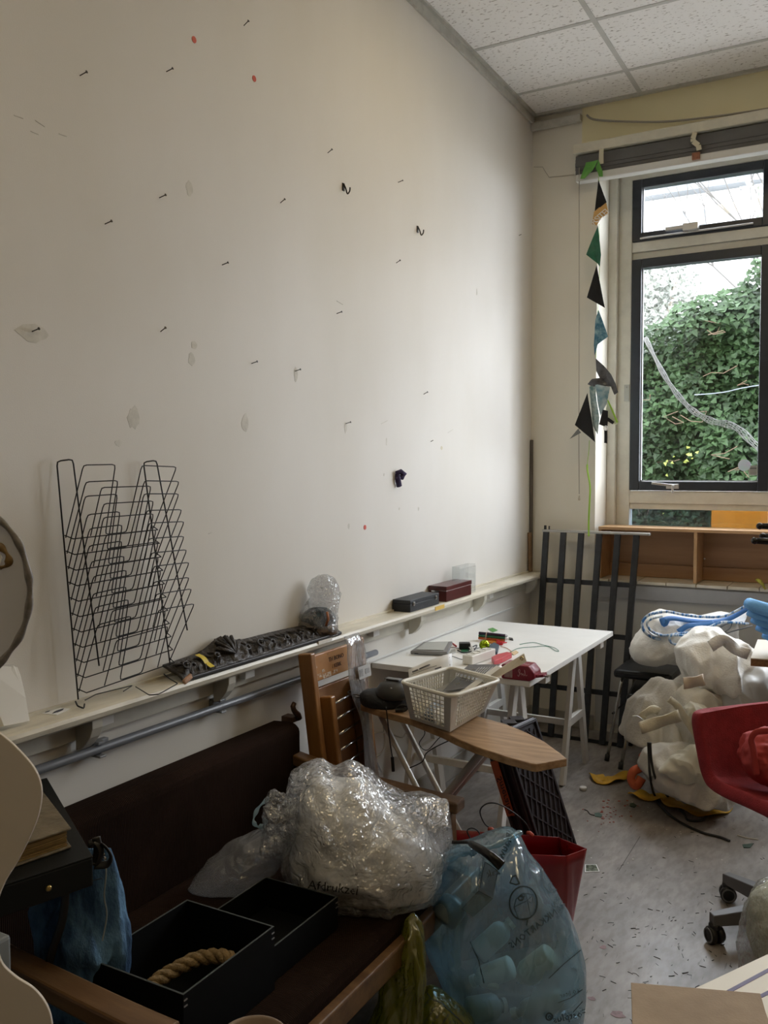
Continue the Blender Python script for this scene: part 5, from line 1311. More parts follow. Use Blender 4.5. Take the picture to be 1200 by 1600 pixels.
# boxes
t = thing('black_case', 'small black box with two silver catches standing on the ledge', 'box', (.05, -1.63, LZ))
bcm = M('case_black', (.012, .014, .018), .5, bump=.1, bs=90)
build(G().b2(.004, .092, -1.755, -1.47, LZ, LZ+.034), 'body', bcm, t, bevel=.002)
build(G().b2(.004, .092, -1.755, -1.47, LZ+.035, LZ+.052), 'lid', bcm, t, bevel=.002)
for y in (-1.725, -1.505): build(G().b2(.092, .096, y-.008, y+.008, LZ+.026, LZ+.044).b2(.092, .099, y-.003, y+.003, LZ+.030, LZ+.04), 'catch', M('chrome', (.6, .6, .6), .2, metal=1), t, bevel=.001)
t = thing('maroon_case', 'small maroon lacquered box with a hinged lid on the ledge behind the black one', 'box', (.05, -1.28, LZ))
mm_ = M('maroon_lacquer', (.085, .018, .016), .3, var=.15)
build(G().b2(.004, .096, -1.40, -1.11, LZ, LZ+.050), 'body', mm_, t, bevel=.002)
build(G().b2(.003, .097, -1.402, -1.108, LZ+.0515, LZ+.072), 'lid', mm_, t, bevel=.002)
build(G().b2(.005, .095, -1.399, -1.111, LZ+.05, LZ+.0515), 'seam', M('seam_light', (.5, .42, .40), .4), t)
build(G().b2(.02, .06, -1.404, -1.400, LZ+.044, LZ+.050), 'hinge', M('chrome', (.6, .6, .6), .2, metal=1), t)
t = thing('clear_holder', 'tall clear acrylic leaflet holder standing on the ledge', 'holder', (.05, -.95, LZ))
gm_ = glass_mat('acrylic', (.97, .98, .98), 1.0, .05)
ya, yb_ = P(712, 900, x=.05).y, P(737, 900, x=.05).y; zt_ = P(737, 880, x=.05).z
for (a, b, c, d_) in ((.03, .032, ya, yb_), (.070, .072, ya, yb_), (.032, .070, ya, ya+.002), (.032, .070, yb_-.002, yb_)):
    build(G().b2(a, b, c, d_, LZ, zt_ if a < .04 else zt_-.01), 'wall', gm_, t)
# ink-blot card and white panel
p = P(86, 1111, z=LZ+.001)
t = thing('blot_card', 'small white card with dark blue ink blots lying flat on the ledge', 'card', p)
R = rotz(.25); build(G().box(p, (.052, .058, .0012), R), 'card', paper, t)
for (dx, dy, a, b_) in ((.010, .0, .013, .042), (-.013, -.012, .006, .018), (-.012, .016, .006, .018)):
    build(G().prism([p+R@Vector((dx+a/2*math.cos(k*PI/6), dy+b_/2*math.sin(k*PI/6)*(1+.25*math.sin(k*2.3)), .0008)) for k in range(12)], (0, 0, .0006)), 'blot', M('blot_ink', (.02, .03, .07), .5), t)
solo(G().prism([P(-30, 1143, x=.03), P(6, 1134, x=.06), P(46, 1126, x=.06), P(40, 1090, x=.045), P(32, 1055, x=.02), P(27, 1042, x=.012), P(20, 1037, x=.012), P(-30, 1039, x=.008)], (.002, -.001, 0)), 'foam_sheet', M('white_foam', (.72, .71, .67), .7), 'white rounded foam panel leaning on the wall at the left end of the ledge', 'panel')
# ================================================================ THINGS ON THE TABLE
TZ = .7305
t = thing('silver_device', 'flat silver-grey electronic device on the near left corner of the white table', 'device', P(670, 1015, z=TZ))
q = [P(641, 1021, z=TZ+.012), P(699, 1023, z=TZ+.012), P(697, 1010, z=TZ+.012), P(643, 1006, z=TZ+.03)]
a_, b_, c_, d_ = P(641, 1022, z=TZ+.004), P(699, 1024, z=TZ+.004), P(697, 1014, z=TZ+.004), P(644, 1012, z=TZ+.004)
c_ = b_+Vector((-.045, .15, .018)); d_ = a_+Vector((-.0, .13, .018)); d_.x = max(d_.x, .01)
build(G().prism([a_, b_, c_, d_], (0, 0, .014)), 'case', M('silver_plastic', (.22, .22, .225), .35, metal=.2), t, bevel=.003)
def q4(u, v, z): return a_.lerp(b_, u).lerp(d_.lerp(c_, u), v)+Vector((0, 0, z))
build(G().prism([q4(.12, .12, .0145), q4(.88, .12, .0145), q4(.88, .9, .0145), q4(.12, .9, .0145)], (0, 0, .002)), 'screen', M('screen_grey', (.48, .50, .49), .25), t)
build(G().prism([q4(.12, -.01, .002), q4(.22, -.01, .002), q4(.22, -.01, .006), q4(.12, -.01, .006)], (0, -.001, 0)), 'port', bc, t)
# power strip
t = thing('power_strip', 'white power strip with four sockets near the front edge of the table', 'power strip', P(750, 1030, z=TZ))
a_, b_ = P(737, 1040, z=TZ), P(771, 1028, z=TZ); ax_ = (b_-a_).normalized(); ax_.z = 0; L_ = .20; sd_ = Vector((-ax_.y, ax_.x, 0))
R = Matrix((ax_, sd_, Vector((0, 0, 1)))).transposed(); c_ = a_+ax_*L_/2+sd_*.022+Vector((0, 0, .02))
build(G().box(c_, (L_, .048, .038), R), 'body', M('socket_white', (.74, .73, .68), .35), t, bevel=.004)
for k in range(4):
    cc = c_+ax_*(-.07+.045*k)+Vector((0, 0, .0195))
    build(G().lathe([(.0195, 0), (.0195, .0015), (.0165, .0015), (.0165, -.003), (.001, -.003)], cc, 20, cap=False), 'socket_ring', M('socket_ring', (.60, .59, .54), .4), t)
    build(G().box(cc+ax_*.008+Vector((0, 0, -.0015)), (.004, .004, .002), R).box(cc-ax_*.008+Vector((0, 0, -.0015)), (.004, .004, .002), R), 'socket_holes', bc, t)
# green bauble
p = P(757, 1008, z=TZ+.024)
t = thing('green_ball', 'shiny metallic green bauble among the clutter on the table', 'bauble', p)
build(G().lathe([(.001, -.024)]+[(.024*math.cos(a), .024*math.sin(a)) for a in [(-80+16*k)*PI/180 for k in range(11)]]+[(.001, .024)], p, 24), 'ball', M('green_metal', (.30, .42, .02), .18, metal=.9), t, smooth=True)
# bundle of felt pens with a band
t = thing('marker_bundle', 'bundle of coloured felt pens held by a pale band at the back of the table', 'pens', P(767, 995, z=TZ))
a_, b_ = P(748, 997, z=TZ+.01), P(789, 1001, z=TZ+.01); u_ = (b_-a_); u_.z = 0
for k, (cl, dz_, dy_) in enumerate((((.50, .10, .02), .0, 0), ((.02, .13, .07), .012, .002), ((.03, .012, .05), .024, .004), ((.04, .02, .06), .018, .022), ((.45, .12, .03), .004, .018))):
    m_ = M('pen_%d' % k, cl, .4); s_ = a_+Vector((0, dy_*1.0, dz_+.0)); e_ = s_+u_
    pn = build(G().tube([s_, e_], .0065, 8), 'pen', m_, t, smooth=True)
    build(G().tube([e_, e_+u_.normalized()*.004], .005, 8), 'pen_end', M('pen_end', (.5, .5, .5), .4), t)
build(G().tube([a_+u_*.30+Vector((0, .010+.017*math.cos(k*PI/5), .012+.019*math.sin(k*PI/5))) for k in range(10)], .003, 6, closed=True), 'band', M('rubber_band', (.65, .55, .50), .5), t)
# assorted bits: (name, label, cat, builder)
def flatq(q_, z_, h_, nm, mt, lb, cat, **k):
    return solo(G().prism([P(a, b, z=TZ+z_) for a, b in q_], (0, 0, h_)), nm, mt, lb, cat, **k)
flatq([(762, 983), (770, 981), (778, 985), (770, 988)], .0005, .001, 'green_card_scrap', M('green_card', (.10, .30, .08), .6), 'small green card scrap at the back of the table', 'scrap')
flatq([(795, 997), (801, 998), (802, 1001), (796, 1000)], .0005, .004, 'black_eraser', bc, 'tiny black cap lying alone right of the felt pens', 'cap')
flatq([(808, 1034), (822, 1032), (828, 1036), (812, 1037)], .0005, .0008, 'thin_paper_scrap', paper, 'thin white paper scrap near the right corner of the table', 'scrap')
t = thing('box_cutter', 'slim pliers with red handles pointing left on the table', 'pliers', P(700, 1003, z=TZ))
build(G().tube([P(682, 1004, z=TZ+.004), P(700, 1004, z=TZ+.006)], [.002, .005], 6), 'jaws', M('steel_dull', (.4, .4, .4), .4, metal=.7), t, smooth=True)
build(G().tube(curve_pts([P(699, 1004, z=TZ+.006), P(706, 1005, z=TZ+.008), P(713, 1010, z=TZ+.005)], 3), .004, 6), 'handle', M('red_handle', (.40, .03, .03), .4), t, smooth=True)
t.name = 'pliers'
p = P(726, 1009, z=TZ+.015)
t = thing('power_adapter', 'black plug-in power adapter with its cable on the table', 'adapter', p)
build(G().box(p, (.05, .04, .03), rotz(.5)), 'body', bc, t, bevel=.004)
build(G().tube(curve_pts([p+Vector((.03, .01, -.006)), P(745, 1008, z=TZ+.01), P(740, 1016, z=TZ+.004), P(725, 1020, z=TZ+.004), P(715, 1016, z=TZ+.004)], 4), .003, 6), 'cable', bc, t, smooth=True)
pts = curve_pts([P(a, b, z=TZ+.012) for a, b in ((732, 1004), (733, 1011), (737, 1016), (741, 1022), (737, 1010), (733, 1006))], 4)
solo(G().tube(pts, .0028, 6), 'white_wire', M('white_wire', (.72, .70, .66), .4), 'bent white wire standing over the black adapter', 'wire', smooth=True)
flatq([(763, 1013), (772, 1008), (780, 1012), (777, 1024), (768, 1021)], .0005, .014, 'blue_module', M('blue_module', (.02, .045, .08), .4), 'small dark blue plastic module beside the green bauble', 'module', bevel=.002)
t = thing('red_clip', 'bright red plastic clamp right of the felt pens on the table', 'clamp', P(783, 1005, z=TZ))
rd = M('red_plastic', (.55, .01, .02), .35)
build(G().box(P(781, 1005, z=TZ+.008), (.03, .025, .014), rotz(.3)), 'body', rd, t, bevel=.003); build(G().tube([P(784, 1004, z=TZ+.006), P(792, 1004, z=TZ+.004)], [.005, .002], 6), 'tip', rd, t)
build(G().tube([P(776, 1000, z=TZ+.008), P(780, 1003, z=TZ+.014)], .006, 6), 'knob', rd, t)
flatq([(762, 1002), (776, 1003), (776, 1006), (763, 1005)], .0005, .006, 'orange_pencil', M('orange_pencil', (.65, .25, .04), .5), 'short orange crayon in front of the felt pens', 'crayon')
flatq([(769, 1025), (795, 1019), (800, 1022), (775, 1028)], .0005, .0006, 'pink_strip', M('pink_strip', (.60, .35, .38), .6), 'pale pink strip of paper behind the power strip', 'scrap')
flatq([(798, 1021), (806, 1017), (810, 1020), (803, 1024)], .0005, .003, 'wooden_chip', M('tan_chip', (.60, .44, .25), .6), 'small tan chip on the table left of the maroon packet', 'scrap')
flatq([(705, 1017), (711, 1016), (712, 1020), (703, 1023)], .0005, .006, 'grey_connector', M('steel_dull', (.4, .4, .4), .4), 'small grey connector beside the silver device', 'connector')
flatq([(720, 1016), (731, 1015), (733, 1018), (722, 1020)], .0005, .003, 'circuit_board', M('pcb_green', (.02, .14, .06), .4), 'small green circuit board under the wires on the table', 'circuit board')
gw = M('green_wire', (.02, .16, .10), .5); rnd = random.Random(21)
for (pp, mt, lb, nm) in (([(812, 1007), (822, 1005), (835, 1004), (850, 1008), (866, 1012), (873, 1017), (868, 1017), (855, 1010), (830, 1011), (810, 1013), (797, 1019)], gw, 'thin dark green wire looping across the right of the table', 'green_wire'),
                 ([(702, 1024), (712, 1027), (720, 1030), (728, 1030), (738, 1028), (745, 1024)], bc, 'thin black wire between the silver device and the power strip', 'black_wire'),
                 ([(700, 1012), (712, 1012), (722, 1014), (735, 1014), (750, 1012)], bc, 'black wire running right from behind the silver device', 'black_wire'),
                 ([(782, 1010), (790, 1012), (797, 1016), (801, 1020)], M('orange_wire', (.5, .2, .05), .5), 'short orange wire right of the bauble', 'orange_wire')):
    solo(G().tube(curve_pts([P(a, b, z=TZ+.002) for a, b in pp], 5), .0014, 5), nm, mt, lb, 'wire')
# maroon coffee packets
mar = M('maroon_foil', (.20, .012, .03), .28, var=.25, vs=30, bump=.25, bs=40)
def packet(a, b, h_, d_, lb, full=True):
    A_, B_ = P(*a, z=TZ), P(*b, z=TZ); ax_ = (B_-A_); ax_.z = 0; L_ = ax_.length; ax_.normalize(); sd_ = Vector((-ax_.y, ax_.x, 0))
    t = thing('coffee_packet', lb, 'packet', (A_+B_)/2, group=None)
    prof = [(0, .002), (L_*.05, 0), (L_*.85, 0), (L_, .012), (L_*.98, h_*.6), (L_*.82, h_), (L_*.06, h_), (0, h_-.004)]
    build(G().prism([A_+ax_*x+Vector((0, 0, z)) for x, z in prof], sd_*d_), 'body', mar, t, bevel=.004)
    if full:
        build(G().box(A_+ax_*(L_+.012)+sd_*(d_*.5)+Vector((0, 0, h_*.35)), (.035, d_*.55, .012), Matrix((ax_, sd_, Vector((0, 0, 1)))).transposed() @ Matrix.Rotation(-.2, 3, 'Y')), 'folded_end', M('maroon_shine', (.30, .05, .08), .2, metal=.5), t, bevel=.003)
        build(G().box(A_+ax_*(L_+.034)+sd_*(d_*.5)+Vector((0, 0, h_*.33)), (.016, .022, .006), Matrix((ax_, sd_, Vector((0, 0, 1)))).transposed()), 'silver_clip', M('chrome', (.6, .6, .6), .2, metal=1), t)
        build(G().box(A_+ax_*(L_*.22)-sd_*.0008+Vector((0, 0, h_*.5)), (L_*.24, .001, h_*.75), Matrix((ax_, sd_, Vector((0, 0, 1)))).transposed()), 'label_panel', M('packet_label', (.28, .16, .16), .5, col2=(.45, .33, .32), vs=60), t)
        for (o_, up_) in ((A_+ax_*(L_*.50)-sd_*.0012+Vector((0, 0, .016)), Vector((0, 0, 1))), (A_+ax_*(L_*.52)+sd_*.02+Vector((0, 0, h_+.0006)), sd_)):
            ctrl_ = [(0, .006), (.006, .0), (.012, .02), (.010, .03), (.004, .024), (.014, .010), (.020, .016), (.022, .006), (.028, .014), (.031, .004), (.038, .016), (.034, .030), (.040, .006), (.048, .010)]
            build(G().tube(curve_pts([o_+ax_*(a*.8)+up_*(b*.9) for a, b in ctrl_], 3), .0009, 4), 'script_mark', M('pink_print', (.55, .35, .38), .5), t)
    return t
packet((783, 1060), (835, 1066), .058, .085, 'maroon foil packet with a silver clip at the front edge of the table')
flatq([(768, 1034), (776, 1030), (792, 1026), (800, 1028), (785, 1036), (772, 1041)], .0005, .022, 'red_packet', M('red_packet', (.45, .02, .03), .4, var=.1), 'bright red packet lying behind the cream cardboard channel', 'packet', bevel=.003)
# ================================================================ STOOLS, CLOTH PILE (right)
seat_m = M('black_seat', (.008, .009, .011), .35, bump=.1, bs=30); chrome = M('chrome_leg', (.50, .49, .46), .22, metal=.9)
def stool(cx, cyy, rz, zs, lb, wx=.31, wy=.37):
    t = thing('stacking_stool', lb, 'stool', (cx, cyy, 0), rz, group='stacked black stools')
    build(G().b2(-wx/2, wx/2, -wy/2, wy/2, zs-.045, zs), 'seat', seat_m, t, bevel=.016, local=True)
    for sx_ in (-1, 1):
        pts = rc([Vector((sx_*(wx/2+.02), -wy/2-.03, .004)), Vector((sx_*(wx/2-.035), -wy/2+.05, zs-.055)), Vector((sx_*(wx/2-.035), wy/2-.05, zs-.055)), Vector((sx_*(wx/2+.02), wy/2+.03, .004))], .03)
        build(G().tube(pts, .009, 10), 'leg_frame', chrome, t, smooth=True, local=True)
        for sy in (-1, 1): build(G().tube([(sx_*(wx/2+.021), sy*(wy/2+.031), .001), (sx_*(wx/2+.017), sy*(wy/2+.025), .035)], .013, 10), 'rubber_foot', bc, t, smooth=True, local=True)
        build(G().tube([(sx_*(wx/2-.0), -wy/2+.0, .25), (sx_*(wx/2-.0), wy/2-.0, .25)], .005, 6), 'stretcher', bc, t, local=True)
    return t
stool(.79, -.30, .0, .485, 'upper black stool of the stack, white tarp bag resting on it', .30, .39)
stool(.86, -.39, .12, .385, 'lower black stool of the stack, right behind the table leg', .30, .36)
canv = M('white_canvas', (.76, .74, .69), .8, col2=(.84, .83, .79), vs=5, bump=.25, bs=120)
canv2 = M('soiled_canvas', (.50, .475, .40), .85, col2=(.68, .65, .58), vs=4, bump=.3, bs=90)
canv3 = M('grey_canvas', (.50, .48, .44), .85, col2=(.62, .60, .55), vs=4, bump=.3, bs=90)
# light tarp bag with blue edging
D1 = 4.55
t = thing('tarp_bag', 'folded white tarp bag with blue corded edging lying on the stacked stools', 'tarp', P(1020, 1030, d=D1))
g = G().puff((1045, 1000), [(986, 1018), (990, 1005), (1004, 985), (1018, 962), (1035, 955), (1062, 960), (1100, 963), (1135, 955), (1150, 965), (1150, 1000), (1120, 1030), (1060, 1036), (1000, 1037), (988, 1030)], D1, .17, .14, n=120, rings=26, amp=.016, fr=6, seed=12, vor=.6, vfr=5, power=.38, floor=.488)
build(g, 'body', canv, t, smooth=True)
cordm = M('blue_white_cord', (.03, .16, .42), .6, col2=(.60, .68, .75), vs=90, ramp=(.45, .55), stretch=(1, .3, .3))
def D1p(a, b, dd=0): return P(a, b, d=D1-.17+dd)
top_in = [(1019, 971), (1035, 961), (1060, 966), (1100, 968), (1135, 962), (1152, 955), (1170, 950)]
bot_in = [(1012, 985), (1025, 994), (1060, 990), (1090, 986), (1110, 977), (1135, 973), (1160, 972)]
A_ = curve_pts([D1p(a, b, .14) for a, b in top_in], 5); B_ = curve_pts([D1p(a, b, -.02) for a, b in bot_in], 5)
build(G().sheet([[A_[j].lerp(B_[j], v)+Vector((0, 0, -.03*math.sin(PI*v)+.012*noise.noise(A_[j]*12+Vector((v*4, 0, 0))))) for j in range(len(A_))] for v in [k/8 for k in range(9)]], .003), 'inner_lining', M('lining', (.45, .50, .58), .7, col2=(.70, .70, .68), vs=6), t, smooth=True)
for (pp, dd, r_) in (([(1060, 996), (1030, 999), (1010, 990), (1003, 975), (1012, 962), (1030, 957), (1045, 956), (1070, 961), (1100, 964), (1130, 963), (1150, 955), (1172, 942)], .02, .007),
                     ([(1170, 975), (1150, 973), (1128, 972), (1110, 979), (1090, 987), (1060, 990), (1035, 993), (1018, 986), (1011, 975), (1018, 967), (1035, 963)], -.05, .006),
                     ([(1092, 995), (1070, 993), (1050, 993), (1046, 1000), (1055, 1007), (1075, 1003)], -.06, .006)):
    build(G().tube(curve_pts([D1p(a, b, dd) for a, b in pp], 5), r_, 7), 'corded_edge', cordm, t, smooth=True)
blc = M('blue_webbing', (.05, .19, .50), .6, var=.15)
for (pp, dd) in (([(1032, 970), (1050, 966), (1080, 970), (1110, 972), (1135, 968), (1160, 955), (1175, 945)], .03), ([(1060, 987), (1075, 978), (1095, 976), (1115, 972)], .0), ([(1034, 966), (1038, 975), (1042, 968)], .0)):
    build(G().tube(curve_pts([D1p(a, b, dd) for a, b in pp], 5), .016, 6, flat=.35), 'blue_webbing', blc, t, smooth=True)
g = G().tube(curve_pts([D1p(a, b, -.03) for a, b in ((1120, 982), (1132, 975), (1143, 972), (1140, 982), (1130, 990), (1150, 985), (1175, 978))], 5), .009, 6, flat=.4)
build(g, 'grey_strap', M('grey_strap', (.16, .17, .18), .6), t, smooth=True)
# big white cloth heap
def heap(nm, lb, c, out, d, tf, tb, mt, seed, amp=.05, fr=4.5, vor=.35, vfr=5, st=(1.5, 1.5, .7), floor=.004, n=150, rings=36):
    g = G().puff(c, out, d, tf, tb, n=n, rings=rings, octs=2, amp=amp, fr=fr, seed=seed, floor=floor, vor=vor, vfr=vfr, st=st)
    return solo(g, nm, mt, lb, 'cloth', group=None, smooth=True)
heap('canvas_heap', 'crumpled soiled beige canvas bag at the bottom of the heap, left part', (1045, 1150), [(986, 1170), (978, 1150), (988, 1110), (1003, 1085), (1030, 1062), (1065, 1055), (1090, 1080), (1100, 1130), (1090, 1180), (1050, 1195), (1010, 1180)], 4.25, .22, .2, canv3, 21, floor=.25)
heap('canvas_heap', 'crumpled white canvas bag on top of the heap beside the blue-edged tarp', (1105, 1050), [(1056, 1012), (1070, 998), (1095, 985), (1125, 985), (1160, 1000), (1178, 1015), (1174, 1050), (1160, 1085), (1130, 1110), (1100, 1090), (1075, 1070), (1060, 1040)], 4.15, .24, .15, canv, 22, amp=.04, fr=4, floor=.3)
heap('canvas_heap', 'grey-beige canvas folds in the middle of the heap behind the red chair', (1085, 1150), [(1060, 1085), (1090, 1062), (1120, 1080), (1130, 1110), (1130, 1160), (1110, 1200), (1080, 1210), (1058, 1170), (1055, 1120)], 4.05, .16, .15, canv2, 23, amp=.035, floor=.1)
heap('canvas_heap', 'grubby canvas bag lying lowest on the floor in front of the heap', (1075, 1230), [(1000, 1200), (1010, 1175), (1050, 1165), (1100, 1165), (1140, 1190), (1150, 1230), (1130, 1255), (1100, 1260), (1060, 1245), (1020, 1228)], 3.95, .16, .2, canv3, 24, amp=.03, floor=.004)
heap('canvas_heap', 'pale crumpled canvas flap with tassels spread over the lowest bag', (1075, 1195), [(1030, 1205), (1050, 1185), (1085, 1165), (1110, 1165), (1112, 1225), (1090, 1226), (1060, 1220), (1045, 1212)], 3.80, .05, .06, M('pale_canvas', (.58, .56, .47), .8, var=.08), 25, amp=.016, fr=9, floor=.02)
heap('canvas_heap', 'small cream cotton bag tucked into the middle of the heap', (1085, 1120), [(1068, 1105), (1080, 1098), (1100, 1102), (1112, 1115), (1105, 1138), (1085, 1140), (1070, 1125)], 3.88, .05, .05, MATS['pale_canvas'], 26, amp=.012, fr=12, floor=.1)
heap('plastic_sheeting', 'milky translucent plastic sheeting hanging behind the red chair back', (1165, 1090), [(1130, 1060), (1150, 1045), (1190, 1040), (1230, 1050), (1235, 1130), (1190, 1150), (1140, 1140), (1125, 1100)], 4.0, .12, .1, M('milky_sheet', (.50, .50, .49), .35, var=.08, vs=4), 27, amp=.02, floor=.1)
# floppy straps in the heap
stm = M('cream_strap', (.58, .54, .42), .75, var=.1, vs=20, bump=.2, bs=150)
def strap(pp, dd, wd, mt, nm, lb, ups=(0, 0, 1), th=.004):
    pts = curve_pts([P(a, b, d=dd) for a, b in pp], 6); rows = []
    for i, p in enumerate(pts):
        tn = (pts[min(i+1, len(pts)-1)]-pts[max(i-1, 0)]).normalized(); wv = tn.cross(fwd).normalized(); wv = (wv*.9+Vector((0, 0, .0))+fwd*.35*math.sin(i*.6)).normalized()
        rows.append([p-wv*wd/2, p, p+wv*wd/2])
    return solo(G().sheet(rows, th), nm, mt, lb, 'strap', smooth=True)
strap([(1000, 1138), (1030, 1128), (1062, 1118)], 3.80, .052, stm, 'webbing_strap', 'longest cream webbing strap sticking out left of the heap')
strap([(1003, 1122), (1006, 1116), (1020, 1108), (1030, 1112)], 3.86, .034, stm, 'webbing_strap', 'curled cream webbing loop with a metal ring left of the heap')
strap([(1068, 1068), (1080, 1066), (1100, 1062)], 3.86, .05, M('kraft_strap', (.60, .50, .40), .7), 'webbing_strap', 'short frayed cream strap end in the upper heap')
strap([(1045, 1092), (1060, 1105), (1078, 1135), (1095, 1160)], 3.84, .03, stm, 'webbing_strap', 'diagonal cream strap running down the heap')
strap([(1110, 1010), (1130, 1000), (1150, 1015), (1170, 1022)], 3.86, .05, canv, 'webbing_strap', 'white strap loop high on the heap near the board corner')
solo(G().tube(curve_pts([P(a, b, d=3.84) for a, b in ((988, 1119), (996, 1119), (1003, 1124), (1006, 1129))], 4), .003, 6), 'metal_ring', M('steel_dull', (.4, .4, .4), .4), 'thin metal ring on the curled webbing loop', 'ring')
yel = M('yellow_webbing', (.60, .34, .02), .6, var=.15, vs=14)
def floor_strap(pp, wd, nm, lb, lift=.004, amp=.02):
    pts = curve_pts([P(a, b, z=lift) for a, b in pp], 6); rows = []
    for i, p in enumerate(pts):
        tn = (pts[min(i+1, len(pts)-1)]-pts[max(i-1, 0)]).normalized(); wv = Vector((-tn.y, tn.x, 0)).normalized()
        e = amp*(.5+.5*math.sin(i*.7)); rows.append([p-wv*wd/2+Vector((0, 0, e)), p+Vector((0, 0, .002)), p+wv*wd/2+Vector((0, 0, e*.6))])
    return solo(G().sheet(rows, .003), nm, yel, lb, 'strap', smooth=True)
floor_strap([(931, 1212), (940, 1222), (958, 1220), (975, 1213), (992, 1211)], .07, 'yellow_strap', 'yellow webbing loop on the floor left of the heap')
floor_strap([(990, 1240), (1010, 1246), (1040, 1250), (1062, 1262), (1090, 1270), (1115, 1272), (1130, 1260)], .09, 'yellow_strap', 'long yellow webbing strap crumpled under the front of the heap')
g = G().tube(curve_pts([P(1003, 1178, d=4.05), P(1010, 1185, d=4.0), P(1005, 1197, d=4.0), P(990, 1205, d=4.0), P(986, 1218, d=4.0), P(994, 1228, d=3.98), P(1003, 1215, d=3.98)], 5), .020, 8, flat=.5)
solo(g, 'orange_strap', M('orange_cloth', (.45, .09, .03), .7, var=.15), 'orange-red cloth strap curling out of the lower left of the heap', 'strap', smooth=True)
for (pp, lb) in (([(1013, 1160, .40), (1014, 1185, .28), (1016, 1215, .13), (1022, 1240, .02), (1035, 1262, .005), (1060, 1283, .005), (1095, 1300, .005), (1125, 1308, .005), (1140, 1314, .005)], 'long black cable falling from the heap and trailing along the floor'),
                 ([(1016, 1160, .40), (1018, 1190, .26), (1026, 1220, .10), (1045, 1246, .006), (1068, 1270, .006), (1075, 1281, .006), (1095, 1282, .006), (1105, 1275, .006)], 'shorter black cable looping round under the yellow strap')):
    pts = curve_pts([P(a, b, z=z) if z < .1 else P(a, b, d=3.86) for a, b, z in pp], 7)
    solo(G().tube(pts, .0055, 8), 'floor_cable', bc, lb, 'cable', smooth=True)
# blue foam rolls on a board at the right edge
t = thing('side_table', 'cream laminated board corner with a raw brown edge at the right edge', 'table', (1.75, -1.2, 0))
q = [P(1173, 1028, d=3.5), P(1186, 1000, d=3.9)]
zt_ = q[0].z; a_ = q[0]; b_ = P(1184, 999, z=zt_)
b_ = a_+ (b_-a_).normalized()*min(.5, (b_-a_).length)
build(G().prism([a_, a_+Vector((.8, .1, 0)), b_+Vector((.8, .1, 0)), b_], (0, 0, -.004)), 'laminate', M('cream_laminate', (.72, .66, .56), .4), t)
build(G().prism([p+Vector((0, 0, -.004)) for p in (a_, a_+Vector((.8, .1, 0)), b_+Vector((.8, .1, 0)), b_)], (0, 0, -.028)), 'core', M('raw_brown_edge', (.25, .13, .06), .7, var=.3, vs=60), t)
for p in (a_+Vector((.3, .1, 0)), a_+Vector((.75, .15, 0)), b_+Vector((.3, .0, 0)), b_+Vector((.75, .05, 0))): build(G().beam(p+Vector((0, 0, -.032)), Vector((p.x, p.y, 0)), .04, .04), 'leg', M('table_leg', (.45, .42, .38), .5), t)
fm_ = M('blue_foam', (.16, .42, .82), .8, bump=.3, bs=90)
t = thing('blue_foam_stack', 'stack of light blue foam profiles lying on the board at the right edge', 'foam', (1.6, -1.1, zt_))
base = P(1178, 985, d=3.65)
for k in range(5):
    z = zt_+.022+.036*k; x_ = P(1176-3*k+6*(k == 4)*-1, 985, d=3.65).x
    A_ = P([1196, 1186, 1178, 1172, 1169][k], [992, 980, 968, 957, 944][k], d=3.62)
    dr_ = Vector((.85, -.25, -.10)).normalized() if k < 4 else Vector((.8, -.45, -.12)).normalized()
    build(G().tube([A_+Vector((0, .02, 0)), A_+dr_*.03, A_+dr_*.5], [.024, .027, .027], 10, flat=.6 if k < 4 else 1.0), 'foam_profile', fm_, t, smooth=True)
# black clamp arms at the right edge
t = thing('clamp_stand', 'black stand with rounded black arm tips reaching in from the right edge', 'stand', (1.75, -1.9, 0))
base = Vector((2.20, -1.50, 0))
bk2 = M('gloss_black', (.008, .008, .009), .25)
build(G().tube([base, base+Vector((0, 0, 1.33))], .013, 10), 'pole', bk2, t, smooth=True)
build(G().lathe([(.001, 0), (.16, 0), (.16, .012), (.02, .022), (.001, .022)], base, 28), 'foot_plate', bk2, t, smooth=True)
for (a, b, dd, z1) in ((1187, 822, 2.98, 1.33), (1179, 845, 2.94, 1.26), (1192, 838, 3.02, 1.29)):
    A_ = P(a, b, d=dd); E_ = base+Vector((0, 0, z1)); build(G().tube([A_, A_.lerp(E_, .15), A_.lerp(E_, .5), E_], [.010, .013, .011, .010], 10), 'arm', bk2, t, smooth=True)
    build(G().lathe([(.001, -.012), (.009, -.008), (.012, 0), (.009, .008), (.001, .012)], A_, 12), 'tip', bk2, t, smooth=True)
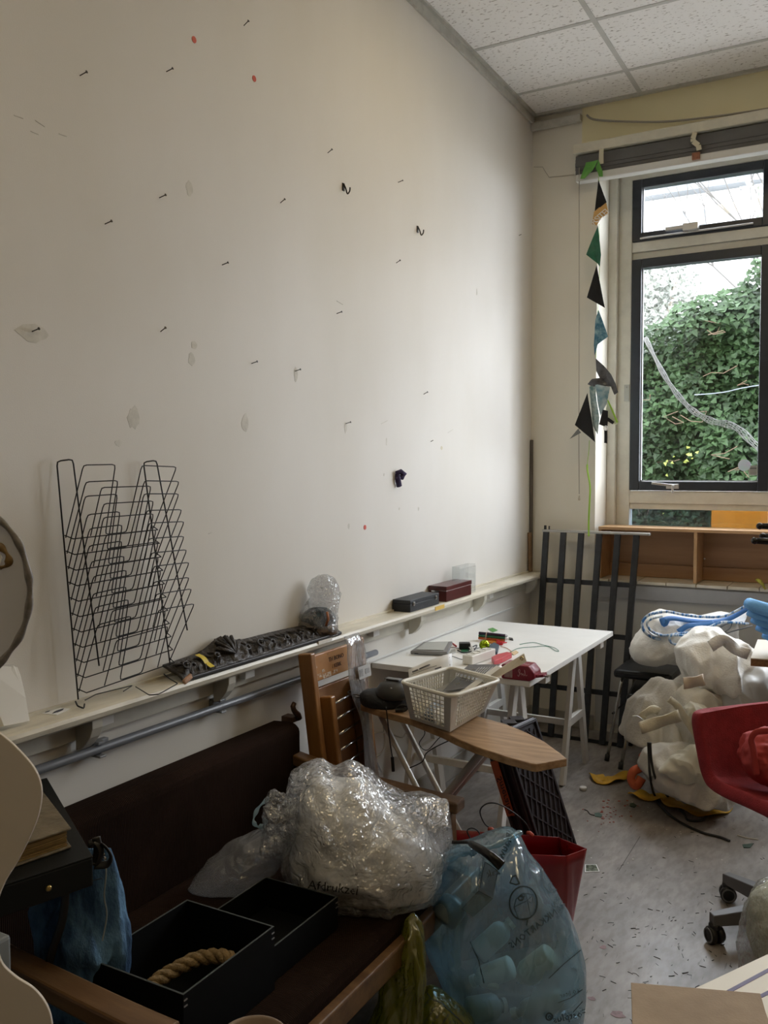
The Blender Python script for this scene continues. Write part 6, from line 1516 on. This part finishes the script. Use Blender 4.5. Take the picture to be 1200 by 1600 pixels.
# ================================================================ RED SWIVEL CHAIR
redf = M('red_fabric', (.22, .010, .018), .8, col2=(.30, .018, .028), vs=30, bump=.35, bs=260)
CH = Vector((1.63, -1.985, 0)); RZ = math.atan2(.66, .75)-PI/2+PI/2   # local x = right, -y = front
t = thing('swivel_chair', 'red upholstered swivel chair on a grey castor base at the right edge', 'chair', CH, .847)
prof_c = curve_pts([(0, -.235, .425), (0, -.215, .448), (0, -.08, .452), (0, .07, .447), (0, .145, .462), (0, .182, .51), (0, .20, .58), (0, .213, .65), (0, .222, .705), (0, .225, .722)], 4)
rows = []
for i, p_ in enumerate(prof_c):
    s_ = i/(len(prof_c)-1); tn = (prof_c[min(i+1, len(prof_c)-1)]-prof_c[max(i-1, 0)]).normalized(); nl = Vector((0, -tn.z, tn.y))
    hw_ = .25*(1-.14*max(0, 1-s_*5)**2)*(1-(.93*max(0, (s_-.70)/.30))**5)**(1/3)
    r = []
    for j in range(29):
        u = -1+2*j/28; e = abs(u)**3.2
        q_ = Vector((u*hw_, p_.y, p_.z))+nl*(.034*e*(1-.95*max(0, min(1, (s_-.42)/.4))))
        if s_ < .12: q_.y += .05*abs(u)**4*(1-s_/.12)
        r.append(q_)
    rows.append(r)
g = G().sheet(rows, -.045)
build(g, 'seat_shell', redf, t, smooth=True, local=True, sub=2)
gb = M('grey_base', (.13, .13, .135), .5); blkp = M('castor_black', (.012, .012, .013), .4)
build(G().lathe([(.001, .42), (.10, .42), (.10, .405), (.03, .39), (.026, .10), (.045, .09), (.05, .07), (.001, .07)], (0, 0, 0), 20), 'column', blkp, t, smooth=True, local=True)
ir = Matrix.Rotation(-.847, 3, 'Z')
for k in range(5):
    tg = Vector((1.379, -2.174, 0))-CH; a0 = math.atan2(tg.y, tg.x)+k*2*PI/5
    dirk = ir @ Vector((math.cos(a0), math.sin(a0), 0)); Rr = .285
    g = G(); sd_ = Vector((-dirk.y, dirk.x, 0))
    q = [(.03, .125, .026), (Rr, .098, .016), (Rr, .062, .016), (.03, .062, .026)]
    vs = [dirk*r+Vector((0, 0, z))+sd_*w_*s_ for s_ in (1, -1) for r, z, w_ in q]
    g.add(vs, [(0, 1, 2, 3), (7, 6, 5, 4), (0, 4, 5, 1), (1, 5, 6, 2), (2, 6, 7, 3), (3, 7, 4, 0)])
    arm_ = build(g, 'base_arm', gb, t, bevel=.003, local=True)
    ca = a0*1.3+k; ax_ = Vector((math.cos(ca), math.sin(ca), 0)); R = ax_.to_track_quat('Z', 'Y').to_matrix(); cc = dirk*(Rr-.012)+Vector((0, 0, .029))
    g = G()
    for s_ in (-1, 1): g.lathe([(.001, -.010), (.022, -.010), (.028, -.006), (.028, .006), (.022, .010), (.001, .010)], cc+ax_*.013*s_, 20, R)
    build(g, 'castor', blkp, t, smooth=True, local=True)
    build(G().lathe([(.019, -.001), (.024, -.001), (.024, .001), (.019, .001)], cc+ax_*.0242, 20, R, cap=False).lathe([(.019, -.001), (.024, -.001), (.024, .001), (.019, .001)], cc-ax_*.0242, 20, R, cap=False), 'castor_ring', M('castor_grey', (.20, .21, .21), .5), t, local=True)
    build(G().lathe([(.001, 0), (.02, 0), (.02, .012), (.008, .03), (.001, .03)], cc+Vector((0, 0, .022)), 14), 'castor_stem', blkp, t, local=True)
# red cloth bag on the chair
g = G().puff((1195, 1180), [(1157, 1190), (1162, 1170), (1178, 1150), (1200, 1142), (1230, 1150), (1240, 1190), (1230, 1222), (1200, 1224), (1175, 1212), (1165, 1203)], 2.86, .09, .07, n=90, rings=20, amp=.022, fr=8, seed=31, vor=.8, vfr=8, floor=.46)
t = thing('red_cloth_bag', 'crumpled lighter red cloth bag lying on the red chair seat', 'bag', P(1195, 1220, d=2.86))
build(g, 'body', M('red_cloth', (.34, .03, .03), .75, col2=(.42, .05, .05), vs=8), t, smooth=True)
build(G().tube(curve_pts([P(a, b, d=2.77) for a, b in ((1182, 1210), (1180, 1190), (1177, 1170), (1174, 1155), (1182, 1144), (1200, 1142))], 6), .012, 8, flat=.45), 'handle', MATS['red_cloth'], t, smooth=True)
# ================================================================ RIGHT FOREGROUND
t = thing('low_box', 'plain low brown box carrying the boards at the bottom right', 'box', (1.72, -3.5, 0))
build(G().b2(1.56, 2.1, -3.75, -3.25, 0, .44), 'body', M('box_brown', (.35, .26, .18), .7), t, bevel=.004)
crm = M('cream_board', (.74, .70, .60), .5, var=.02)
za = .447
q = [P(1060, 1556, z=za), P(1205, 1488, z=za), P(1205, 1488, z=za)+Vector((.5, .1, 0)), P(1205, 1640, z=za)+Vector((.4, -.1, 0)), P(1180, 1680, z=za), P(1010, 1660, z=za)]
t = thing('lined_board', 'cream board with dark purple lines under the brown card, bottom right', 'board', q[0])
build(G().prism(q, (0, 0, -.006)), 'board', crm, t, bevel=.001)
for (a, b) in (((1139, 1549), (1202, 1515)), ((1190, 1556), (1204, 1549)), ((1196, 1600), (1205, 1596))):
    A_, B_ = P(*a, z=za+.0004), P(*b, z=za+.0004); A_ = A_+(A_-B_)*.15; B_ = B_+(B_-A_)*2.0
    build(G().beam(A_, B_, .009, .0008), 'purple_line', M('purple_line', (.06, .03, .13), .5), t)
zc = .452
solo(G().prism([P(986, 1535, z=zc), P(1188, 1552, z=zc), P(1196, 1580, z=zc), P(1212, 1625, z=zc), P(1225, 1660, z=zc), P(990, 1680, z=zc)], (0, 0, -.004)), 'brown_card', M('grey_card', (.30, .22, .145), .75, col2=(.36, .27, .18), vs=12, bump=.1, bs=200), 'brown cardboard sheet lying at the bottom right corner', 'cardboard', bevel=.0008)
t = thing('clear_sack', 'clear plastic sack of pale green material standing at the right edge', 'plastic bag', (1.72, -2.72, 0))
g = G().puff((1215, 1450), [(1178, 1450), (1180, 1425), (1195, 1400), (1220, 1385), (1250, 1400), (1260, 1460), (1250, 1530), (1210, 1540), (1190, 1510), (1180, 1480)], 2.30, .10, .1, n=90, rings=20, amp=.015, fr=12, seed=41, vor=.8, vfr=14)
build(g, 'contents', M('pale_green_stuff', (.52, .54, .38), .4, col2=(.65, .66, .52), vs=8, bump=.5, bs=40), t, smooth=True)
g = G().puff((1222, 1470), [(1166, 1480), (1172, 1440), (1182, 1405), (1198, 1388), (1230, 1375), (1270, 1400), (1280, 1480), (1275, 1600), (1250, 1760), (1190, 1760), (1165, 1600), (1158, 1520)], 2.30, .13, .12, n=110, rings=24, amp=.014, fr=9, seed=42, floor=.003, vor=.8, vfr=12)
build(g, 'film', film('sack_film', (.93, .94, .95), .68, .12, white=(.62, .63, .62), scale=14, bump=.5), t, smooth=True)
# ================================================================ FLOOR LITTER
solo(G().lathe([(.001, 0), (.017, 0), (.0175, .012), (.0165, .014), (.001, .014)], P(911, 1234, z=.001), 20), 'bottle_cap', M('cap_white', (.72, .71, .68), .4), 'white round bottle cap on the floor beyond the crate', 'cap', smooth=True)
q = [P(914, 1351, z=.001), P(932, 1351, z=.001), P(937, 1362, z=.001), P(914, 1363, z=.001)]
t = thing('small_photo', 'small glossy dark photo lying on the floor beside the red bag', 'photo', q[0])
build(G().prism(q, (0, 0, .0012)), 'backing', paper, t)
c_ = sum(q, Vector())/4
build(G().prism([c_+(p-c_)*.86+Vector((0, 0, .0013)) for p in q], (0, 0, .0006)), 'image', M('photo_dark', (.03, .04, .03), .2, col2=(.25, .28, .22), vs=90), t)
for (qq, cl, nm, lb) in (([(929, 1271), (936, 1270), (941, 1274), (940, 1277), (930, 1276)], (.05, .11, .08), 'green_tag', 'small dark green square tag on the floor with a black string'),
                     ([(984, 1256), (990, 1255), (995, 1259), (991, 1262), (984, 1260)], (.03, .06, .04), 'green_scrap', 'small dark green scrap on the floor in front of the yellow strap'),
                     ([(1160, 1320), (1178, 1318), (1172, 1325), (1162, 1325)], (.04, .07, .04), 'green_scrap', 'dark green scrap under the red chair')):
    solo(G().prism([P(a, b, z=.001) for a, b in qq], (0, 0, .002)), nm, M(nm, cl, .5), lb, 'scrap')
solo(G().tube(curve_pts([P(a, b, z=.002) for a, b in ((913, 1265), (918, 1267), (922, 1272), (929, 1274))], 4), .002, 5), 'black_string', bc, 'short black string tied to the green tag on the floor', 'string')
solo(G().tube([P(1152, 1305, z=.003), P(1165, 1309, z=.003), P(1185, 1312, z=.003)], .002, 5), 'white_stick', M('stick', (.6, .55, .42), .6), 'thin pale stick on the floor under the red chair', 'stick')
fl = bpy.data.objects['floor']
rnd = random.Random(17)
def litter(n_, fpos, size, mt, nm, thin=1.):
    g = G()
    for _ in range(n_):
        x, y = fpos(); a = rnd.uniform(0, PI); L_ = rnd.uniform(*size); d_ = Vector((math.cos(a), math.sin(a), 0)); s_ = Vector((-d_.y, d_.x, 0))
        p = Vector((x, y, .0012)); k = rnd.uniform(-.3, .3)
        if thin > .9:
            g.tube([p-d_*L_/2, p+s_*L_*k*.4, p+d_*L_/2], rnd.uniform(.0005, .0012), 4)
        else:
            g.prism([p-d_*L_/2, p-s_*L_*.3, p+d_*L_*.4, p+s_*L_*.35], (0, 0, .001))
    build(g, nm, mt, fl, kind='stuff')
litter(150, lambda: (rnd.gauss(1.27, .17), rnd.gauss(-2.33, .30)), (.006, .022), M('dark_shred', (.02, .02, .022), .6), 'dark_shreds')
litter(50, lambda: (rnd.uniform(.9, 1.7), rnd.uniform(-2.6, -.9)), (.005, .014), MATS['dark_shred'], 'dark_shreds')
litter(26, lambda: (rnd.gauss(1.52, .06), rnd.gauss(-1.75, .10)), (.01, .025), MATS['dark_shred'], 'dark_shreds')
litter(120, lambda: (rnd.gauss(1.05, .28), rnd.gauss(-1.25, .35)), (.003, .011), M('white_crumb', (.62, .60, .56), .6), 'white_crumbs', .5)
litter(36, lambda: (rnd.gauss(.83, .05), rnd.gauss(-1.22, .09)), (.006, .022), M('red_crumb', (.32, .06, .04), .6), 'red_flakes', .5)
g = G()
for (a, b, r_) in ((943, 1480, .012), (965, 1585, .02), (925, 1560, .012)):
    p = P(a, b, z=.0006); g.prism([p+Vector((r_*math.cos(k*PI/6)*rnd.uniform(.6, 1.2), r_*math.sin(k*PI/6)*rnd.uniform(.6, 1.2), 0)) for k in range(12)], (0, 0, .0003))
build(g, 'red_stain', M('red_stain', (.22, .12, .13), .5, var=.3, vs=60), fl, kind='stuff')
solo(G().beam(P(1000, 1307, z=.0008), P(967, 1360, z=.0008), .002, .0006), 'floor_seam', M('seam', (.07, .065, .06), .7), 'thin dark seam line in the grey floor covering', 'seam')
bpy.data.objects['floor_seam']['kind'] = 'structure'
for k_ in ('label', 'category'): del bpy.data.objects['floor_seam'][k_]
bpy.data.objects['floor_seam'].name = 'trim_8'
# ================================================================ LEFT FOREGROUND
# grey cabinet carrying the black tray table
t = thing('grey_cabinet', 'grey metal cabinet corner low at the left edge', 'cabinet', (.3, -4.3, 0))
zc_ = .744; cr_ = P(18, 1460, z=zc_)
build(G().b2(cr_.x-.5, cr_.x, cr_.y-.5, cr_.y, 0, zc_), 'body', M('cabinet_grey', (.20, .22, .23), .4), t, bevel=.006)
build(G().b2(cr_.x-.10, cr_.x-.01, cr_.y, cr_.y+.002, zc_-.06, zc_-.045), 'slot', bc, t)
# black tray
t = thing('black_tray', 'black flat case with a brass rivet at the left edge under the old book', 'case', (.4, -4.0, .73))
ztr = .80
cA = P(145, 1340, z=ztr); cB = P(0, 1387, z=ztr); cC = P(78, 1225, z=ztr)
ex = (cB-cA).normalized(); ey = (cC-cA).normalized()
q = [cA, cA+ex*.62, cA+ex*.62+ey*.5, cA+ey*.50]
blm = M('black_lacquer', (.004, .005, .005), .5, var=.1, spec=.25)
build(G().prism(q, (0, 0, -.055)), 'body', blm, t, bevel=.003)
build(G().prism([p+Vector((0, 0, .0)) for p in [cA+ex*.0, cA+ex*.62, cA+ex*.62+ey*.5, cA+ey*.5]], (0, 0, .003)), 'lid', blm, t, bevel=.001)
n_ = ex.cross(Vector((0, 0, 1))); n_ = n_ if n_.dot(CAM-cA) > 0 else -n_
rv = cA+ex*((cB-cA).length*.50)+Vector((0, 0, -.030))
build(G().lathe([(.001, 0), (.006, 0), (.005, .003), (.001, .004)], rv+n_*.0005, 14, n_.to_track_quat('Z', 'Y').to_matrix()), 'rivet', M('brass', (.45, .33, .12), .3, metal=.9), t, smooth=True)
# post under the tray, resting on the cabinet / floor
# old book
bkm = M('book_cover', (.10, .078, .045), .55, col2=(.17, .135, .085), vs=20, bump=.6, bs=45)
t = thing('old_book', 'thick old book with an embossed olive cover and gilt page edges on the black case', 'book', cA+ey*.1)
b0 = P(108, 1325, z=ztr+.004); ex2 = (P(30, 1352, z=ztr+.004)-b0).normalized(); ey2 = (P(62, 1243, z=ztr+.035)-P(110, 1307, z=ztr+.035)); ey2.z = 0; ey2.normalize()
def bq_(u, v, z): return b0+ex2*u+ey2*v+Vector((0, 0, z))
for (z0, z1) in ((.0, .004), (.036, .040)):
    build(G().prism([bq_(-.004, -.003, z0), bq_(.30, -.003, z0), bq_(.30, .23, z0), bq_(-.004, .23, z0)], (0, 0, z1-z0)), 'cover', bkm, t, bevel=.0012)
g = G()
for k in range(8): g.prism([bq_(.003+.0015*(k % 2), .003+.001*(k % 3), .0045+k*.0039), bq_(.28, .003+.001*(k % 3), .0045+k*.0039), bq_(.28, .22, .0045+k*.0039), bq_(.003+.0015*(k % 2), .22, .0045+k*.0039)], (0, 0, .0034))
build(g, 'pages', M('gilt_pages', (.24, .15, .05), .4, metal=.2, var=.25, vs=60, stretch=(1, 1, 12)), t)
g = G()
for (cx_, cy_, r_) in ((.07, .10, .035), (.07, .10, .022), (.14, .05, .03), (.14, .05, .018), (.05, .17, .022), (.12, .17, .03), (.12, .17, .018)):
    pts = []
    for k in range(26):
        a = k*.42; rr = r_*(1-k/40); pts.append(bq_(cx_+rr*math.cos(a), cy_+rr*math.sin(a), .0402))
    g.tube(pts, .0011, 5)
build(g, 'embossing', bkm, t)
# denim bag hanging from the case corner
den = M('denim', (.02, .065, .15), .8, col2=(.14, .30, .50), vs=9, bump=.4, bs=180, stretch=(1.6, 1.6, .6), ramp=(.4, .62))
D2 = 1.86
t = thing('denim_bag', 'bag made of faded blue jeans hanging below the black case corner', 'bag', P(130, 1330, d=D2))
g = G().puff((135, 1470), [(48, 1420), (75, 1400), (100, 1365), (112, 1335), (140, 1322), (158, 1322), (172, 1318), (182, 1345), (194, 1395), (199, 1450), (203, 1510), (200, 1600), (190, 1680), (100, 1690), (80, 1600), (62, 1500)], D2, .035, .03, n=110, rings=24, amp=.020, fr=6, seed=51, floor=.39, vor=.9, vfr=7, st=(1.8, 1.8, .5))
build(g, 'body', den, t, smooth=True)
pts = curve_pts([P(160, 1324, d=D2-.05), P(166, 1360, d=D2-.05), P(163, 1400, d=D2-.05), P(167, 1430, d=D2-.045), P(160, 1470, d=D2-.05)], 6)
build(G().tube(pts, .0018, 5), 'fly_seam', M('seam_thread', (.30, .34, .36), .7), t)
pts = curve_pts([P(115, 1380, d=D2-.045), P(135, 1378, d=D2-.05), P(160, 1372, d=D2-.05)], 6)
build(G().tube(pts, .0012, 5), 'pocket_seam', M('seam_dark', (.03, .05, .09), .7), t)
for q_ in ((162, 1335), (164, 1341)): build(G().lathe([(.001, .001), (.004, 0), (.003, .003), (.001, .004)], P(*q_, d=D2-.065), 10, Matrix.Rotation(PI/2, 3, 'X')), 'snap', M('chrome', (.6, .6, .6), .2, metal=1), t)
ldm = M('black_leather', (.012, .011, .011), .4)
g = G()
for pp in ([(138, 1320), (150, 1315), (158, 1330), (152, 1350), (140, 1345)], [(148, 1352), (168, 1350), (173, 1338), (166, 1325), (158, 1318)], [(150, 1308), (153, 1330), (147, 1352)]):
    g.tube(curve_pts([P(a, b, d=D2-.10) for a, b in pp], 5), .0085, 8, flat=.3)
build(g, 'knotted_strap', ldm, t, smooth=True)
g = G().tube(curve_pts([P(a, b, d=D2-.075) for a, b in ((101, 1370), (102, 1400), (97, 1440), (84, 1480), (74, 1515))], 6), .008, 8, flat=.3)
build(g, 'hanging_strap', ldm, t, smooth=True)
# large wavy cut-out and clear rounded panel near the camera
D3 = 1.15
t = thing('wavy_cutout', 'large white board cut to a wavy outline standing at the left edge', 'board', P(-60, 1400, d=D3))
out = curve_pts([Vector((a, b, 0)) for a, b in ((-40, 1120), (5, 1150), (35, 1178), (56, 1205), (65, 1235), (61, 1270), (48, 1305), (28, 1345), (8, 1378), (-4, 1410), (-8, 1450), (0, 1500), (22, 1525), (52, 1545), (72, 1570), (81, 1600), (82, 1650))], 5)
q = [P(v.x, v.y, d=D3) for v in out]+[P(82, 1700, d=D3), P(-160, 1700, d=D3), P(-160, 1100, d=D3)]
cut_m = M('cutout_white', (.70, .66, .62), .6, var=.02)
build(G().prism(q, fwd*.005), 'board', cut_m, t, bevel=.001)
mn = min(p.z for p in q)
build(G().beam(P(-120, 1690, d=D3+.01), Vector((P(-120, 1690, d=D3).x, P(-120, 1690, d=D3).y, 0)), .04, .02), 'leg', M('plain_wood', (.35, .25, .15), .6), t)
build(G().beam(P(-120, 1690, d=D3+.02), Vector((P(-120, 1690, d=D3).x-.25, P(-120, 1690, d=D3).y+.1, 0)), .04, .02), 'leg', MATS['plain_wood'], t)
t2 = thing('clear_round_panel', 'clear rounded acrylic panel with a brown-edged hole at the left edge above the wavy board', 'panel', P(-60, 920, d=D3+.04))
ro = curve_pts([Vector((a, b, 0)) for a, b in ((-20, 800), (8, 820), (30, 850), (43, 890), (47, 925), (42, 965), (28, 1000), (8, 1027), (-10, 1050))], 6)
dd = D3+.04
q = [P(v.x, v.y, d=dd) for v in ro]
hole = [P(a, b, d=dd) for a, b in ((-5, 850), (6, 858), (13, 868), (15, 878), (9, 886), (0, 888), (-6, 888))]
build(G().prism([P(-160, 800, d=dd)]+q+[P(-160, 1120, d=dd)], fwd*.003), 'panel', glass_mat('smoky_acrylic', (.70, .68, .67), 1.0, .28), t2)
rimp = [Vector((v.x-3, v.y, 0)) for v in ro]
build(G().tube(q, [.0035+.002*math.sin(i*.4)**2 for i in range(len(q))], 6), 'edge', M('acrylic_edge', (.22, .21, .21), .3, var=.3, vs=60), t2, smooth=True)
ho = curve_pts([P(a, b, d=dd-.002) for a, b in ((-4, 851), (4, 858), (11, 866), (14, 876), (10, 884), (0, 887))], 5)
build(G().tube(ho, [.004+.0018*math.sin(i*.5) for i in range(len(ho))], 8, flat=.4), 'burnt_hole_edge', M('burnt_brown', (.10, .06, .02), .5, col2=(.24, .15, .05), vs=60), t2, smooth=True)
build(G().prism([P(a, b, d=dd-.001) for a, b in ((-20, 856), (0, 862), (4, 872), (0, 882), (-20, 886))], fwd*-.001), 'white_spot', paper, t2)
build(G().beam(P(-120, 1110, d=dd), P(-120, 1180, d=dd), .03, .004, up=(0, 1, 0)), 'stem', cut_m, t2)
